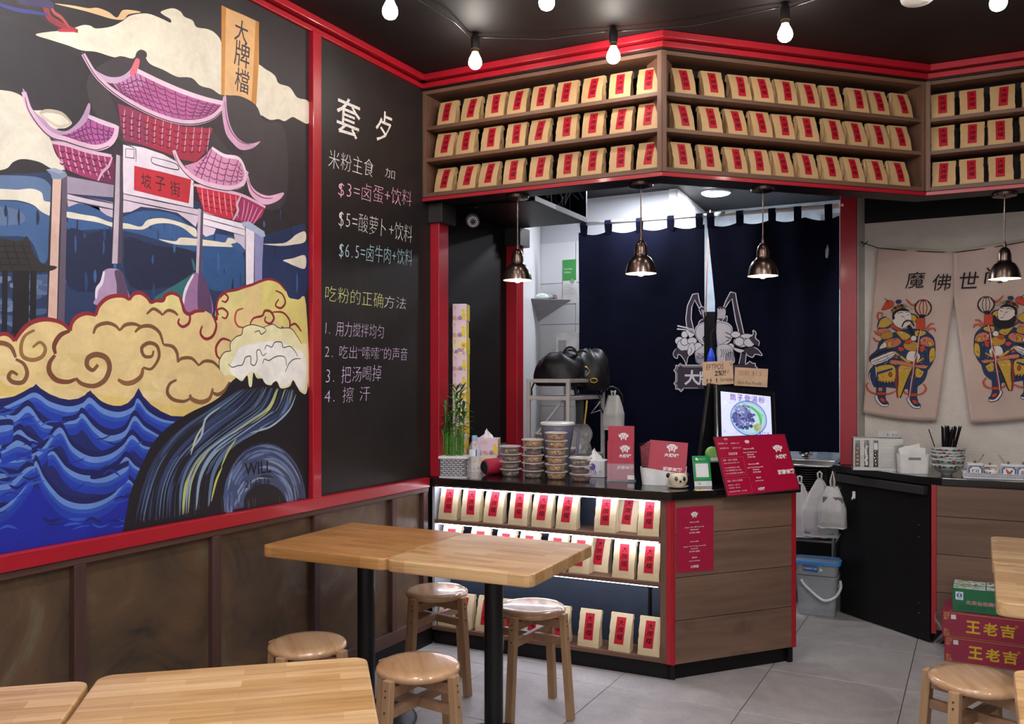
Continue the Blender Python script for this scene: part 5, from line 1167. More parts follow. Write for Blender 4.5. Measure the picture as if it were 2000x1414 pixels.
def guard(T, flip=False, beard=False):
    def tr(pts): return [T(p) for p in pts]
    def P(pts, c, s=True):
        q = catmull(tr(pts), True, 4) if s else tr(pts); ar_.poly2(q, c)
        if c != BK: ar_.line(q + [q[0]], .0021, BK, False, 0, raw=True)
    def L(pts, w, c, tp=.4): ar_.line(tr(pts), w, c, True, tp, raw=True)
    ink = .0035
    # flying ribbons
    for pts in ([(330, 395), (230, 375), (190, 330), (200, 280), (240, 290), (225, 320)], [(250, 520), (190, 510), (150, 470)], [(230, 590), (170, 575), (140, 540)], [(690, 480), (720, 430), (750, 400), (790, 395)], [(700, 500), (740, 450), (790, 450), (800, 480)], [(380, 1110), (300, 1140), (180, 1140), (100, 1110), (70, 1050), (90, 1020)], [(500, 980), (460, 1040), (470, 1120), (530, 1150)], [(600, 1150), (670, 1130), (700, 1080), (670, 1030)], [(490, 135), (520, 170), (560, 200), (590, 190), (580, 240)]):
        L(pts, .016, PK, .5); L(pts, .004, MR, .3)
    # skirt, legs, boots
    P([(160, 840), (420, 800), (700, 800), (720, 870), (680, 1000), (560, 1080), (400, 1080), (200, 1050), (120, 1020), (95, 920)], BLx); P([(185, 850), (330, 830), (380, 880), (360, 1000), (220, 1000), (190, 940)], YE); P([(420, 840), (560, 850), (520, 960), (440, 1150), (400, 1160), (410, 1000)], YE); L([(400, 860), (385, 1000), (400, 1180)], .012, MR); L([(560, 860), (500, 1000), (430, 1180)], .008, BK)
    P([(600, 860), (690, 850), (650, 960), (590, 950)], YE); L([(120, 940), (240, 905), (350, 870)], .014, BLx); L([(190, 990), (280, 1010), (370, 1000)], .010, GD)
    for k in range(6): L([(180 + k * 32, 1000), (190 + k * 32, 1050)], .009, BK)
    P([(100, 930), (160, 850), (180, 880), (170, 1000), (120, 1030)], CRx); P([(130, 860), (160, 845), (175, 1040), (150, 1060), (110, 960)], BLx)
    P([(305, 930), (330, 905), (340, 935), (322, 955)], OR); L([(300, 930), (322, 900), (342, 932), (322, 960), (300, 930)], .003, BK)
    P([(175, 1050), (280, 1050), (275, 1160), (175, 1160)], BLx, False); P([(180, 1120), (275, 1120), (272, 1150), (180, 1150)], OR, False); P([(195, 1070), (240, 1070), (240, 1110), (195, 1110)], PK, False)
    P([(510, 1060), (610, 1060), (605, 1180), (515, 1180)], BLx, False); P([(515, 1130), (605, 1130), (603, 1165), (515, 1165)], OR, False)
    for X, Yy in ((160, 1160), (500, 1180)):
        P([(X, Yy), (X + 90, Yy - 5), (X + 110, Yy + 40), (X + 145, Yy + 75), (X + 130, Yy + 110), (X + 60, Yy + 100), (X + 10, Yy + 40)], CRx); P([(X + 30, Yy - 5), (X + 100, Yy - 5), (X + 120, Yy + 45), (X + 145, Yy + 80), (X + 90, Yy + 90), (X + 45, Yy + 50)], BLx); P([(X + 55, Yy + 20), (X + 100, Yy + 30), (X + 115, Yy + 60), (X + 70, Yy + 60)], OR); L([(X, Yy), (X + 10, Yy + 45), (X + 60, Yy + 102), (X + 132, Yy + 110), (X + 145, Yy + 75)], ink, BK)
    # body
    P([(200, 600), (260, 540), (380, 480), (480, 450), (600, 450), (700, 470), (780, 540), (800, 640), (790, 760), (740, 860), (680, 900), (560, 830), (380, 810), (180, 830), (110, 800), (105, 740), (180, 670)], BLx)
    P([(380, 470), (470, 480), (540, 530), (470, 570), (420, 530)], YE); P([(590, 470), (680, 470), (700, 500), (640, 530), (590, 520)], YE)
    P([(240, 600), (300, 560), (400, 545), (440, 590), (380, 640), (280, 650)], PK); P([(300, 590), (340, 580), (345, 630), (300, 640)], YE); P([(210, 660), (225, 620), (270, 590), (280, 640)], CRx)
    P([(640, 560), (700, 530), (770, 560), (790, 620), (740, 640), (660, 620)], PK); P([(720, 580), (760, 590), (770, 625), (730, 625)], YE); P([(740, 680), (790, 650), (795, 760), (740, 800)], YE)
    P([(120, 780), (200, 740), (330, 690), (390, 700), (330, 760), (200, 820), (130, 825)], CRx); L([(130, 800), (230, 760), (370, 700)], ink, BK); L([(150, 815), (260, 780), (385, 712)], ink, BK); L([(110, 760), (220, 700), (350, 660)], .012, BK)
    P([(470, 600), (560, 580), (640, 620), (600, 690), (520, 680), (470, 650)], GD); P([(480, 570), (560, 560), (540, 600), (490, 610)], OR); P([(400, 650), (450, 640), (470, 670), (430, 690)], OR); P([(640, 640), (690, 620), (700, 660), (650, 700)], OR); P([(690, 640), (730, 660), (720, 780), (700, 780)], BLx)
    P([(520, 690), (600, 690), (640, 740), (610, 790), (530, 790), (490, 760)], CRx); 
    for k in range(4): L([(570, 720 + k * 18), (600, 715 + k * 18), (620, 725 + k * 18)], .0028, BK)
    L([(350, 690), (430, 740), (520, 800), (600, 800), (680, 760)], .012, YE); 
    for q in ((372, 750), (450, 790), (550, 805), (670, 780), (420, 735)): ar_.disc(*T(q), .007, .007, BK, 12); ar_.disc(*T(q), .0045, .0045, OR, 10)
    P([(330, 780), (450, 790), (600, 830), (720, 830), (690, 870), (560, 850), (420, 830), (330, 820)], PK)
    gr = random.Random(17)
    for k in range(110):
        x, y = gr.uniform(130, 790), gr.uniform(470, 1040)
        if ((x - 450) / 340) ** 2 + ((y - 720) / 320) ** 2 > .92: continue
        c_ = gr.choice([OR, YE, PK, CRx, BK, GD, '#5c7fa8', MR]); dx, dy = gr.uniform(-26, 26), gr.uniform(-20, 20)
        L([(x, y), (x + dx * .6 + 6, y + dy * .3 - 6), (x + dx, y + dy)], gr.uniform(.0022, .0045), c_, .6)
    # shoulders
    P([(185, 420), (215, 350), (270, 320), (350, 390), (300, 440), (200, 450)], YE); L([(185, 430), (215, 350), (280, 322)], .010, BLx); L([(190, 440), (280, 440), (350, 390)], .010, BLx); P([(190, 455), (300, 445), (310, 490), (200, 495)], PK); P([(230, 500), (330, 480), (345, 540), (240, 560)], GD); P([(520, 290), (580, 300), (610, 340), (590, 370), (540, 350)], YE); L([(525, 285), (590, 305), (615, 345), (590, 375)], .008, BK)
    P([(330, 410), (370, 400), (430, 450), (400, 470)], OR); L([(320, 430), (400, 480)], .008, BLx)
    # head
    P([(365, 400), (345, 340), (360, 290), (420, 250), (500, 255), (545, 300), (545, 370), (520, 410), (470, 440), (420, 440)], CRx)
    P([(345, 290), (380, 250), (450, 225), (520, 250), (500, 262), (420, 262), (370, 300), (372, 340), (350, 350)], BK); P([(335, 280), (350, 230), (400, 195), (470, 190), (500, 215), (450, 225), (385, 250)], YE)
    for q, r_, c in (((375, 230), .010, BLx), ((410, 215), .010, OR), ((445, 205), .010, BLx), ((345, 250), .008, OR), ((475, 215), .007, YE)): ar_.disc(*T(q), r_, r_, BK, 14); ar_.disc(*T(q), r_ * .6, r_ * .6, c, 12)
    P([(380, 165), (400, 142), (440, 148), (435, 175), (400, 182)], BLx); P([(235, 250), (255, 200), (290, 150), (345, 155), (362, 190), (330, 225)], OR); L([(260, 125), (300, 155), (290, 175)], .004, BK)
    for k in range(9): L([(470 + k * 9, 190 + k * 8), (480 + k * 11, 180 + k * 7)], .0035, '#7d8490'); L([(290 - k * 2, 290 + k * 13), (270 - k, 285 + k * 14)], .0035, '#8d93a0')
    L([(395, 290), (430, 275), (460, 282)], .004, BK); L([(485, 280), (510, 268), (530, 275)], .004, BK); L([(440, 312), (460, 320), (475, 314)], .0035, BK); L([(500, 305), (515, 300), (525, 304)], .0035, BK); L([(470, 330), (485, 355), (495, 350)], .003, '#a8877a')
    if beard:
        P([(360, 350), (420, 395), (470, 405), (540, 395), (590, 340), (600, 420), (560, 480), (480, 500), (400, 480), (360, 420)], BK)
    else:
        L([(445, 430), (470, 380), (510, 360), (550, 375), (575, 420)], .009, BK, .2); P([(500, 420), (530, 410), (560, 450), (570, 515), (545, 510), (520, 470)], BK)
    L([(485, 375), (505, 378), (520, 372)], .004, '#b34434')
    # melon mace
    P([(600, 335), (690, 335), (695, 450), (600, 455)], OR, False); L([(650, 455), (620, 540), (630, 620), (600, 700), (590, 800), (560, 900), (550, 1050), (520, 1180)], .011, MR, 0); L([(650, 455), (628, 540), (618, 620), (608, 700), (575, 800), (568, 900), (540, 1050), (525, 1180)], .0035, CRx, 0)
    cx, cy = 672, 228
    q = [(cx + 88 * math.cos(R(t)), cy + 88 * math.sin(R(t))) for t in range(0, 360, 20)]; P(q, '#cfa089' if not beard else '#cbb4a8'); L(q + q[:1], .005, BK, 0)
    for kx in (-.66, -.33, 0, .33, .66): L([(cx + kx * 60, cy - 80), (cx + kx * 125, cy), (cx + kx * 60, cy + 80)], .0038, BK, 0)
    P([(650, 140), (695, 140), (690, 158), (655, 158)], MR); P([(630, 300), (690, 300), (685, 330), (632, 330)], BK)
    ar_.disc(*T((570, 550)), .0145, .0145, CRx, 18)
guard(T_)
def T2(p):                                        # the mirrored guardian on the right half
    x, y = p; X = 1917 + ((1150 - x) - 430) * .1840; return np_(X, 566 + (y - 60) * .1775 + (X - 1900) * -.02)
guard(T2, beard=True)
for ch, px, py in (('魔', 1786, 548), ('佛', 1837, 552), ('世', 1890, 548), ('尚', 1940, 538)):
    q0, q1 = np_(px, py + 16), np_(px, py - 16); h = q1[1] - q0[1]; ar_.text(ch, q0[0], q0[1], h, '#1e1416', w=h * 1.02, off=.0, slant=.14, align='C')
ar_.build('guardian_print', PRN, hang)
# ------------------------------------------------------------------ things on the main worktop (z = .885)
ZW = .8855
def wt(px, py, z=ZW): return atz(px, py, z)
# yellow chalkboard eraser
er = root('sponge', 'yellow sponge block lying on the left end of the worktop', 'sponge', cw(-.455, 4.655, ZW), cdir(-8))
MB().rbox(-.02, -.028, 0, .085, .028, .024, .004).build('sponge_block', M('yellow_foam', '#e8a712', .75, bmp=.3, bscale=300), er); 
# planter with lucky bamboo
pl = root('planter', 'white and grey woven-pattern planter holding lucky bamboo', 'planter', cw(-.305, 4.615, ZW), cdir(-8))
GY = M('grey_glaze', '#6f6d76', .4); WG = M('white_glaze', '#e6e3e2', .3)
MB().rbox(-.072, -.048, 0, .072, .048, .108, .006).build('pot', GY, pl)
m = MB(); m.rbox(-.079, -.055, .098, .079, .055, .112, .004); m.box(-.074, -.05, 0, .074, .05, .006); m.build('rim', WG, pl)
m = MB()
for r_ in range(8):
    for k in range(6):
        x = -.066 + k * .0245 + (r_ % 2) * .012 ; z = .012 + r_ * .0112
        if x > .055: continue
        for sgn in (-1, 1): m.bar((x + .009 * (1 + sgn), -.049, z + .004), (x + .009, -.0495, z), .004, .003)
    for k in range(4):
        y = -.036 + k * .022 + (r_ % 2) * .008; z = .012 + r_ * .0112
        for sgn in (-1, 1): m.bar((.073, y + .008 * (1 + sgn), z + .004), (.0735, y + .008, z), .004, .003)
m.build('chevron_relief', WG, pl, kind='stuff')
MB().box(-.07, -.045, .09, .07, .045, .104).build('gravel', M('pebbles', '#8a7f72', .8, bmp=.5), pl)
bmb = root('lucky_bamboo', 'bundle of green lucky bamboo stalks growing from the woven planter', 'plant', cw(-.305, 4.615, ZW + .104), cdir(-8))
STK = M('bamboo_green', '#4f8a2c', .4, var=.25, scale=20); LEF = M('bamboo_leaf', '#3f6f2a', .45, var=.3, scale=14); 
rr = random.Random(4)
def leaf(base, dirv, ln, w, droop=.5):
    m = MB(); d = Vector(dirv).normalized(); side = d.cross(Vector((0, 0, 1))).normalized() if abs(d.z) < .98 else Vector((1, 0, 0)); L_ = []
    p = Vector(base); dd = d.copy()
    for i in range(6):
        t = i / 5; ww = w * math.sin(math.pi * min(1, t * .9 + .08)) * (1 if t < .95 else .1)
        L_ += [p - side * ww / 2 + Vector((0, 0, .0015)), p + Vector((0, 0, -.0005)), p + side * ww / 2 + Vector((0, 0, .0015))]
        dd = (dd + Vector((0, 0, -droop * .22))).normalized(); p = p + dd * ln / 5
    m.add(L_, [(3 * i + k, 3 * i + k + 1, 3 * i + k + 4, 3 * i + k + 3) for i in range(5) for k in (0, 1)]); return m
hs = [.13, .15, .12, .16, .14, .11, .15, .13, .17, .12]
for k, h in enumerate(hs):
    x = -.045 + .0095 * k; y = rr.uniform(-.02, .02)
    m = MB(); nseg = int(h / .022)
    for s in range(nseg + 1):
        z0, z1 = h * s / (nseg + 1), h * (s + 1) / (nseg + 1); m.lathe([(.0046, z0), (.0042, (z0 + z1) / 2), (.0046, z1 - .001), (.0054, z1)], 8, x, y)
    st_ = m.build('stalk', STK, bmb, smooth=True)
for cx0, cy0, h0, h1 in ((-.052, .0, .10, .27), (-.03, .01, .12, .22), (.005, -.01, .15, .37), (.02, .01, .14, .34), (.045, 0, .12, .26), (-.06, -.01, .06, .15)):
    pts = [(cx0, cy0, h0 * .2), (cx0 + .003, cy0, (h0 + h1) / 2), (cx0 + rr.uniform(-.012, .014), cy0, h1)]
    sh = MB().tube(pts, .0028, 6).build('shoot', STK, bmb, smooth=True)
    n = int((h1 - h0) / .011) + 2
    for k in range(n):
        t = k / (n - 1); z = h0 + (h1 - h0) * t; a = rr.uniform(0, 6.28); up = .5 + t * .9
        leaf((cx0 + .004 * t, cy0, z), (math.cos(a), math.sin(a) * .6, up), rr.uniform(.05, .09), .016, rr.uniform(.5, 1.3)).build('leaf', LEF, bmb)
# water bottle
wb = root('water_bottle', 'clear plastic water bottle with a pale blue cap beside the planter', 'bottle', cw(-.195, 4.50, ZW))
CLR = glassy('clear_plastic', '#e9e4ea', .26, .06)
prof = [(0, .002), (.026, 0), (.031, .006), (.031, .03), (.029, .036), (.031, .042), (.031, .058), (.029, .064), (.031, .07), (.030, .088), (.027, .10), (.030, .113), (.031, .12), (.031, .158), (.028, .172), (.018, .192), (.0125, .20), (.012, .212)]
MB().lathe(prof, 28).build('bottle_body', CLR, wb, smooth=True); MB().lathe([(.0145, .206), (.0145, .224), (.013, .227), (0, .227)], 20).build('cap', M('pale_blue_cap', '#8fb6e0', .4), wb, auto=40)
m = MB()
for k in range(6):
    a0, a1 = R(-120 + k * 14), R(-106 + k * 14); m.add([(.0316 * math.cos(a), .0316 * math.sin(a), z) for a, z in ((a0, .122), (a1, .122), (a1, .156), (a0, .156))], [(0, 1, 2, 3)], '#e9eef4' if k < 5 else '#3f72c0')
m.add([(.0318 * math.cos(a), .0318 * math.sin(a), z) for a, z in ((R(-108), .148), (R(-60), .148), (R(-60), .153), (R(-108), .153))], [(0, 1, 2, 3)], '#7fb4dd'); m.build('label', paint('bottle_label', .4, .05), wb)
# red portable speaker
sk = root('speaker', 'red cylindrical portable speaker lying behind the water bottle', 'speaker', cw(-.080, 4.745, ZW + .044), cdir(42))
MX = Matrix.Rotation(R(90), 4, 'Y'); REDF = M('red_mesh_fabric', '#b51d3c', .75, bmp=.4, bscale=500)
MB().lathe([(.030, -.095), (.038, -.088), (.043, -.07), (.044, 0), (.043, .07), (.038, .088), (.030, .095)], 32, M4=MX).build('fabric_body', REDF, sk, smooth=True)
for sg in (-1, 1): MB().lathe([(0, sg * .0965), (.024, sg * .0968), (.029, sg * .098), (.0325, sg * .094)][::sg], 28, M4=MX).build('end_cap', M('dark_rubber', '#2d2a2e', .5), sk)
# tissue boxes
def tissue_art(seed, pinks):
    rr = random.Random(seed); base = '#ecd0e2' if pinks else '#ece0c2'
    a = Art(lambda u, v, e: (u, -.0006 - e, v), 3e-5); W2, H2 = .145, .094
    a.poly2([(-W2 / 2, 0), (W2 / 2, 0), (W2 / 2, H2), (-W2 / 2, H2)], base)
    for k in range(12): a.poly2([(-W2 / 2 + k * .0125, 0), (-W2 / 2 + k * .0125 + .003, 0), (-W2 / 2 + k * .0125 + .003, H2), (-W2 / 2 + k * .0125, H2)], '#f0dcea' if pinks else '#f1e8d0')
    cs = ['#d65a9c', '#8d5bb0', '#d9a24a', '#c9473f', '#5a6fb5', '#b9b04a', '#c46fb0', '#6d4a8a']
    for k in range(16):
        x = -W2 / 2 + .045 + (W2 - .05) * k / 16 + rr.uniform(-.003, .003); y = rr.uniform(.006, .026); r_ = rr.uniform(.004, .008); a.disc(x, y, r_, r_ * 1.2, rr.choice(cs), 10); a.disc(x, y, r_ * .5, r_ * .5, '#f3e6ea', 8)
    a.disc(-.005, .072, .019, .012, '#d9a3a0', 20); a.disc(-.005, .072, .0165, .0098, base, 20); a.line([(-.018, .07), (-.010, .075), (-.004, .069), (.002, .075), (.010, .071)], .0022, '#cf8a6a', raw=True)
    if seed % 3 == 1:
        for k in range(8): a.disc(.058 + .011 * math.cos(k * .785), .05 + .011 * math.sin(k * .785), .0065, .0065, '#ecca2c', 8)
        a.disc(.058, .05, .006, .006, '#e07a2c', 10); a.line([(.058, .04), (.056, .02), (.058, .004)], .002, '#7aa04a', raw=True)
    else:
        a.disc(.058, .028, .012, .020, '#ecd42c', 14); a.disc(.057, .055, .009, .010, '#ecd42c', 12); a.disc(.054, .057, .0012, .0012, '#3a2a20', 6); a.poly2([(.045, .056), (.050, .058), (.050, .053)], '#e0822c')
    a.disc(-.055, .06, .006, .006, '#b96a9a', 10); a.disc(-.055, .02, .009, .006, '#d65a9c', 10)
    return a
TA = []
for sd, pk, nm in ((1, False, 'cream'), (2, True, 'pink')):
    rt = root('tissue_box', 'x', 'tissue box', (0, 0, 0)); bx = MB().rbox(-.0725, 0, 0, .0725, .115, .0935, .0015, seg=1).build('carton', M(nm + '_carton', '#e6c9da' if pk else '#e6d9b8', .5), rt)
    ar0 = tissue_art(sd, pk).build('printed_front', paint('tissue_print', .45, .04), rt)
    sm = MB().add([(.0731, .004, .004), (.0731, .111, .004), (.0731, .111, .09), (.0731, .004, .09)], [(0, 1, 2, 3)], '#e8cf40').build('printed_side', paint('tissue_print', .45, .04), rt)
    TA.append([rt, [(bx, []), (ar0, []), (sm, [])], False])
def tissue(kind, loc, rz, lb, grp):
    t = TA[kind]
    if not t[2]: t[2] = True; t[0].location = loc; t[0].rotation_euler.z = rz; t[0]['label'] = lb; t[0]['group'] = grp; return t[0]
    return dup(t[0], t[1], loc, rz, lb, grp)
for k in range(10):
    rr = random.Random(k); kd = [0, 0, 0, 0, 0, 1, 1, 0, 1, 1][k]
    p = cw(-.325 + rr.uniform(-.003, .003), 4.82, ZW + .0938 * k)
    tissue(kd, p, cdir(-6) + R(rr.uniform(-2, 2)), f'printed tissue box, {ORD[k]} from the bottom of the tall stack by the red post', 'tall stack of tissue boxes')
tissue(0, cw(-.155, 4.815, ZW), cdir(-4), 'cream flowered tissue box under the open pink one', 'two tissue boxes beside the stack')
ob = tissue(1, cw(-.150, 4.815, ZW + .0938), cdir(-6), 'open pink tissue box with a tissue sticking out, beside the tall stack', 'two tissue boxes beside the stack')
def tissue_sheet(par, s=1., name='tissue'):
    m = MB(); rr = random.Random(9); vs = []; nx, nz = 8, 7
    for j in range(nz + 1):
        for i in range(nx + 1):
            u, v_ = i / nx - .5, j / nz; w = .085 * (1 - v_ * .72); vs.append((s * (u * w + .012 * v_ * math.sin(v_ * 3)), s * (.055 + .012 * math.sin(u * 14 + v_ * 3) * (1 - v_ * .3)), s * (v_ * .055 * (1 - abs(u) * .9)) + .0005))
    m.add(vs, [(j * (nx + 1) + i, j * (nx + 1) + i + 1, (j + 1) * (nx + 1) + i + 1, (j + 1) * (nx + 1) + i) for j in range(nz) for i in range(nx)])
    return m.build(name, M('tissue_paper', '#eceaea', .9), par, smooth=True)
t_ = tissue_sheet(ob); t_.location = (0, 0, .0935)
# food tubs
TUB = glassy('frosted_tub', '#ded5d2', .17, .2); LIDM = glassy('frosted_lid', '#e9e3e1', .5, .3)
def food(name, cols, seed):
    m_, nt, b = nodes(name); v = coords(nt); vo = N(nt, 'ShaderNodeTexVoronoi'); vo.inputs['Scale'].default_value = 110; nt.links.new(v, vo.inputs['Vector'])
    sx = N(nt, 'ShaderNodeSeparateColor'); nt.links.new(vo.outputs['Color'], sx.inputs[0]); nt.links.new(ramp(nt, sx.outputs[0], [(k / (len(cols) - 1), c) for k, c in enumerate(cols)]), b.inputs['Base Color'])
    b.inputs['Roughness'].default_value = .35; bump(nt, b, vo.outputs['Distance'], .8, .006); return m_
FD = [food('pickled_greens', ['#4a3a2c', '#8a7355', '#c0a888', '#5b3d2a', '#3b3a28'], 1), food('chilli_peanuts', ['#a8642c', '#d8a468', '#e0b888', '#7a3f1c', '#c98a3c'], 2), food('dark_stew', ['#5a2c16', '#8a4a24', '#3a2014', '#a86a3a'], 3)]
tubs = []
for k in range(3):
    rt = root('food_tub', 'x', 'food tub', (0, 0, 0))
    c1 = MB().lathe([(0, .001), (.043, 0), (.046, .003), (.055, .034), (.0565, .036)], 32).build('tub_body', TUB, rt, smooth=True)
    rr = random.Random(k); lv = [.024, .033, .018][k]; m = MB()
    m.lathe([(0, .002), (.0418, .002), (.0418 + lv * .28, lv * .85), (.040, lv), (.02, lv + .002), (0, lv + .001)], 28)
    m.v = [(x * (1 + rr.uniform(-.01, .01)), y * (1 + rr.uniform(-.01, .01)), z + (rr.uniform(-.0025, .0015) if z > lv * .8 else 0)) for x, y, z in m.v]
    c2 = m.build('food', FD[k], rt, smooth=True)
    c3 = MB().lathe([(.0555, .0335), (.0595, .034), (.0605, .0385), (.058, .0405), (.054, .0405), (.0525, .038), (0, .038)], 36).build('lid', LIDM, rt, smooth=True)
    tubs.append([rt, [(c1, []), (c2, []), (c3, [])], False])
def tub(k, loc, lb, grp, rz=0):
    t = tubs[k]
    if not t[2]: t[2] = True; t[0].location = loc; t[0].rotation_euler.z = rz; t[0]['label'] = lb; t[0]['group'] = grp; return
    dup(t[0], t[1], loc, rz, lb, grp)
for si, (px, py, kinds, nm) in enumerate([(997, 931, [0, 0, 0, 0], 'leftmost front stack'), (1041, 934, [0, 2, 1, 2, 1], 'second front stack'), (1086, 937, [1, 1, 1, 1, 1, 1], 'tallest front stack'), (1135, 941, [2, 2, 0], 'short right-hand stack'),
                                          (1062, 915, [0, 0, 0, 0, 0], 'left stack of the back row'), (1108, 917, [0, 0, 0], 'right stack of the back row')]):
    p = wt(px, py - 2)
    for k, kd in enumerate(kinds):
        rr = random.Random(si * 10 + k); q = p + Vector((rr.uniform(-.0025, .0025), rr.uniform(-.0025, .0025), k * .0405))
        tub(kd, q, f'lidded plastic food tub, {ORD[k]} from the bottom of the {nm}', f'food tubs in the {nm}', rr.uniform(0, 6))
# octopus tissue box
ot = root('tissue_box', 'white tissue box with a purple octopus print behind the short stack of tubs', 'tissue box', wt(1161, 932), cdir(-20))
MB().rbox(-.055, 0, 0, .055, .10, .088, .0015, seg=1).build('carton', M('white_carton', '#e4e4ea', .5), ot)
a = Art(lambda u, v, e: (u, -.0006 - e, v), 3e-5); a.disc(-.01, .055, .016, .018, '#6a5aa8', 16)
for k in range(4): a.line([(-.018 + k * .006, .045), (-.03 + k * .012, .03), (-.02 + k * .010, .012)], .004, '#6a5aa8', raw=True, taper=.4)
a.disc(-.035, .078, .006, .006, '#e0a070', 8); a.disc(.03, .03, .005, .005, '#e0a070', 8); a.build('printed_front', paint('tissue_print', .45, .04), ot); t_ = tissue_sheet(ot, 1.15); t_.location = (-.02, 0, .088)
# ---- shop emblem: horned mask
def mask(a, cx, cy, w, c='#efe9ea', k='#8f1430'):
    s = w / 2; q = lambda pts: [(cx + x * s, cy + y * s) for x, y in pts]
    a.poly2(q([(-1, .62), (-.78, .30), (-.66, .52), (-.3, .72), (.3, .72), (.66, .52), (.78, .30), (1, .62), (.92, -.05), (.62, -.12), (.55, -.5), (.42, -.78), (.25, -.45), (-.25, -.45), (-.42, -.78), (-.55, -.5), (-.62, -.12), (-.92, -.05)]), c)
    for sg in (-1, 1):
        a.poly2(q([(sg * .12, .02), (sg * .5, .18), (sg * .52, .02), (sg * .2, -.1)]), k); a.line(q([(sg * .1, .3), (sg * .35, .42), (sg * .6, .3)]), s * .07, k, raw=True); a.poly2(q([(sg * .12, -.28), (sg * .4, -.2), (sg * .34, -.4), (sg * .14, -.42)]), k); a.line(q([(sg * .9, .45), (sg * .78, .2)]), s * .06, k, raw=True)
    a.line(q([(0, .6), (0, .05)]), s * .06, k, raw=True); a.line(q([(-.12, -.16), (0, -.22), (.12, -.16)]), s * .06, k, raw=True)
LEA = M('crimson_card', '#ab1638', .3, var=.04, coat=.3); LEP = paint('crimson_print', .3, .03, coat=.3); WH = '#efe9ea'
# acrylic holder with leaflets
ho = root('leaflet_holder', 'clear acrylic stand on the worktop left of the menu basket', 'leaflet stand', wt(1212, 940), cdir(-9))
ACR = glassy('clear_acrylic', '#dfe2ea', .16, .04)
MB().box(-.068, -.004, 0, .068, .0, .09).build('front_wall', ACR, ho); MB().box(-.068, .036, 0, .068, .04, .15).build('back_wall', ACR, ho); MB().box(-.072, -.012, 0, .078, .05, .006).build('foot', ACR, ho); MB().box(-.068, 0, .006, -.065, .036, .09).build('side_wall', ACR, ho); MB().box(.065, 0, .006, .068, .036, .09).build('side_wall', ACR, ho)
MB().rbox(.035, -.009, .01, .070, -.0045, .032, .001).build('card', M('white_card', '#e8e2e0', .6), ho)
def leaflet(loc, rz, w, h, lb, tilt, cut=None, y0=.0):
    rt = root('leaflet', lb, 'leaflet', loc, rz, 'crimson leaflets in the acrylic stand'); rt.rotation_euler.x = tilt
    MB().box(-w / 2, 0, 0, w / 2, .004, h).build('leaflet_card', LEA, rt, bev=.0005)
    a = Art(lambda u, v, e: (u, -.0006 - e, v), 3e-5); mask(a, .012, h * .80, .052); hh = .018
    a.text('大牌檔', .012, h * .575, hh, WH, w=.062, off=.03, align='C'); a.text('湖南米粉', .014, h * .27, hh, WH, w=.085, off=.03, align='C'); a.build('lettering', LEP, rt); return rt
hp = ho.matrix_basis @ Vector((0, 0, 0)); Mh = Matrix.Translation(wt(1212, 940)) @ Matrix.Rotation(cdir(-9), 4, 'Z')
leaflet(Mh @ Vector((.002, .026, .008)), cdir(-9), .134, .272, 'taller crimson leaflet at the back of the acrylic stand', R(-4)); leaflet(Mh @ Vector((-.012, .010, .008)), cdir(-9), .112, .196, 'crimson leaflet in the middle of the acrylic stand, shifted left', R(-4)); leaflet(Mh @ Vector((.010, .003, .008)), cdir(-9), .110, .195, 'front crimson leaflet in the acrylic stand', R(-4))
# white basket with menus
bk = root('basket', 'white plastic basket holding spiral-bound menus on the worktop', 'basket', wt(1296, 945), cdir(-14))
MB().add(*(lambda o, i: ([(x, y, 0) for x, y in o] + [(x * 1.10, y * 1.10, .085 if x < 0 or y > 0 else .062) for x, y in o] + [(x * 1.05, y * 1.05, .083 if x < 0 or y > 0 else .060) for x, y in o] + [(x * .96, y * .96, .004) for x, y in o], [tuple(reversed(range(28)))] + [(k, (k + 1) % 28, 28 + (k + 1) % 28, 28 + k) for k in range(28)] + [(28 + k, 28 + (k + 1) % 28, 56 + (k + 1) % 28, 56 + k) for k in range(28)] + [(56 + k, 56 + (k + 1) % 28, 84 + (k + 1) % 28, 84 + k) for k in range(28)] + [tuple(range(84, 112))]))(rrect(.205, .125, .03), None)).build('basket_body', WP, bk, smooth=False)
m = MB(); m.rbox(-.0965, -.02, .055, -.090, .02, .072, .003); m.build('handle_slot', M('dark_gap', '#3a3638', .8), bk)
bkM = Matrix.Translation(wt(1296, 945)) @ Matrix.Rotation(cdir(-14), 4, 'Z')
for k in range(5):
    t = root('menu_booklet', f'crimson spiral-bound menu in the white basket, {["frontmost with the mask emblem", "second from the front", "third from the front", "fourth from the front", "rearmost"][k]}', 'menu', bkM @ Vector((.012 - .005 * k, -.030 + .0105 * k, .01)), cdir(-14) + R(2.2 * k), 'spiral menus in the basket'); t.rotation_euler.x = R(-9 + k); t.rotation_euler.y = R(4 - k * 2)
    hh = .205 - .006 * k; MB().box(-.094, 0, 0, .094, .004, hh).build('cover', LEA, t, bev=.0006)
    m = MB()
    for q in range(20): m.tube([(-.0945 + .0055 * math.cos(a_), .002 + .006 * math.sin(a_), .006 + q * .0098) for a_ in (0, 1.3, 2.6, 3.9, 5.2, 6.28)], .0014, 5)
    m.build('spiral_binding', M('black_wire', '#161416', .4, .5), t)
    if k == 0:
        a = Art(lambda u, v, e: (u, -.0006 - e, v), 3e-5); mask(a, .018, .172, .055); a.text('大牌檔', .018, .128, .018, WH, w=.072, off=.03, align='C'); a.text('湖南米粉', .028, .058, .020, WH, w=.095, off=.03, align='C'); a.build('lettering', LEP, t)
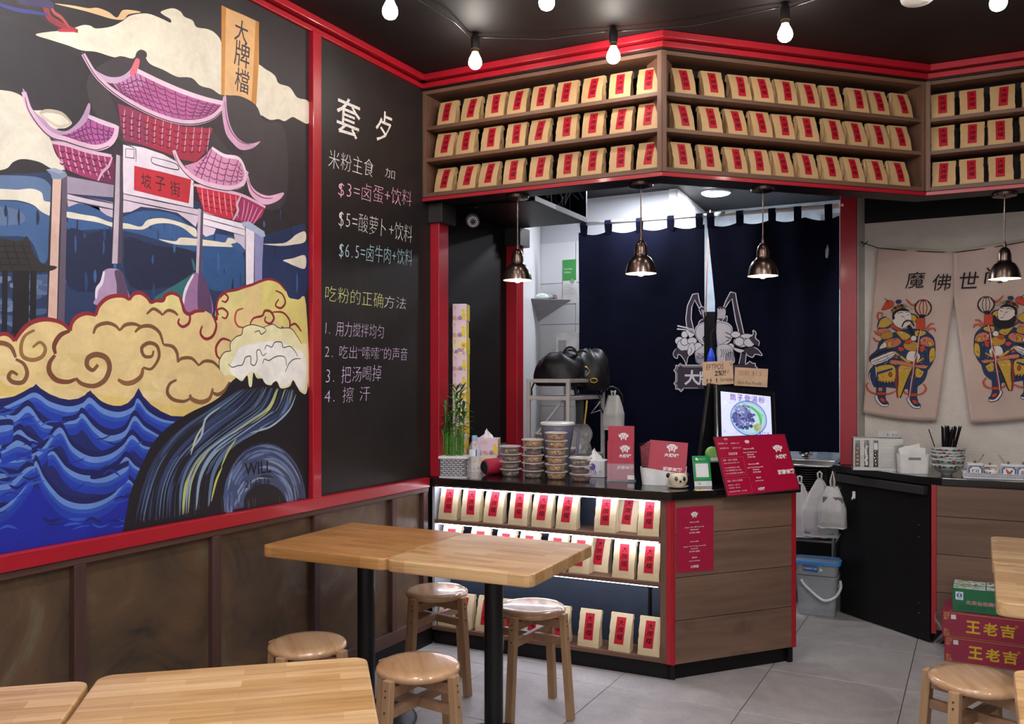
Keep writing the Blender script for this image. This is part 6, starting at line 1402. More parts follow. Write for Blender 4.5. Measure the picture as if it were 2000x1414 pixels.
# bear-faced cup with saucer
cu = root('panda_cup', 'cream ceramic cup with a painted panda face on a saucer', 'cup', wt(1324, 952), cdir(4))
CRG = M('cream_glaze', '#dfd2ba', .22, coat=.5); BKG = M('black_glaze', '#17141a', .25)
MB().lathe([(0, 0), (.040, .002), (.051, .008), (.0505, .010), (.036, .006), (0, .005)], 36).build('saucer', CRG, cu, smooth=True)
MB().lathe([(0, .007), (.026, .007), (.036, .013), (.0455, .030), (.047, .045), (.043, .062), (.040, .066), (.0375, .065), (.041, .045), (.034, .018), (0, .012)], 40).build('cup_body', CRG, cu, smooth=True)
for sg in (-1, 1): MB().ball((sg * .047, 0, .058), .011, .008, .012, 14, 10).build('ear', BKG, cu, smooth=True)
def oncup(u, v, e):
    z = .04 + v; r_ = .047 - max(0, (z - .045)) ** 1.2 * .6 + .0009 + e - max(0, .030 - z) * .35; an = u / .047 - math.pi / 2; return (r_ * math.cos(an), r_ * math.sin(an), z)
a = Art(oncup, 5e-5)
for sg in (-1, 1): a.disc(sg * .020, .006, .0085, .0105, '#17141a', 16); a.disc(sg * .018, .009, .002, .002, '#d8d0e0', 8)
a.disc(0, -.006, .0055, .005, '#17141a', 14); a.line([(-.012, -.014), (-.005, -.018), (.003, -.018), (.012, -.013)], .0012, '#3a2c2a', raw=True, taper=0); a.build('painted_face', paint('glaze_paint', .25, .02, coat=.5), cu)
# green payment stand
gp = root('payment_sign', 'small green payment sign leaning on the worktop beside the panda cup', 'sign', wt(1374, 950), cdir(8)); gp.rotation_euler.x = R(-14)
MB().rbox(-.044, 0, 0, .044, .004, .150, .001).build('sign_board', WP, gp)
a = Art(lambda u, v, e: (u, -.0006 - e, v), 4e-5); G1 = '#1f8f4c'; a.poly2([(-.044, .026), (.044, .026), (.044, .15), (-.044, .15)], G1)
a.poly2([(-.032, .045), (.032, .045), (.032, .112), (-.032, .112)], '#e8e8e6'); a.line([(-.036, .040), (.036, .040), (.036, .117), (-.036, .117), (-.036, .040)], .0008, '#8fd0a8', False, 0, raw=True)
a.disc(-.024, .1345, .0065, .0055, '#e8f0ea', 12); a.disc(-.020, .131, .005, .0045, '#e8f0ea', 12); a.text('微信支付', -.012, .130, .008, '#a8dcb8', w=.034, off=0); a.disc(-.018, .013, .005, .005, '#c0392b', 12); a.disc(-.018, .013, .0025, .0025, '#f0e0d8', 8); a.text('CNY', .018, .011, .004, '#777777', w=.010)
a.build('print', paint('sign_print', .35, .03), gp); MB().box(-.03, .004, .0, .03, .03, .003).build('foot', WP, gp)
cd = root('card', 'yellow and white printed card lying in front of the green payment sign', 'card', wt(1374, 957.5) + Vector((0, 0, .0003)), cdir(14))
a = Art(lambda u, v, e: (u, v, .0012 + e), 3e-5); MB().box(-.042, -.018, 0, .042, .018, .001).build('card_stock', WP, cd); a.poly2([(-.042, -.018), (.006, -.018), (.006, .018), (-.042, .018)], '#e2cf2a'); a.poly2([(.006, -.018), (.042, -.018), (.042, .018), (.006, .018)], '#c9c9d4'); a.build('print', paint('sign_print', .35, .03), cd)
# point-of-sale terminal: tilted customer screen
Yp = 4.50; pc = atY(1456, 757, Yp)
po = root('pos_terminal', 'black point-of-sale terminal with a lit customer screen showing a noodle bowl', 'terminal', (pc.x, pc.y, ZW), cdir(15))
zt = pc.z - ZW
MS = Matrix.Translation((0, 0, zt)) @ Matrix.Rotation(R(-14), 4, 'X') @ Matrix.Rotation(R(6), 4, 'Y')
BLP = M('black_plastic', '#121114', .25, coat=.3)
MB().rbox(-.172, 0, -.30, .172, .028, .0, .010, M4=MS).build('screen_housing', BLP, po, smooth=False)
SCR = paint('lit_screen', .3, .05, 25, emis=.2, bmp=0)
def fs(u, v, e): q = MS @ Vector((u, -.0006 - e, v)); return tuple(q)
a = Art(fs, 4e-5); sw, z0, z1 = .143, -.29, -.034
a.poly2([(-sw, z0), (sw, z0), (sw, z1), (-sw, z1)], '#d6dcfa'); rr = random.Random(2)
for k in range(22): a.disc(rr.uniform(-sw + .015, sw - .015), rr.choice([rr.uniform(z0 + .01, z0 + .05), rr.uniform(z1 - .06, z1 - .01)]), rr.uniform(.006, .014), rr.uniform(.005, .010), rr.choice(['#ccd3f6', '#c4ccf0', '#dfe4fc']), 9)
cy_ = -.162; a.disc(.012, cy_, .104, .092, '#2f56b8', 40); a.disc(.012, cy_, .100, .088, '#9fc4da', 40); a.disc(.012, cy_, .088, .077, '#b4d2dc', 36)
for k in range(18): t = k / 17; a.line([(-.02 + .05 * t, cy_ + .07 - .01 * t), (.04 + .03 * t, cy_ + .055 - .03 * t), (.092 - .012 * t, cy_ + .02 - .05 * t)], .009, rr.choice(['#4fb06a', '#7fd08a', '#3a9a55', '#a6e0a8']), raw=True)
for k in range(120):
    an, q = rr.uniform(0, 6.28), rr.uniform(0, 1) ** .6; a.disc(-.018 + .062 * q * math.cos(an), cy_ + .004 + .064 * q * math.sin(an), rr.uniform(.006, .013), rr.uniform(.004, .010), rr.choice(['#5a5a94', '#7474ac', '#3c3c70', '#8f90c0', '#4a4a84', '#6a78b0']), 7)
for k in range(16): a.disc(.062 + rr.uniform(-.018, .018), cy_ - .046 + rr.uniform(-.012, .014), .011, .009, rr.choice(['#a8ae7c', '#b6bc88', '#98a070']), 8)
for i, ch in enumerate('筒子骨湯粉'): a.text(ch, -.078 + i * .041, z1 - .043, .034, '#6e3aa0', w=.033, off=.0, align='C')
a.text('$12.8', .122, z0 + .042, .020, '#7a4ac0', w=.058, off=.0, align='R'); a.build('screen', SCR, po)
MB().rbox(-.03, .03, 0, .05, .12, zt - .10, .006).build('neck', BLP, po); MB().rbox(-.12, .02, 0, .12, .20, .03, .006).build('base', BLP, po)
m = MB(); m.rbox(-.25, .06, .03, -.17, .085, zt - .005, .012, M4=Matrix.Rotation(R(8), 4, 'Y')); m.build('staff_screen_back', BLP, po); m = MB(); m.ball((-.012, -.002, -.014), .004, .002, .004, 8, 6); m.v = [tuple(MS @ Vector(v)) for v in m.v]; m.build('camera_lens', SOCK, po)
# handwritten cards taped to its top
CBM_ = M('kraft_card', '#cfae90', .8); CP = paint('marker_pen', .7, .03)
def hcard(px0, py0, px1, py1, rot, lb, lines, deep):
    c0 = atY(px0, py1, deep); wdt = (px1 - px0) / FP * deep; hgt = (py1 - py0) / FP * deep
    rt = root('handwritten_card', lb, 'card', c0, cdir(8)); rt.rotation_euler.y = R(rot); MB().box(0, 0, 0, wdt, .0012, hgt).build('card', CBM_, rt)
    a = Art(lambda u, v, e: (u * wdt, -.0005 - e, v * hgt), 3e-5)
    for t, x, y, h, w, c, o in lines: a.text(t, x, y, h, c, w=w, off=o, slant=.06)
    for fx, fy in ((.93, .86), (.80, .55)) if 'EFTPOS' in lines[0][0] else (): a.line([(fx - .03, fy + .06), (fx + .02, fy - .08), (fx + .05, fy + .08)], .012, '#4a3a30', raw=True)
    a.build('handwriting', CP, rt)
hcard(1374, 707, 1436, 753, -3, 'kraft card reading EFTPOS 2% on top of the terminal', [('EFTPOS', .12, .66, .22, .56, '#2c2522', -.004), ('2%!!', .38, .38, .22, .36, '#1c1818', .02), ('Surcharges', .56, .10, .18, .44, '#2c2522', .0), (', ,  ,', .10, .08, .2, .35, '#2c2522', .02)], Yp + .03)
hcard(1434, 717, 1502, 753, 3, 'paler kraft card about extra rice noodles on top of the terminal', [('加粉 $1.5', .10, .56, .30, .70, '#8d7462', -.006), ('Extra Rice Noodle', .10, .10, .18, .72, '#5a463a', .0)], Yp + .05)
# big tilted menu board
mbd = root('menu_board', 'large tilted crimson menu board leaning at the front of the worktop corner', 'menu', (0, 0, 0))
p00, p10, p11, p01 = atY(1420, 971, 4.06), atY(1563, 956, 4.17), atY(1533, 847, 4.27), atY(1393, 853, 4.16)
def mbp(u, v, e): 
    a_ = p00.lerp(p10, u); b_ = p01.lerp(p11, u); q = a_.lerp(b_, v); return tuple(q + nn * e)
nn = (p10 - p00).cross(p01 - p00).normalized(); nn = -nn if nn.dot(Vector((0, 0, CH)) - p00) < 0 else nn
def slab(u0, v0, u1, v1, e0, e1): return MB().add([mbp(u, v, e) for e in (e0, e1) for u, v in ((u0, v0), (u1, v0), (u1, v1), (u0, v1))], [(3, 2, 1, 0), (4, 5, 6, 7), (0, 1, 5, 4), (1, 2, 6, 5), (2, 3, 7, 6), (3, 0, 4, 7)])
slab(0, 0, 1, 1, -.004, 0).build('backing', M('dark_laminate', '#4a1a28', .3, coat=.6), mbd); slab(.012, .015, .988, .985, 0, .0006).build('sheet', M('crimson_sheet', '#a41136', .22, var=.04, coat=.5), mbd)
a = Art(lambda u, v, e: mbp(u / 1.26, v, .001 + e), 3e-5); a.disc(0, 0, 0, 0, WH, 3)
mask(a, .555, .885, .085); mask(a, 1.06, .74, .17, k='#a41136'); a.text('大牌檔', 1.08, .56, .075, WH, w=.20, off=.035, align='C'); a.text('湖南米粉', 1.10, .285, .085, WH, w=.30, off=.035, align='C'); a.text('大牌檔', .60, .055, .05, WH, w=.12, off=.03, align='C')
for t, x, y, h, w in (('Eastwood店', .555, .755, .028, .18), ('shop1 163-185 Rowe St', .56, .69, .024, .24), ('Eastwood', .56, .655, .024, .11), ('02 7901 7868', .565, .61, .024, .13), ('Burwood店', .575, .49, .028, .18), ('shop7 127-133 Burwood Rd', .585, .43, .024, .27), ('Burwood', .59, .395, .024, .10), ('02 7901 8558', .595, .35, .024, .13), ('微信号', .60, .255, .026, .08), ('xiaonanweship', .60, .205, .02, .14)): a.text(t, x, y, h, WH, w=w, off=.01, align='C')
for t, x, y, h, w in (('喝的', .17, .93, .035, .06), ('招牌粗粉 12.8', .05, .865, .025, .16), ('酸辣粉 10.8', .27, .86, .025, .14), ('米豆腐 8.8', .06, .785, .025, .15), ('卤鸡爪 6.8', .28, .78, .025, .14), ('超值套餐', .19, .675, .045, .15), ('套餐一  米粉+小吃套餐', .07, .58, .03, .24), ('任选小碗米粉加饮料一份', .07, .535, .02, .26), ('12.8 米粉两碗 加 冰茶', .07, .455, .026, .25), ('13.8 米粉两碗 加 小吃', .07, .41, .026, .27), ('15.8 米粉两碗 加 酸萝卜', .07, .36, .026, .32), ('套餐二  粉子+小菜套餐', .06, .235, .03, .26), ('卤蛋两个一碗 7.8', .06, .17, .024, .19), ('米豆腐一碗 8.8', .06, .125, .024, .19), ('加粉加料另算  10.8 起', .05, .065, .024, .30)): a.text(t, x, y, h, '#e6c3cc', w=w, off=0)
for x0, y0, x1, y1 in ((.045, .33, .42, .635), (.03, .035, .44, .29)): a.line([(x0, y0), (x1, y0), (x1, y1), (x0, y1), (x0, y0)], .003, '#cf6d86', False, 0, raw=True)
a.build('lettering', paint('menu_print', .3, .02, bmp=0), mbd)
MB().tube([tuple(p01.lerp(p11, .5) + Vector((0, 0, -.01))), tuple(cw(1.16, 4.33, ZW + .03)), tuple(cw(1.18, 4.36, ZW))], .006, 8).build('prop', BLP, mbd)
# green and white tape dispenser
td = root('tape_dispenser', 'green and white tape dispenser left of the tilted menu board', 'tape dispenser', atY(1392, 889, 4.36) - Vector((0, 0, .03)), cdir(20))
MB().lathe([(.014, -.012), (.034, -.012), (.036, 0), (.034, .012), (.014, .012)], 28, M4=Matrix.Translation((0, 0, .036)) @ Matrix.Rotation(R(90), 4, 'X')).build('tape_wheel', WP, td, auto=40); MB().lathe([(.030, -.014), (.037, -.013), (.037, .013), (.030, .014)], 24, M4=Matrix.Translation((0, 0, .036)) @ Matrix.Rotation(R(90), 4, 'X')).build('green_band', M('lime_plastic', '#8ec46a', .35), td); MB().rbox(-.02, -.015, 0, .07, .015, .02, .005).build('body', WP, td); MB().rbox(-.05, -.05, -.12, .07, .05, .0, .004).build('stand', BLP, td)
# paper notice on the plank side
nb_ = root('paper_notice', 'crimson paper notice with shop addresses on the plank side of the counter', 'notice', (0, 0, 0))
c2 = cw(*FCp); uu = (cw(*FRp) - cw(*FCp)).normalized(); n2 = Vector((uu.y, -uu.x, 0))
pn = c2 + n2 * .0135
def pl2(px, py): q = onpl(px, py, pn, n2); return ((q - c2).dot(uu), q.z)
A1, B1 = pl2(1321, 992), pl2(1393, 1112); w_, h_ = B1[0] - A1[0], A1[1] - B1[1]
def fn2(u, v, e): q = c2 + uu * (A1[0] + u) + n2 * (.0140 + e + .004 * max(0, u - w_ * .7) / w_); return (q.x, q.y, B1[1] + v)
MB().add([fn2(u, v, e) for e in (0, .0006) for u, v in ((0, 0), (w_ * .7, 0), (w_, -.002), (w_, h_), (w_ * .7, h_), (0, h_))], [(0, 5, 4, 1), (1, 4, 3, 2), (6, 7, 10, 11), (7, 8, 9, 10), (0, 1, 7, 6), (1, 2, 8, 7), (2, 3, 9, 8), (3, 4, 10, 9), (4, 5, 11, 10), (5, 0, 6, 11)]).build('paper', M('crimson_paper', '#a5103a', .5, var=.04), nb_)
a = Art(lambda u, v, e: fn2(u, v, .0012 + e), 3e-5); cx = w_ * .48; mask(a, cx, h_ * .875, w_ * .19, k='#a5103a')
for t, f, h, w in (('Eastwood店', .755, .022, .25), ('shop1 163-185 Rowe St', .675, .020, .52), ('Eastwood', .640, .020, .21), ('02 7901 7868', .59, .022, .28), ('Burwood店', .455, .022, .22), ('shop7 127-133 Burwood Rd', .38, .020, .60), ('Burwood', .345, .020, .18), ('02 7901 8558', .30, .022, .28), ('微信号', .205, .022, .14), ('xiaonanweship', .155, .018, .30), ('大牌檔', .055, .045, .22)): a.text(t, cx, f * h_, h * h_, WH, w=w * w_, off=.012, align='C')
a.build('lettering', paint('menu_print', .3, .02, bmp=0), nb_)
# ------------------------------------------------------------------ things on the right-hand worktop
# steel cutlery caddy
cc = root('cutlery_caddy', 'stainless steel caddy with slots for spoons at the left end of the right-hand worktop', 'cutlery caddy', cw(1.955, 4.955, ZW), cdir(-17))
Wc = .262; Hc = .182
m = MB(); slots = [(.008, .036), (.058, .084), (.106, .132)]; xs = [0] + [v for s_ in slots for v in s_] + [Wc]
for i in range(0, len(xs) - 1): 
    if i % 2 == 0: m.box(xs[i], 0, 0, xs[i + 1], .002, Hc)
    else: m.box(xs[i], 0, 0, xs[i + 1], .002, .018); m.box(xs[i], 0, Hc - .012, xs[i + 1], .002, Hc)
m.build('front_plate', STEEL, cc)
MB().box(0, .002, 0, .002, .12, Hc).build('side_plate', STEEL, cc); MB().box(Wc - .002, .002, 0, Wc, .12, Hc).build('side_plate', STEEL, cc); MB().box(-.004, -.018, 0, Wc + .004, .125, .006).build('base_tray', STEEL, cc); MB().box(0, .118, 0, Wc, .12, Hc).build('back_plate', STEEL, cc)
for x in (.045, .095, .14): MB().box(x, .002, .006, x + .002, .118, Hc - .004).build('divider', STEEL, cc)
for x, n, nm, mt in ((.022, 5, 'wooden spoons', M('pale_wood', '#c9a98a', .6)), (.071, 12, 'white ladle spoons', M('white_melamine', '#e9e6e0', .3)), (.119, 6, 'metal teaspoons', STEEL)):
    g = root('spoon_bundle', f'{nm} standing in a slot of the steel caddy', 'spoons', cc.location, cdir(-17)); rr = random.Random(n); m_ = None
    for k in range(n):
        m = MB(); z0 = .02 + k * (.11 / n); m.ball((x + rr.uniform(-.004, .004), .012 + k * .001, z0 + .012), .0095, .006, .007, 10, 6); m.tube([(x, .02, z0), (x + rr.uniform(-.003, .003), .05, z0 + .04)], .0022, 5); m.build('spoon', mt, g, smooth=True)
    if n == 6: MB().rbox(x - .011, .004, .115, x + .011, .01, .155, .002).build('white_tag', WP, g)
pk = root('straw_packets', 'bundle of white paper packets marked 3 behind the steel caddy', 'packets', cc.location + Vector((0, 0, 0)), cdir(-17))
for k in range(7):
    rr = random.Random(k); x = .145 + k * .0145; o = MB().rbox(x, .126 + (k % 2) * .006, 0, x + .013, .131 + (k % 2) * .006, Hc + .034 + rr.uniform(-.004, .004), .0006, seg=1).build('packet', M('white_packet', '#dcdad9', .6), pk)
    if k in (3, 5, 6): a = Art(lambda u, v, e, k=k: (u, .1255 + (k % 2) * .006 - e, v), 3e-5); a.text('3', x + .0065, Hc + .006, .014, '#1c1c22', w=.008, off=.01, align='C'); a.build('lettering', paint('ink_print', .6, .02), o)
# white basket with folded paper
b2 = root('basket', 'white plastic basket with folded napkins beside the bowls on the right-hand worktop', 'basket', cw(2.224, 4.80, ZW), cdir(-12))
o_ = rrect(.158, .11, .022); m = MB()
vs = [(x * .92, y * .92, 0) for x, y in o_] + [(x, y, .105) for x, y in o_] + [(x * .96, y * .95, .104) for x, y in o_] + [(x * .89, y * .88, .004) for x, y in o_]
m.add(vs, [tuple(reversed(range(28)))] + [(r0 + k, r0 + (k + 1) % 28, r0 + 28 + (k + 1) % 28, r0 + 28 + k) for r0 in (0, 28, 56) for k in range(28)] + [tuple(range(84, 112))]); m.build('basket_body', WP, b2)
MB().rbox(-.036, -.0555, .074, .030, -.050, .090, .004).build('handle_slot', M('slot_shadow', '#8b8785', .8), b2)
for k, (rz_, zz_, tx) in enumerate(((-6, .0, .1), (14, .006, -.25))):
    g = root('napkin', ['white napkin upright at the left of the basket by the bowls', 'white napkin tilted up at the right of the basket by the bowls'][k], 'napkin', cw(2.214 + .02 * k, 4.80, ZW + .010), cdir(-12)); g.rotation_euler.y = tx
    m = MB()
    for j in range(3): m.box(-.055, -.030 + .012 * j + k * .004, .0, .055, -.027 + .012 * j + k * .004, .135 + .01 * k - j * .006)
    m.build('folded_sheets', M('napkin_paper', '#e8e6e3', .9), g)
# bowls
BW = M('bowl_porcelain', '#b3b7b1', .2, coat=.5); BP_ = paint('bowl_paint', .2, .05, coat=.5)
bprof = [(0, 0), (.026, 0), (.027, .009), (.045, .018), (.075, .042), (.0855, .062), (.084, .063), (.072, .043), (.042, .021), (0, .014)]
b0 = root('bowl', 'x', 'bowl', (0, 0, 0)); bb_ = MB().lathe(bprof, 40).build('bowl_body', BW, b0, smooth=True)
def onb(u, v, e):
    z = v; 
    for (r0, z0), (r1, z1) in zip(bprof[2:5], bprof[3:6]):
        if z0 <= z <= z1: r_ = r0 + (r1 - r0) * (z - z0) / (z1 - z0); break
    else: r_ = .0855
    r_ += .0008 + e; an = u / .075 - math.pi / 2; return (r_ * math.cos(an), r_ * math.sin(an), z)
a = Art(onb, 5e-5); rr = random.Random(3)
for k in range(6):
    cx = -.19 + k * .078
    for j in range(5): a.disc(cx + rr.uniform(-.008, .008), .050 + rr.uniform(-.006, .004), .006, .0045, rr.choice(['#a8405e', '#c25a78', '#7c2c48']), 9)
    for sg in (-1, 1): a.poly2([(cx + sg * .008, .046), (cx + sg * .022, .053), (cx + sg * .034, .048), (cx + sg * .024, .041)], '#1f6b5c')
    a.poly2([(cx - .012, .040), (cx + .002, .036), (cx + .010, .040), (cx, .044)], '#2c4a3a')
bpn = a.build('painted_flowers', BP_, b0); bs = [(bb_, []), (bpn, [])]
b0['group'] = 'stacked rooster bowls'; nb = 6
for k in range(nb):
    z = ZW + (0 if k == 0 else .013 + .0145 * k) ; loc = cw(2.367 + (.004 * ((k % 3) - 1)), 4.70, z); lb = f'painted porcelain bowl, {ORD[k]} from the bottom of the stack on the right-hand worktop'
    if k == 0: b0.location = loc; b0['label'] = lb
    else: 
        q = dup(b0, bs, loc, k * 1.9, lb, 'stacked rooster bowls'); q.rotation_euler.x = R([0, 1.5, -1, 1.5, 1, 3][k])
# chopsticks in a holder behind
ch = root('chopstick_holder', 'pale holder full of black chopsticks behind the stack of bowls', 'chopstick holder', cw(2.435, 4.86, ZW))
MB().open_lathe([(.034, 0), (.036, .12), (.033, .12), (.032, .004)], 20).build('holder', WP, ch, smooth=True); rr = random.Random(8)
CHK_ = M('black_chopstick', '#171417', .4)
for k in range(46):
    g, q = rr.uniform(0, 6.28), rr.uniform(0, .024); lean = rr.uniform(-.010, .032) + (.035 if k % 3 == 0 else 0)
    MB().tube([(q * math.cos(g), q * math.sin(g), .005), (q * math.cos(g) + lean, q * math.sin(g) * 1.2, rr.uniform(.232, .258))], [.0022, .0034], 5).build('chopstick', CHK_, ch)
MB().tube([(-.028, -.01, .05), (-.085, -.005, .235)], [.0022, .003], 5).build('chopstick', CHK_, ch)
# tray with condiment jars
tr = root('tray', 'blue and white rectangular tray holding condiments at the right of the worktop', 'tray', cw(2.536, 4.54, ZW), cdir(-22))
BWP = paint('blue_white_glaze', .2, .04, coat=.4)
MB().box(-.145, -.06, .003, .145, .06, .008).build('tray_floor', WG, tr)
for x0, y0, x1, y1 in ((-.155, -.068, .155, -.060), (-.155, .060, .155, .068), (-.155, -.06, -.147, .06), (.147, -.06, .155, .06)): MB().rbox(x0, y0, 0, x1, y1, .030, .002, seg=1).build('tray_wall', WG, tr)
a = Art(lambda u, v, e: (u, -.0685 - e, v), 3e-5)
for k in range(26): x = -.148 + k * .0118; a.line([(x - .006, .008), (x, .022), (x + .006, .008)], .0022, '#4f6090', False, 0, raw=True); a.line([(x - .006, .022), (x, .008), (x + .006, .022)], .0018, '#6a7aa6', False, 0, raw=True)
a.line([(-.153, .027), (.153, .027)], .003, '#44568a', False, 0, raw=True); a.build('blue_pattern', BWP, tr)
TM = Matrix.Translation(cw(2.536, 4.54, ZW + .0085)) @ Matrix.Rotation(cdir(-22), 4, 'Z')
def jar(x, y, lb, motif, s=1.):
    j = root('condiment_jar', lb, 'jar', TM @ Vector((x, y, 0)), cdir(-22), None); j.scale = (s, s, s)
    MB().rbox(-.036, -.026, 0, .036, .026, .062, .003).build('jar_body', WG, j); MB().rbox(-.037, -.027, .062, .037, .027, .070, .003).build('lid', WG, j); MB().lathe([(0, .084), (.006, .083), (.008, .078), (.005, .071), (.005, .069)], 12).build('lid_knob', M('jar_knob', '#6a6458', .4), j, smooth=True)
    a = Art(lambda u, v, e: (u, -.0266 - e, v), 3e-5); a.poly2([(-.034, .003), (.034, .003), (.034, .059), (-.034, .059)], '#46578a'); 
    a.poly2([(x_ * .026, .031 + y_ * .022) for x_, y_ in ((-.6, -1), (.6, -1), (.75, -.7), (1, -.55), (1, .55), (.75, .7), (.6, 1), (-.6, 1), (-.75, .7), (-1, .55), (-1, -.55), (-.75, -.7))], '#e4e2de')
    for sx in (-1, 1):
        for sz in (0, 1): a.disc(sx * .029, .009 + sz * .044, .003, .003, '#dfe0e4', 8)
    if motif == 'rooster':
        a.poly2([(-.012, .032), (-.014, .042), (-.009, .046), (-.004, .038), (.004, .032), (.012, .040), (.016, .036), (.012, .024), (.003, .019), (-.008, .022)], '#b5482a'); a.poly2([(.006, .032), (.013, .044), (.018, .038), (.013, .028)], '#20262c'); a.disc(-.011, .046, .003, .003, '#c22f24', 8); a.line([(-.002, .020), (-.003, .013)], .0016, '#c99a2c', False, 0, raw=True); a.line([(.003, .020), (.003, .013)], .0016, '#c99a2c', False, 0, raw=True)
    else: a.text(motif, 0, .020, .021, '#33416e', w=.036, off=.01, align='C')
    a.build('painted_face', BWP, j); return j
jar(-.098, -.028, 'blue and white jar marked with two characters at the left of the tray', '辣椒'); jar(.055, -.028, 'blue and white jar with a rooster at the right of the tray', 'rooster'); jar(-.02, .045, 'small blue and white jar behind the flowered bowl on the tray', '醋', .8); jar(.125, -.028, 'blue and white jar at the tray end cut by the photo edge', '盐')
cb_ = root('small_bowl', 'small flowered bowl of chillies between the jars on the tray', 'bowl', TM @ Vector((-.022, -.022, 0))); cb_.scale = (.42, .42, .62)
MB().lathe([(0, 0), (.045, 0), (.065, .02), (.0855, .062), (.08, .062), (.06, .02), (0, .01)], 32).build('bowl_body', WG, cb_, smooth=True)
a = Art(lambda u, v, e: ((.0665 + (v - .02) * .48 + .0012 + e) * math.cos(u / .075 - 2.1), (.0665 + (v - .02) * .48 + .0012 + e) * math.sin(u / .075 - 2.1), v), 5e-5)
for sg in (-1, 1): a.poly2([(sg * .004, .028), (sg * .02, .042), (sg * .044, .05), (sg * .028, .03)], '#1f6a4a')
a.poly2([(-.006, .03), (0, .058), (.006, .03)], '#2c7a54'); a.build('painted_flowers', BP_, cb_); m = MB(); rr = random.Random(1)
for k in range(30): m.ball((rr.uniform(-.05, .05), rr.uniform(-.05, .05), .058 + rr.uniform(0, .012)), .014, .008, .006, 7, 5, c=rr.choice(['#b8321e', '#d9c9a8', '#8a2a18', '#e6e0d0']))
m.build('chilli_mix', BP_, cb_, kind='stuff')
for k, (x, y, lb) in enumerate(((.045, .0, 'steel spoon handle leaning out of the rooster jar'), (-.085, .01, 'thin steel spoon standing in the left condiment jar'))):
    s_ = root('spoon', lb, 'spoon', TM @ Vector((x, y - .02, .068))); MB().tube([(0, 0, 0), (-.02 * (1 - 2 * k), 0, .03), (-.03 * (1 - 2 * k), 0, .048)], [.0022, .003, .0045], 8).build('handle', STEEL, s_, smooth=True)
# ------------------------------------------------------------------ drink cartons on the floor
MGT = M('magenta_carton', '#952042', .4, var=.05, coat=.3); CPR = paint('carton_print', .4, .03, coat=.2)
BD = 30
bo = cw(2.148, 4.322, 0); bz = cdir(-29)
def carton(z, h, lb, dx=0.):
    rt = root('drink_carton', lb, 'carton', bo + Vector((math.cos(bz) * dx, math.sin(bz) * dx, z)), bz, 'crimson drink cartons')
    MB().rbox(0, 0, 0, .40, .245, h, .003, seg=1).build('carton_body', MGT, rt)
    a = Art(lambda u, v, e: (u, -.0006 - e, v), 3e-5); G = '#d9b13a'
    a.line([(.006, .004), (.394, .004)], .0014, G, False, 0, raw=True); a.line([(.006, h - .004), (.394, h - .004)], .0014, G, False, 0, raw=True)
    for sg, y in ((1, .008), (-1, h - .008)):
        for d in (0, .005, .010): a.line([(.010 + d, y + sg * .032), (.010 + d, y + sg * d), (.034, y + sg * d)], .0016, G, False, 0, raw=True)
        a.line([(.010, y + sg * .026), (.028, y + sg * .026), (.028, y + sg * .006)], .0014, G, False, 0, raw=True)
    for i, c_ in enumerate('王老吉'): a.text(c_, .137 + i * .074, .030, .062, '#d8b224', w=.062, off=.03, align='C')
    a.text('®', .322, .083, .013, '#d8b224', w=.013, align='C'); a.poly2([(.040, h - .034), (.062, h - .034), (.062, h - .012), (.040, h - .012)], '#dcd8d6'); a.build('lettering', CPR, rt)
    t_ = Art(lambda u, v, e: (u, v, h + .0004 + e), 3e-5); t_.line([(.02, .05), (.38, .05)], .0014, G, False, 0, raw=True); t_.text('王老吉', .03, .02, .02, G, w=.06); t_.build('top_print', CPR, rt)
    return rt
carton(0, .124, 'lower crimson drink carton on the floor at the right', .010); carton(.1245, .124, 'upper crimson drink carton under the green box')
gb = root('green_box', 'green carton with a leafy printed lid standing on the crimson cartons', 'carton', bo + Vector((math.cos(bz) * .045, math.sin(bz) * .045, .249)) + Vector((-math.sin(bz) * .03, math.cos(bz) * .03, 0)), bz)
MB().rbox(0, 0, 0, .30, .205, .114, .002, seg=1).build('carton_body', M('green_carton', '#176c43', .4, var=.05, coat=.3), gb)
a = Art(lambda u, v, e: (u, -.0006 - e, v), 3e-5); a.poly2([(.014, .058), (.048, .058), (.048, .098), (.014, .098)], '#dfe6ee'); q = [(.031 + .0125 * math.cos(R(t)), .080 + .0125 * math.sin(R(t))) for t in range(0, 360, 18)]; a.poly2(q, '#2b66b0'); a.text('S', .031, .071, .018, '#eef2f6', w=.011, off=.02, align='C'); a.text('生产许可', .031, .0605, .004, '#444444', w=.024, align='C')
a.text('北京信远斋饮料', .060, .040, .020, '#d58a9c', w=.17, off=.02); a.text('规格 净含量 配料 水 白砂糖 乌梅', .026, .026, .007, '#0d3f28', w=.15); a.text('生产日期 见包装', .026, .014, .007, '#0d3f28', w=.12); a.build('lettering', CPR, gb)
t_ = Art(lambda u, v, e: (u, v, .1144 + e), 3e-5); rr = random.Random(6)
for x0, x1 in ((.004, .145), (.150, .296)):
    for y0, y1 in ((.006, .10), (.106, .20)):
        t_.poly2([(x0, y0), (x1, y0), (x1, y1), (x0, y1)], '#d9dfe4')
        for k in range(26): t_.disc(min(x1 - .012, max(x0 + .012, rr.uniform(x0, x1))), min(y1 - .009, max(y0 + .009, rr.uniform(y0, y1))), rr.uniform(.006, .012), rr.uniform(.004, .009), rr.choice(['#7d9a2c', '#9ab23c', '#5f7c22', '#b8c860', '#4c6a1c']), 8)
t_.build('top_print', CPR, gb)
wr = root('plastic_wrap', 'torn clear wrapping film hanging at the left side of the cartons', 'plastic film', bo + Vector((-.012, -.004, 0)), bz); rr = random.Random(12)
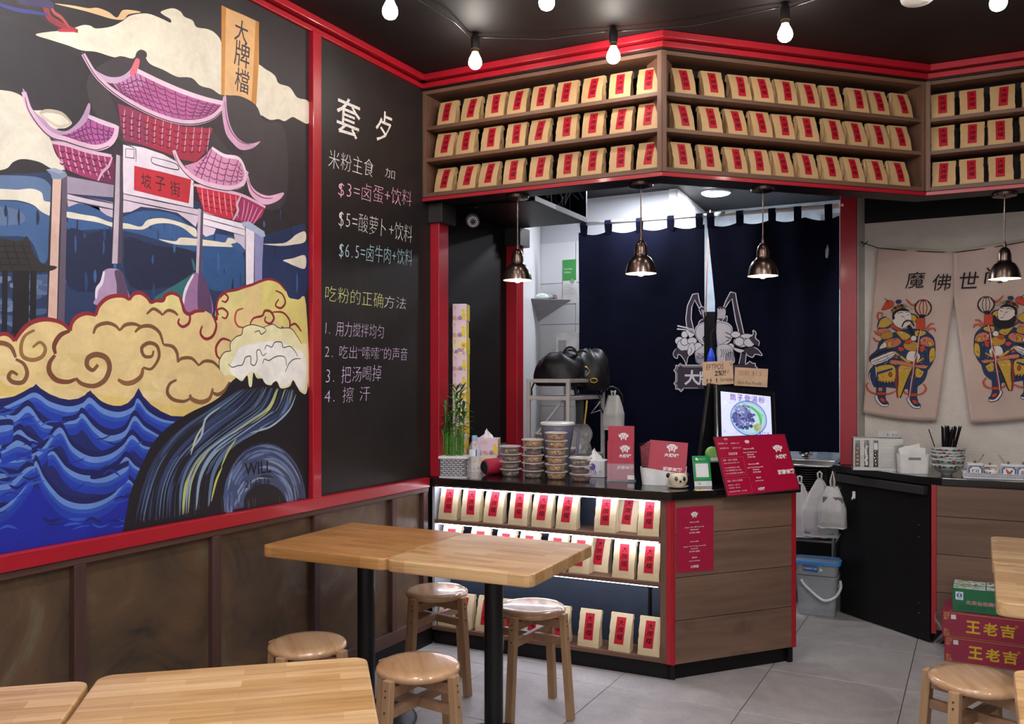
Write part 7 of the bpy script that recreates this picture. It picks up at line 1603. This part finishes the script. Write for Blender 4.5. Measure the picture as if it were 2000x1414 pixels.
m = MB(); nx, nz = 6, 16; m.add([(-.028 * math.sin(i / nx * 2.2 + j * .5) * (1 - j / nz * .3) - .004, .02 + .10 * i / nx + rr.uniform(-.004, .004), .03 + .20 * j / nz + rr.uniform(-.006, .006)) for j in range(nz + 1) for i in range(nx + 1)], [(j * (nx + 1) + i, j * (nx + 1) + i + 1, (j + 1) * (nx + 1) + i + 1, (j + 1) * (nx + 1) + i) for j in range(nz) for i in range(nx)]); m.build('film', glassy('clear_film', '#e2dcde', .3, .1), wr)
# ------------------------------------------------------------------ opening between the counters: steel bench, bags, buckets
bx0, by0 = 1.66, 5.47; be = root('steel_bench', 'stainless kitchen bench with plate shelf behind the opening between the counters', 'bench', cw(bx0, by0, 0), cdir(-26)); WB = .36
MB().rbox(-.25, 0, .868, WB, .50, .9, .003).build('bench_top', STEEL, be); MB().tube([(-.25, -.022, .865), (WB - .03, -.022, .865), (WB - .012, -.01, .868)], .007, 8).build('front_rail', STEEL, be, smooth=True)
for x in (-.235, WB - .012): MB().tube([(x, .03, 0), (x, .03, .868)], .012, 10).build('leg', STEEL, be, smooth=True)
for z in (.70, .40, .10): MB().box(-.24, .03, z - .014, WB, .48, z).build('shelf', STEEL, be, bev=.002)
MB().box(-.24, .47, .05, WB, .485, .868).build('back_sheet', M('dark_steel', '#3a3839', .4, .6), be)
BM_ = Matrix.Translation(cw(bx0, by0, 0)) @ Matrix.Rotation(cdir(-26), 4, 'Z')
pt = root('plate', 'x', 'plate', (0, 0, 0)); pbd = MB().lathe([(0, 0), (.06, 0), (.075, .006), (.125, .016), (.126, .018), (.074, .009), (0, .004)], 36).build('plate_body', M('dark_plate', '#4d4a49', .25, coat=.3), pt, smooth=True)
for k in range(9):
    loc = BM_ @ Vector((.17, .16, .701 + .0145 * k)); lb = f'dark plate, {ORD[k]} from the bottom of the pile on the bench shelf'
    if k == 0: pt.location = loc; pt['label'] = lb; pt['group'] = 'pile of dark plates'
    else: dup(pt, [(pbd, [])], loc, 0, lb, 'pile of dark plates')
tn = root('steel_basin', 'wide steel basin on the lower bench shelf behind the blue-lidded tub', 'basin', BM_ @ Vector((.05, .25, .401))); MB().lathe([(0, 0), (.16, 0), (.20, .12), (.21, .125), (.205, .128), (.155, .006), (0, .006)], 36).build('basin_body', STEEL, tn, smooth=True)
wbx = root('wooden_block', 'brown wooden block on the bench shelf beside the steel basin', 'block', BM_ @ Vector((.29, .12, .401))); MB().rbox(-.04, -.05, 0, .04, .05, .11, .003).build('block_body', WOODV, wbx)
la = root('ladle', 'shiny round steel ladle head on top of the bench', 'ladle', BM_ @ Vector((.17, .15, .901))); MB().ball((0, 0, .032), .045, .045, .032, 20, 12).build('ladle_head', M('mirror_steel', '#cfcdca', .08, 1.), la, smooth=True); MB().tube([(0, .03, .03), (.05, .16, .07)], .005, 8).build('handle', STEEL, la)
gt = root('plastic_box', 'low clear blue box at the left on top of the bench', 'box', BM_ @ Vector((-.03, .12, .901))); MB().rbox(-.10, -.06, 0, .10, .06, .055, .008).build('box_body', glassy('blue_clear', '#8fa3b8', .6, .2), gt); MB().rbox(-.105, -.065, .055, .105, .065, .062, .004).build('lid', WP, gt)
for k, x in enumerate((.25, .30)):
    g = root('glass_jar', ['left clear jar on the bench top by the red post', 'right clear jar on the bench top by the red post'][k], 'jar', BM_ @ Vector((x, .22, .901))); MB().lathe([(0, 0), (.024, 0), (.026, .008), (.026, .075), (.02, .085)], 20).build('jar_body', glassy('blue_glass', '#b7d0e4', .5, .05), g, smooth=True)
# hanging carrier bags
FILM = glassy('white_carrier_film', '#e4e0de', .62, .35)
def carrier(P0, top, wdt, hgt, lb, seed, inner=None, dz=0, dep=.05, rz=0, topw=.1, cols=None):
    rt = root('carrier_bag', lb, 'bag', P0, cdir(-26) + rz); rr = random.Random(seed); m = MB(); nu, nv = 28, 18; vs = []
    ph = [rr.uniform(0, 6.28) for _ in range(4)]
    for j in range(nv + 1):
        t = j / nv; w = wdt / 2 * (topw + (1 - topw) * min(1, (t / .55)) ** .8); d = dep * min(1, t * 1.6 + .06) * (1 if t < .93 else .7)
        for i in range(nu):
            an = 2 * math.pi * i / nu; k = 1 + .10 * math.sin(an * 5 + ph[0] + t * 2) * (1 - t * .4) + .05 * math.sin(an * 9 + ph[1])
            vs.append((math.copysign(abs(math.cos(an)) ** .7, math.cos(an)) * w * k, math.copysign(abs(math.sin(an)) ** .7, math.sin(an)) * d * k, -t * hgt + rr.uniform(-.003, .003)))
    m.add(vs, [(j * nu + i, (j + 1) * nu + i, (j + 1) * nu + (i + 1) % nu, j * nu + (i + 1) % nu) for j in range(nv) for i in range(nu)] + [tuple(range(nv * nu, nv * nu + nu))])
    m.build('film', FILM, rt, smooth=True)
    MB().tube([(-.008, 0, -.01), (-.012, 0, .03), (0, .004, top), (.012, 0, .03), (.008, 0, -.01)], .006, 7).build('handle_loop', FILM, rt, smooth=True)
    if inner: inner(rt)
    return rt
def in1(rt):
    m = MB(); m.rbox(-.085, -.035, -.335, .0, .03, -.22, .006, c='#8a5f9a'); m.rbox(-.09, -.03, -.225, .005, .03, -.205, .004, c='#c23a3a'); m.rbox(-.085, -.033, -.205, -.0, .03, -.19, .004, c='#6aa05a'); m.rbox(.01, -.035, -.335, .085, .03, -.24, .006, c='#5f9a70'); m.rbox(-.08, -.034, -.24, .0, .03, -.228, .003, c='#4a78b0'); m.build('contents', paint('packet_print', .5, .1), rt)
def in2(rt): MB().rbox(-.055, -.025, -.215, .06, .02, -.06, .005).build('contents', M('grey_container', '#6a686c', .5), rt)
Pq = lambda px, py, Y: atY(px, py, Y)
carrier(Pq(1601, 934, 5.26), .04, .205, .355, 'white carrier bag with coloured packets, the largest hanging from the bench rail', 3, in1)
carrier(Pq(1626, 950, 5.13), .09, .155, .245, 'small white carrier bag with a grey box, hanging frontmost at the right', 5, in2, topw=.35, rz=.1)
carrier(Pq(1562, 940, 5.33), .03, .17, .34, 'plain white carrier bag at the left of the bench rail, partly hidden', 7)
# bucket and tub
PLC = glassy('clear_bucket', '#c9ccd2', .34, .2)
bu = root('bucket', 'clear plastic bucket with a white handle on the floor by the black flap panel', 'bucket', cw(1.838, 5.205, 0), cdir(-24))
o_ = rrect(.235, .19, .03); vs = [(x * .88, y * .88, 0) for x, y in o_] + [(x, y, .225) for x, y in o_] + [(x * 1.06, y * 1.06, .228) for x, y in o_] + [(x * 1.06, y * 1.06, .238) for x, y in o_] + [(x * .97, y * .97, .236) for x, y in o_] + [(x * .86, y * .86, .004) for x, y in o_]
MB().add(vs, [tuple(reversed(range(28)))] + [(r0 + k, r0 + (k + 1) % 28, r0 + 28 + (k + 1) % 28, r0 + 28 + k) for r0 in (0, 28, 56, 84, 112) for k in range(28)] + [tuple(range(140, 168))]).build('bucket_body', PLC, bu, smooth=False)
hp_ = [(-.085, -.108, .215), (-.06, -.112, .18), (.02, -.118, .115), (.06, -.12, .105), (.105, -.10, .125), (.132, -.04, .165), (.128, .0, .20)]
h2 = catmull([(p[0], p[2]) for p in hp_], False, 4); h3 = catmull([(p[1], 0) for p in hp_], False, 4)
MB().tube([(a_[0], b_[0], a_[1]) for a_, b_ in zip(h2, h3)], .0085, 8).build('handle', WP, bu, smooth=True)
tb_ = root('food_container', 'clear tub with a bright blue lid standing on the clear bucket', 'container', cw(1.838, 5.205, .2385), cdir(-24))
o_ = rrect(.25, .185, .03); vs = [(x * .92, y * .92, 0) for x, y in o_] + [(x, y, .07) for x, y in o_] + [(x * .97, y * .97, .07) for x, y in o_] + [(x * .89, y * .89, .003) for x, y in o_]
MB().add(vs, [tuple(reversed(range(28)))] + [(r0 + k, r0 + (k + 1) % 28, r0 + 28 + (k + 1) % 28, r0 + 28 + k) for r0 in (0, 28, 56) for k in range(28)] + [tuple(range(84, 112))]).build('tub_body', PLC, tb_)
BLU_ = M('blue_lid', '#3f86d0', .35); oo, oi_ = rrect(.272, .205, .035), rrect(.246, .18, .03)
MB().add([(x, y, z) for z in (.066, .082) for x, y in oo] + [(x, y, .084) for x, y in oi_] + [(x, y, .078) for x, y in oi_], [(k, (k + 1) % 28, 28 + (k + 1) % 28, 28 + k) for k in range(28)] + [(28 + k, 28 + (k + 1) % 28, 56 + (k + 1) % 28, 56 + k) for k in range(28)] + [(56 + k, 56 + (k + 1) % 28, 84 + (k + 1) % 28, 84 + k) for k in range(28)]).build('lid_rim', BLU_, tb_)
MB().prism(oi_, .074, .0785).build('lid_panel', glassy('blue_grey_mesh', '#8798ad', .75, .3), tb_)
a = Art(lambda u, v, e: (u, -.0925 + (.07 - v) * .10 - .0015 - e, v), 3e-5); a.poly2([(-.075, .026), (.010, .020), (.010, .052), (-.075, .060)], '#2a68b0'); a.poly2([(-.075, .052), (-.05, .050), (-.05, .060), (-.075, .062)], '#c23a44'); a.text('match up', -.070, .032, .018, '#d8e4f2', w=.074, off=.01); a.disc(.026, .036, .012, .012, '#8fae74', 16); a.disc(.026, .036, .009, .009, '#d5dbd2', 14); a.build('label', paint('sticker_print', .35, .03), tb_)
# ------------------------------------------------------------------ behind the main worktop: rack, bags, jug
rk = root('metal_rack', 'pale grey metal frame rack behind the worktop carrying black bags', 'rack', cw(.083, 5.10, 0), cdir(-28)); FRM = M('pale_grey_metal', '#b9b3b2', .45, .2)
def rb(p0, p1, nm='frame_bar'): MB().bar(p0, p1, .022, .022).build(nm, FRM, rk, bev=.002)
Wr, Dr, Hr = .278, .55, 1.405
for x in (.011, Wr - .011):
    for y in (.011, Dr - .011): rb((x, y, 0), (x, y, Hr), 'post')
for z in (Hr - .011, 1.292, .93): 
    rb((.022, .011, z), (Wr - .022, .011, z)); rb((.022, Dr - .011, z), (Wr - .022, Dr - .011, z)); 
    if z < 1.4: rb((.011, .022, z), (.011, Dr - .022, z)); rb((Wr - .011, .022, z), (Wr - .011, Dr - .022, z))
for y0, y1 in ((Dr - .10, Dr - .022),): rb((Wr - .011, y0, Hr - .011), (Wr - .011, y1, Hr - .011))
for z in (1.300, .938): MB().box(.004, .004, z, Wr - .004, Dr - .004, z + .004).build('shelf_sheet', FRM, rk)
MB().bar((.03, .03, 1.05), (.22, .04, 1.28), .012, .012).build('brace', FRM, rk)
RM = Matrix.Translation(cw(.083, 5.10, 0)) @ Matrix.Rotation(cdir(-28), 4, 'Z')
LTH = M('black_leather', '#151318', .5, var=.2, bmp=.4, bscale=40, spec=.35); NYL = M('black_nylon', '#121115', .5, bmp=.2)
def lump(seed, amp, len_=False):
    rr = random.Random(seed); ph = [rr.uniform(0, 6.28) for _ in range(6)]
    def f(p):
        k = 1 + amp * (math.sin(p.x * 4 + ph[0] + p.z * 3) * .5 + math.sin(p.y * 5 + ph[1] - p.z * 4) * .4 + .5 * abs(math.sin(p.x * 6 + p.z * 5 + ph[2])))
        q = Vector((math.copysign(abs(p.x) ** .8, p.x), math.copysign(abs(p.y) ** .8, p.y), math.copysign(abs(p.z) ** .85, p.z))) * k
        if len_: q *= 1 - .22 * max(0, -q.x) * max(0, q.z) - .10 * abs(math.sin(math.atan2(q.y, q.x) * 3.5 + q.z * 1.5)) * max(0, q.z + .3)
        if q.z < -.62: q.z = -.62
        return q
    return f
hb = root('leather_handbag', 'slouchy black leather handbag on the left of the metal rack', 'bag', RM @ Vector((.12, .22, 1.395)), cdir(-20))
MB().ball((0, 0, .05), .155, .13, .135, 40, 26, fn=lump(3, .12, True)).build('bag_body', LTH, hb, smooth=True)
def arcp(w, h, y, x0=0, n=12): return [(x0 + w * math.cos(math.pi * k / n), y, .14 + h * math.sin(math.pi * k / n)) for k in range(n + 1)]
MB().tube(arcp(.045, .06, -.03, .07), .007, 8).build('handle', LTH, hb, smooth=True); MB().tube(arcp(.05, .045, .05, .05), .006, 8).build('handle', LTH, hb, smooth=True); MB().tube([(-.10, -.10, .12), (-.05, -.12, .06), (.02, -.13, .02)], .003, 6).build('seam', LTH, hb, smooth=True)
MB().tube([(-.15, -.03, .0), (-.17, -.04, -.05), (-.165, -.05, -.09)], .005, 6).build('strap_end', LTH, hb, smooth=True)
bk_ = root('backpack', 'black nylon backpack with dangling straps leaning on the right of the rack', 'bag', RM @ Vector((.17, .40, 1.395)), cdir(-10))
MB().ball((.06, 0, .04), .125, .13, .16, 40, 26, fn=lump(8, .10, True)).build('bag_body', NYL, bk_, smooth=True)
MB().tube(arcp(.04, .045, -.05, .02), .007, 8).build('handle', NYL, bk_, smooth=True)
MB().tube([(.0, -.13, .10), (-.02, -.16, .0), (.0, -.165, -.10), (.01, -.165, -.2)], .014, 6).build('shoulder_strap', NYL, bk_, smooth=True)
MB().rbox(-.005, -.185, -.26, .04, -.172, -.10, .004).build('strap_pad', NYL, bk_); MB().tube([(.06, -.17, -.12), (.055, -.18, -.18), (.045, -.18, -.26)], .006, 5).build('yellow_strap', M('yellow_webbing', '#c9a22a', .6), bk_)
MB().tube([(.03, -.15, .06), (.05, -.16, .085), (.075, -.15, .06), (.06, -.155, .03), (.045, -.155, .02)], .005, 6).build('gold_carabiner', M('gold_metal', '#c89a4a', .3, .8), bk_, smooth=True); MB().rbox(.03, -.155, .02, .06, -.145, .06, .003).build('blue_tag', M('blue_tag', '#2f7fa8', .4), bk_)
MB().tube([(.10 + .022 * math.cos(k), -.155, .0 + .014 * math.sin(k * 1.0)) for k in range(0, 12)], .003, 5).build('yellow_cord', M('yellow_webbing', '#c9a22a', .6), bk_, smooth=True)
MB().tube([(.10, -.10, -.05), (.14, -.12, -.12), (.10, -.13, -.14)], .004, 6).build('loose_strap', NYL, bk_, smooth=True)
hc = RM @ Vector((Wr + .055, Dr - .03, 1.26)); hg = root('cord_coil', 'black and white cord coil hung on the right post of the rack', 'cord', hc); ca, cb2 = cw(1, 0) , None
MB().tube([tuple(cw(.075 * math.cos(t * .5) , 0, 0) + Vector((0, 0, .095 * math.sin(t * .5)))) for t in range(0, 13)], .006, 7).build('coil', NYL, hg, smooth=True); MB().tube([tuple(cw(-.07, -.01, -.05)), tuple(cw(-.13, -.02, -.07)), tuple(cw(-.09, -.02, -.02)), tuple(cw(-.06, -.01, .02))], .004, 6).build('white_loop', M('white_cord', '#cfcac6', .6), hg, smooth=True)
carrier(atY(1198, 772, 5.38), .02, .125, .215, 'crumpled white bag hanging at the right side of the metal rack', 15, topw=.5, dep=.04)
cb4 = root('plastic_bag', 'clear crumpled bag of supplies on the lower shelf of the metal rack', 'bag', RM @ Vector((.15, .33, .943)), .4); MB().ball((0, 0, .075), .12, .11, .12, 30, 18, fn=lump(21, .2)).build('film', glassy('crumpled_clear', '#c9c5c8', .5, .15), cb4, smooth=False)
jg = root('water_jug', 'grey water filter jug with a white lid behind the tall stack of tubs', 'jug', cw(.252, 4.80, ZW), cdir(-8)); JG = glassy('smoky_plastic', '#7f7c90', .72, .12)
MB().lathe([(0, 0), (.062, 0), (.068, .01), (.072, .12), (.088, .22), (.094, .272), (.090, .272), (.06, .02), (0, .01)], 36).build('jug_body', JG, jg, smooth=True); MB().lathe([(.096, .266), (.097, .276), (.09, .282), (0, .284)], 36).build('lid', WP, jg, auto=40)
MB().tube([(.085, 0, .25), (.118, 0, .235), (.112, 0, .15), (.098, 0, .075), (.072, 0, .055)], .008, 8).build('handle', JG, jg, smooth=True)
gl = root('glass_stack', 'stack of clear purple tinted glasses beside the second red post', 'glasses', cw(-.062, 4.83, ZW))
for k in range(5): MB().open_lathe([(.024, .0 + k * .022), (.030, .075 + k * .022), (.029, .075 + k * .022)], 20).build('glass', glassy('purple_glass', '#8f7c98', .22, .05), gl, smooth=True)
hd = root('headset', 'black strap and charger lying behind the second stack of tubs', 'strap', cw(.13, 4.92, ZW)); MB().tube([(-.05, 0, 0), (-.045, 0, .10), (-.01, 0, .145), (.03, 0, .13), (.055, 0, .06)], .016, 8).build('strap_body', NYL, hd, smooth=True); MB().rbox(-.11, -.01, 0, -.085, .01, .10, .004, M4=Matrix.Rotation(R(-18), 4, 'Y')).build('handset', BLP, hd)
# corner shelf, sachets, certificate, dispenser, camera
csh = root('corner_shelf', 'grey triangular metal corner shelf on the white kitchen wall', 'shelf', (0, 0, 0)); Ks = Vector((*cw(.215, 6.385)[:2], 0)); kz = atY(1050, 592, 6.25).z
A_s, B_s, C_s = cw(.065, 5.88, kz), cw(.415, 6.10, kz + .006), Ks + Vector((0, 0, kz)); T_s = atY(1052, 628, 6.30)
MB().add([A_s, B_s, C_s, T_s, A_s + Vector((0, 0, .004)), B_s + Vector((0, 0, .004)), C_s + Vector((0, 0, .004))], [(0, 1, 3), (1, 2, 3), (2, 0, 3), (4, 5, 6), (0, 1, 5, 4), (1, 2, 6, 5), (2, 0, 4, 6)]).build('shelf_body', M('brushed_grey', '#a9a5a6', .35, .5), csh)
for k, (px, c_, lb) in enumerate(((1068, '#bfe0d8', 'pale blue sachet packet lying on the corner shelf'), (1088, '#c24a5a', 'red and white sachet packet on the right of the corner shelf'))):
    q = A_s.lerp(B_s, .42 + .26 * k).lerp(C_s, .25); s_ = root('sachet', lb, 'sachet', q + Vector((0, 0, .0055)), .5 + k); m = MB(); m.ball((0, 0, .022), .045, .03, .022, 14, 8, fn=lump(k, .15), c='#dfe6e4'); m.v = m.v; m.rbox(-.02, -.03, .01, .02, -.026, .035, .001, c=c_); m.build('packet', paint('sachet_print', .4, .05), s_, smooth=True)
wn = (cw(1.105, 5.93) - cw(.20, 6.42)).normalized(); wnn = Vector((wn.y, -wn.x, 0)); w0 = cw(.20, 6.42) + wnn * .009
def kwp(px, py): q = onpl(px, py, w0, wnn); return ((q - w0).dot(wn), q.z)
cf = root('certificate', 'green-topped framed certificate on the white kitchen wall beside the curtain', 'certificate', (0, 0, 0)); A1, B1 = kwp(1100, 508), kwp(1126, 592); wq, hq = B1[0] - A1[0], A1[1] - B1[1]
fc = lambda u, v, e: tuple(w0 + wn * (A1[0] + u) + wnn * (.001 + e) + Vector((0, 0, B1[1] + v)))
MB().add([fc(u, v, e) for e in (0, .004) for u, v in ((0, 0), (wq, 0), (wq, hq), (0, hq))], [(3, 2, 1, 0), (4, 5, 6, 7), (0, 1, 5, 4), (1, 2, 6, 5), (2, 3, 7, 6), (3, 0, 4, 7)]).build('backing', WP, cf)
a = Art(lambda u, v, e: fc(u, v, .0046 + e), 4e-5); a.poly2([(0, hq * .52), (wq, hq * .52), (wq, hq), (0, hq)], '#3f9a4a'); a.text('Food safety', .01, hq * .76, hq * .05, '#e4efe4', w=wq * .6); a.text('Certificate', .01, hq * .69, hq * .05, '#e4efe4', w=wq * .5)
for k in range(5): a.line([(.01, hq * (.42 - .05 * k)), (wq * (.8 - .1 * (k % 2)), hq * (.42 - .05 * k))], .003, '#a9b0ac', False, 0, raw=True)
a.disc(wq * .7, hq * .50, .018, .018, '#8fae90', 14); a.build('print', paint('sign_print', .35, .03), cf)
ds = root('towel_dispenser', 'white dispenser on the kitchen wall behind the black bags', 'dispenser', tuple(w0 + wn * kwp(1095, 690)[0] + Vector((0, 0, kwp(1095, 730)[1]))), math.atan2(wn.y, wn.x)); MB().rbox(0, -.10, 0, .20, 0, .30, .03).build('dispenser_body', WP, ds); MB().rbox(.03, -.104, .14, .09, -.099, .24, .004).build('window', M('grey_window', '#a8a4a8', .3), ds)
sc2 = root('security_camera', 'small dome security camera under the soffit beside the left pendant', 'camera', cw(-.213, 4.66, zs), cdir(5))
MB().lathe([(.028, 0), (.030, -.008), (.022, -.012)][::-1], 20).build('mount', BLP, sc2); MB().tube([(0, 0, -.01), (0, -.005, -.045)], .009, 8).build('arm', BLP, sc2); MB().lathe([(0, -.06), (.030, -.058), (.036, -.045), (.036, .02), (.028, .035), (0, .038)], 28, M4=Matrix.Translation((0, -.01, -.078)) @ Matrix.Rotation(R(-72), 4, 'X')).build('camera_body', M('camera_grey', '#57525a', .35), sc2, auto=35)
m = MB()
MX2 = Matrix.Translation((0, -.01, -.078)) @ Matrix.Rotation(R(-72), 4, 'X')
for k in range(12): q = MX2 @ Vector((.023 * math.cos(R(30 * k)), .023 * math.sin(R(30 * k)), -.0595)); m.ball(q, .004, .004, .004, 7, 5)
m.build('infrared_ring', M('led_ring', '#b9b4c0', .3), sc2); m = MB(); m.ball(MX2 @ Vector((0, 0, -.058)), .011, .011, .011, 12, 8); m.build('lens', BLP, sc2, smooth=True)
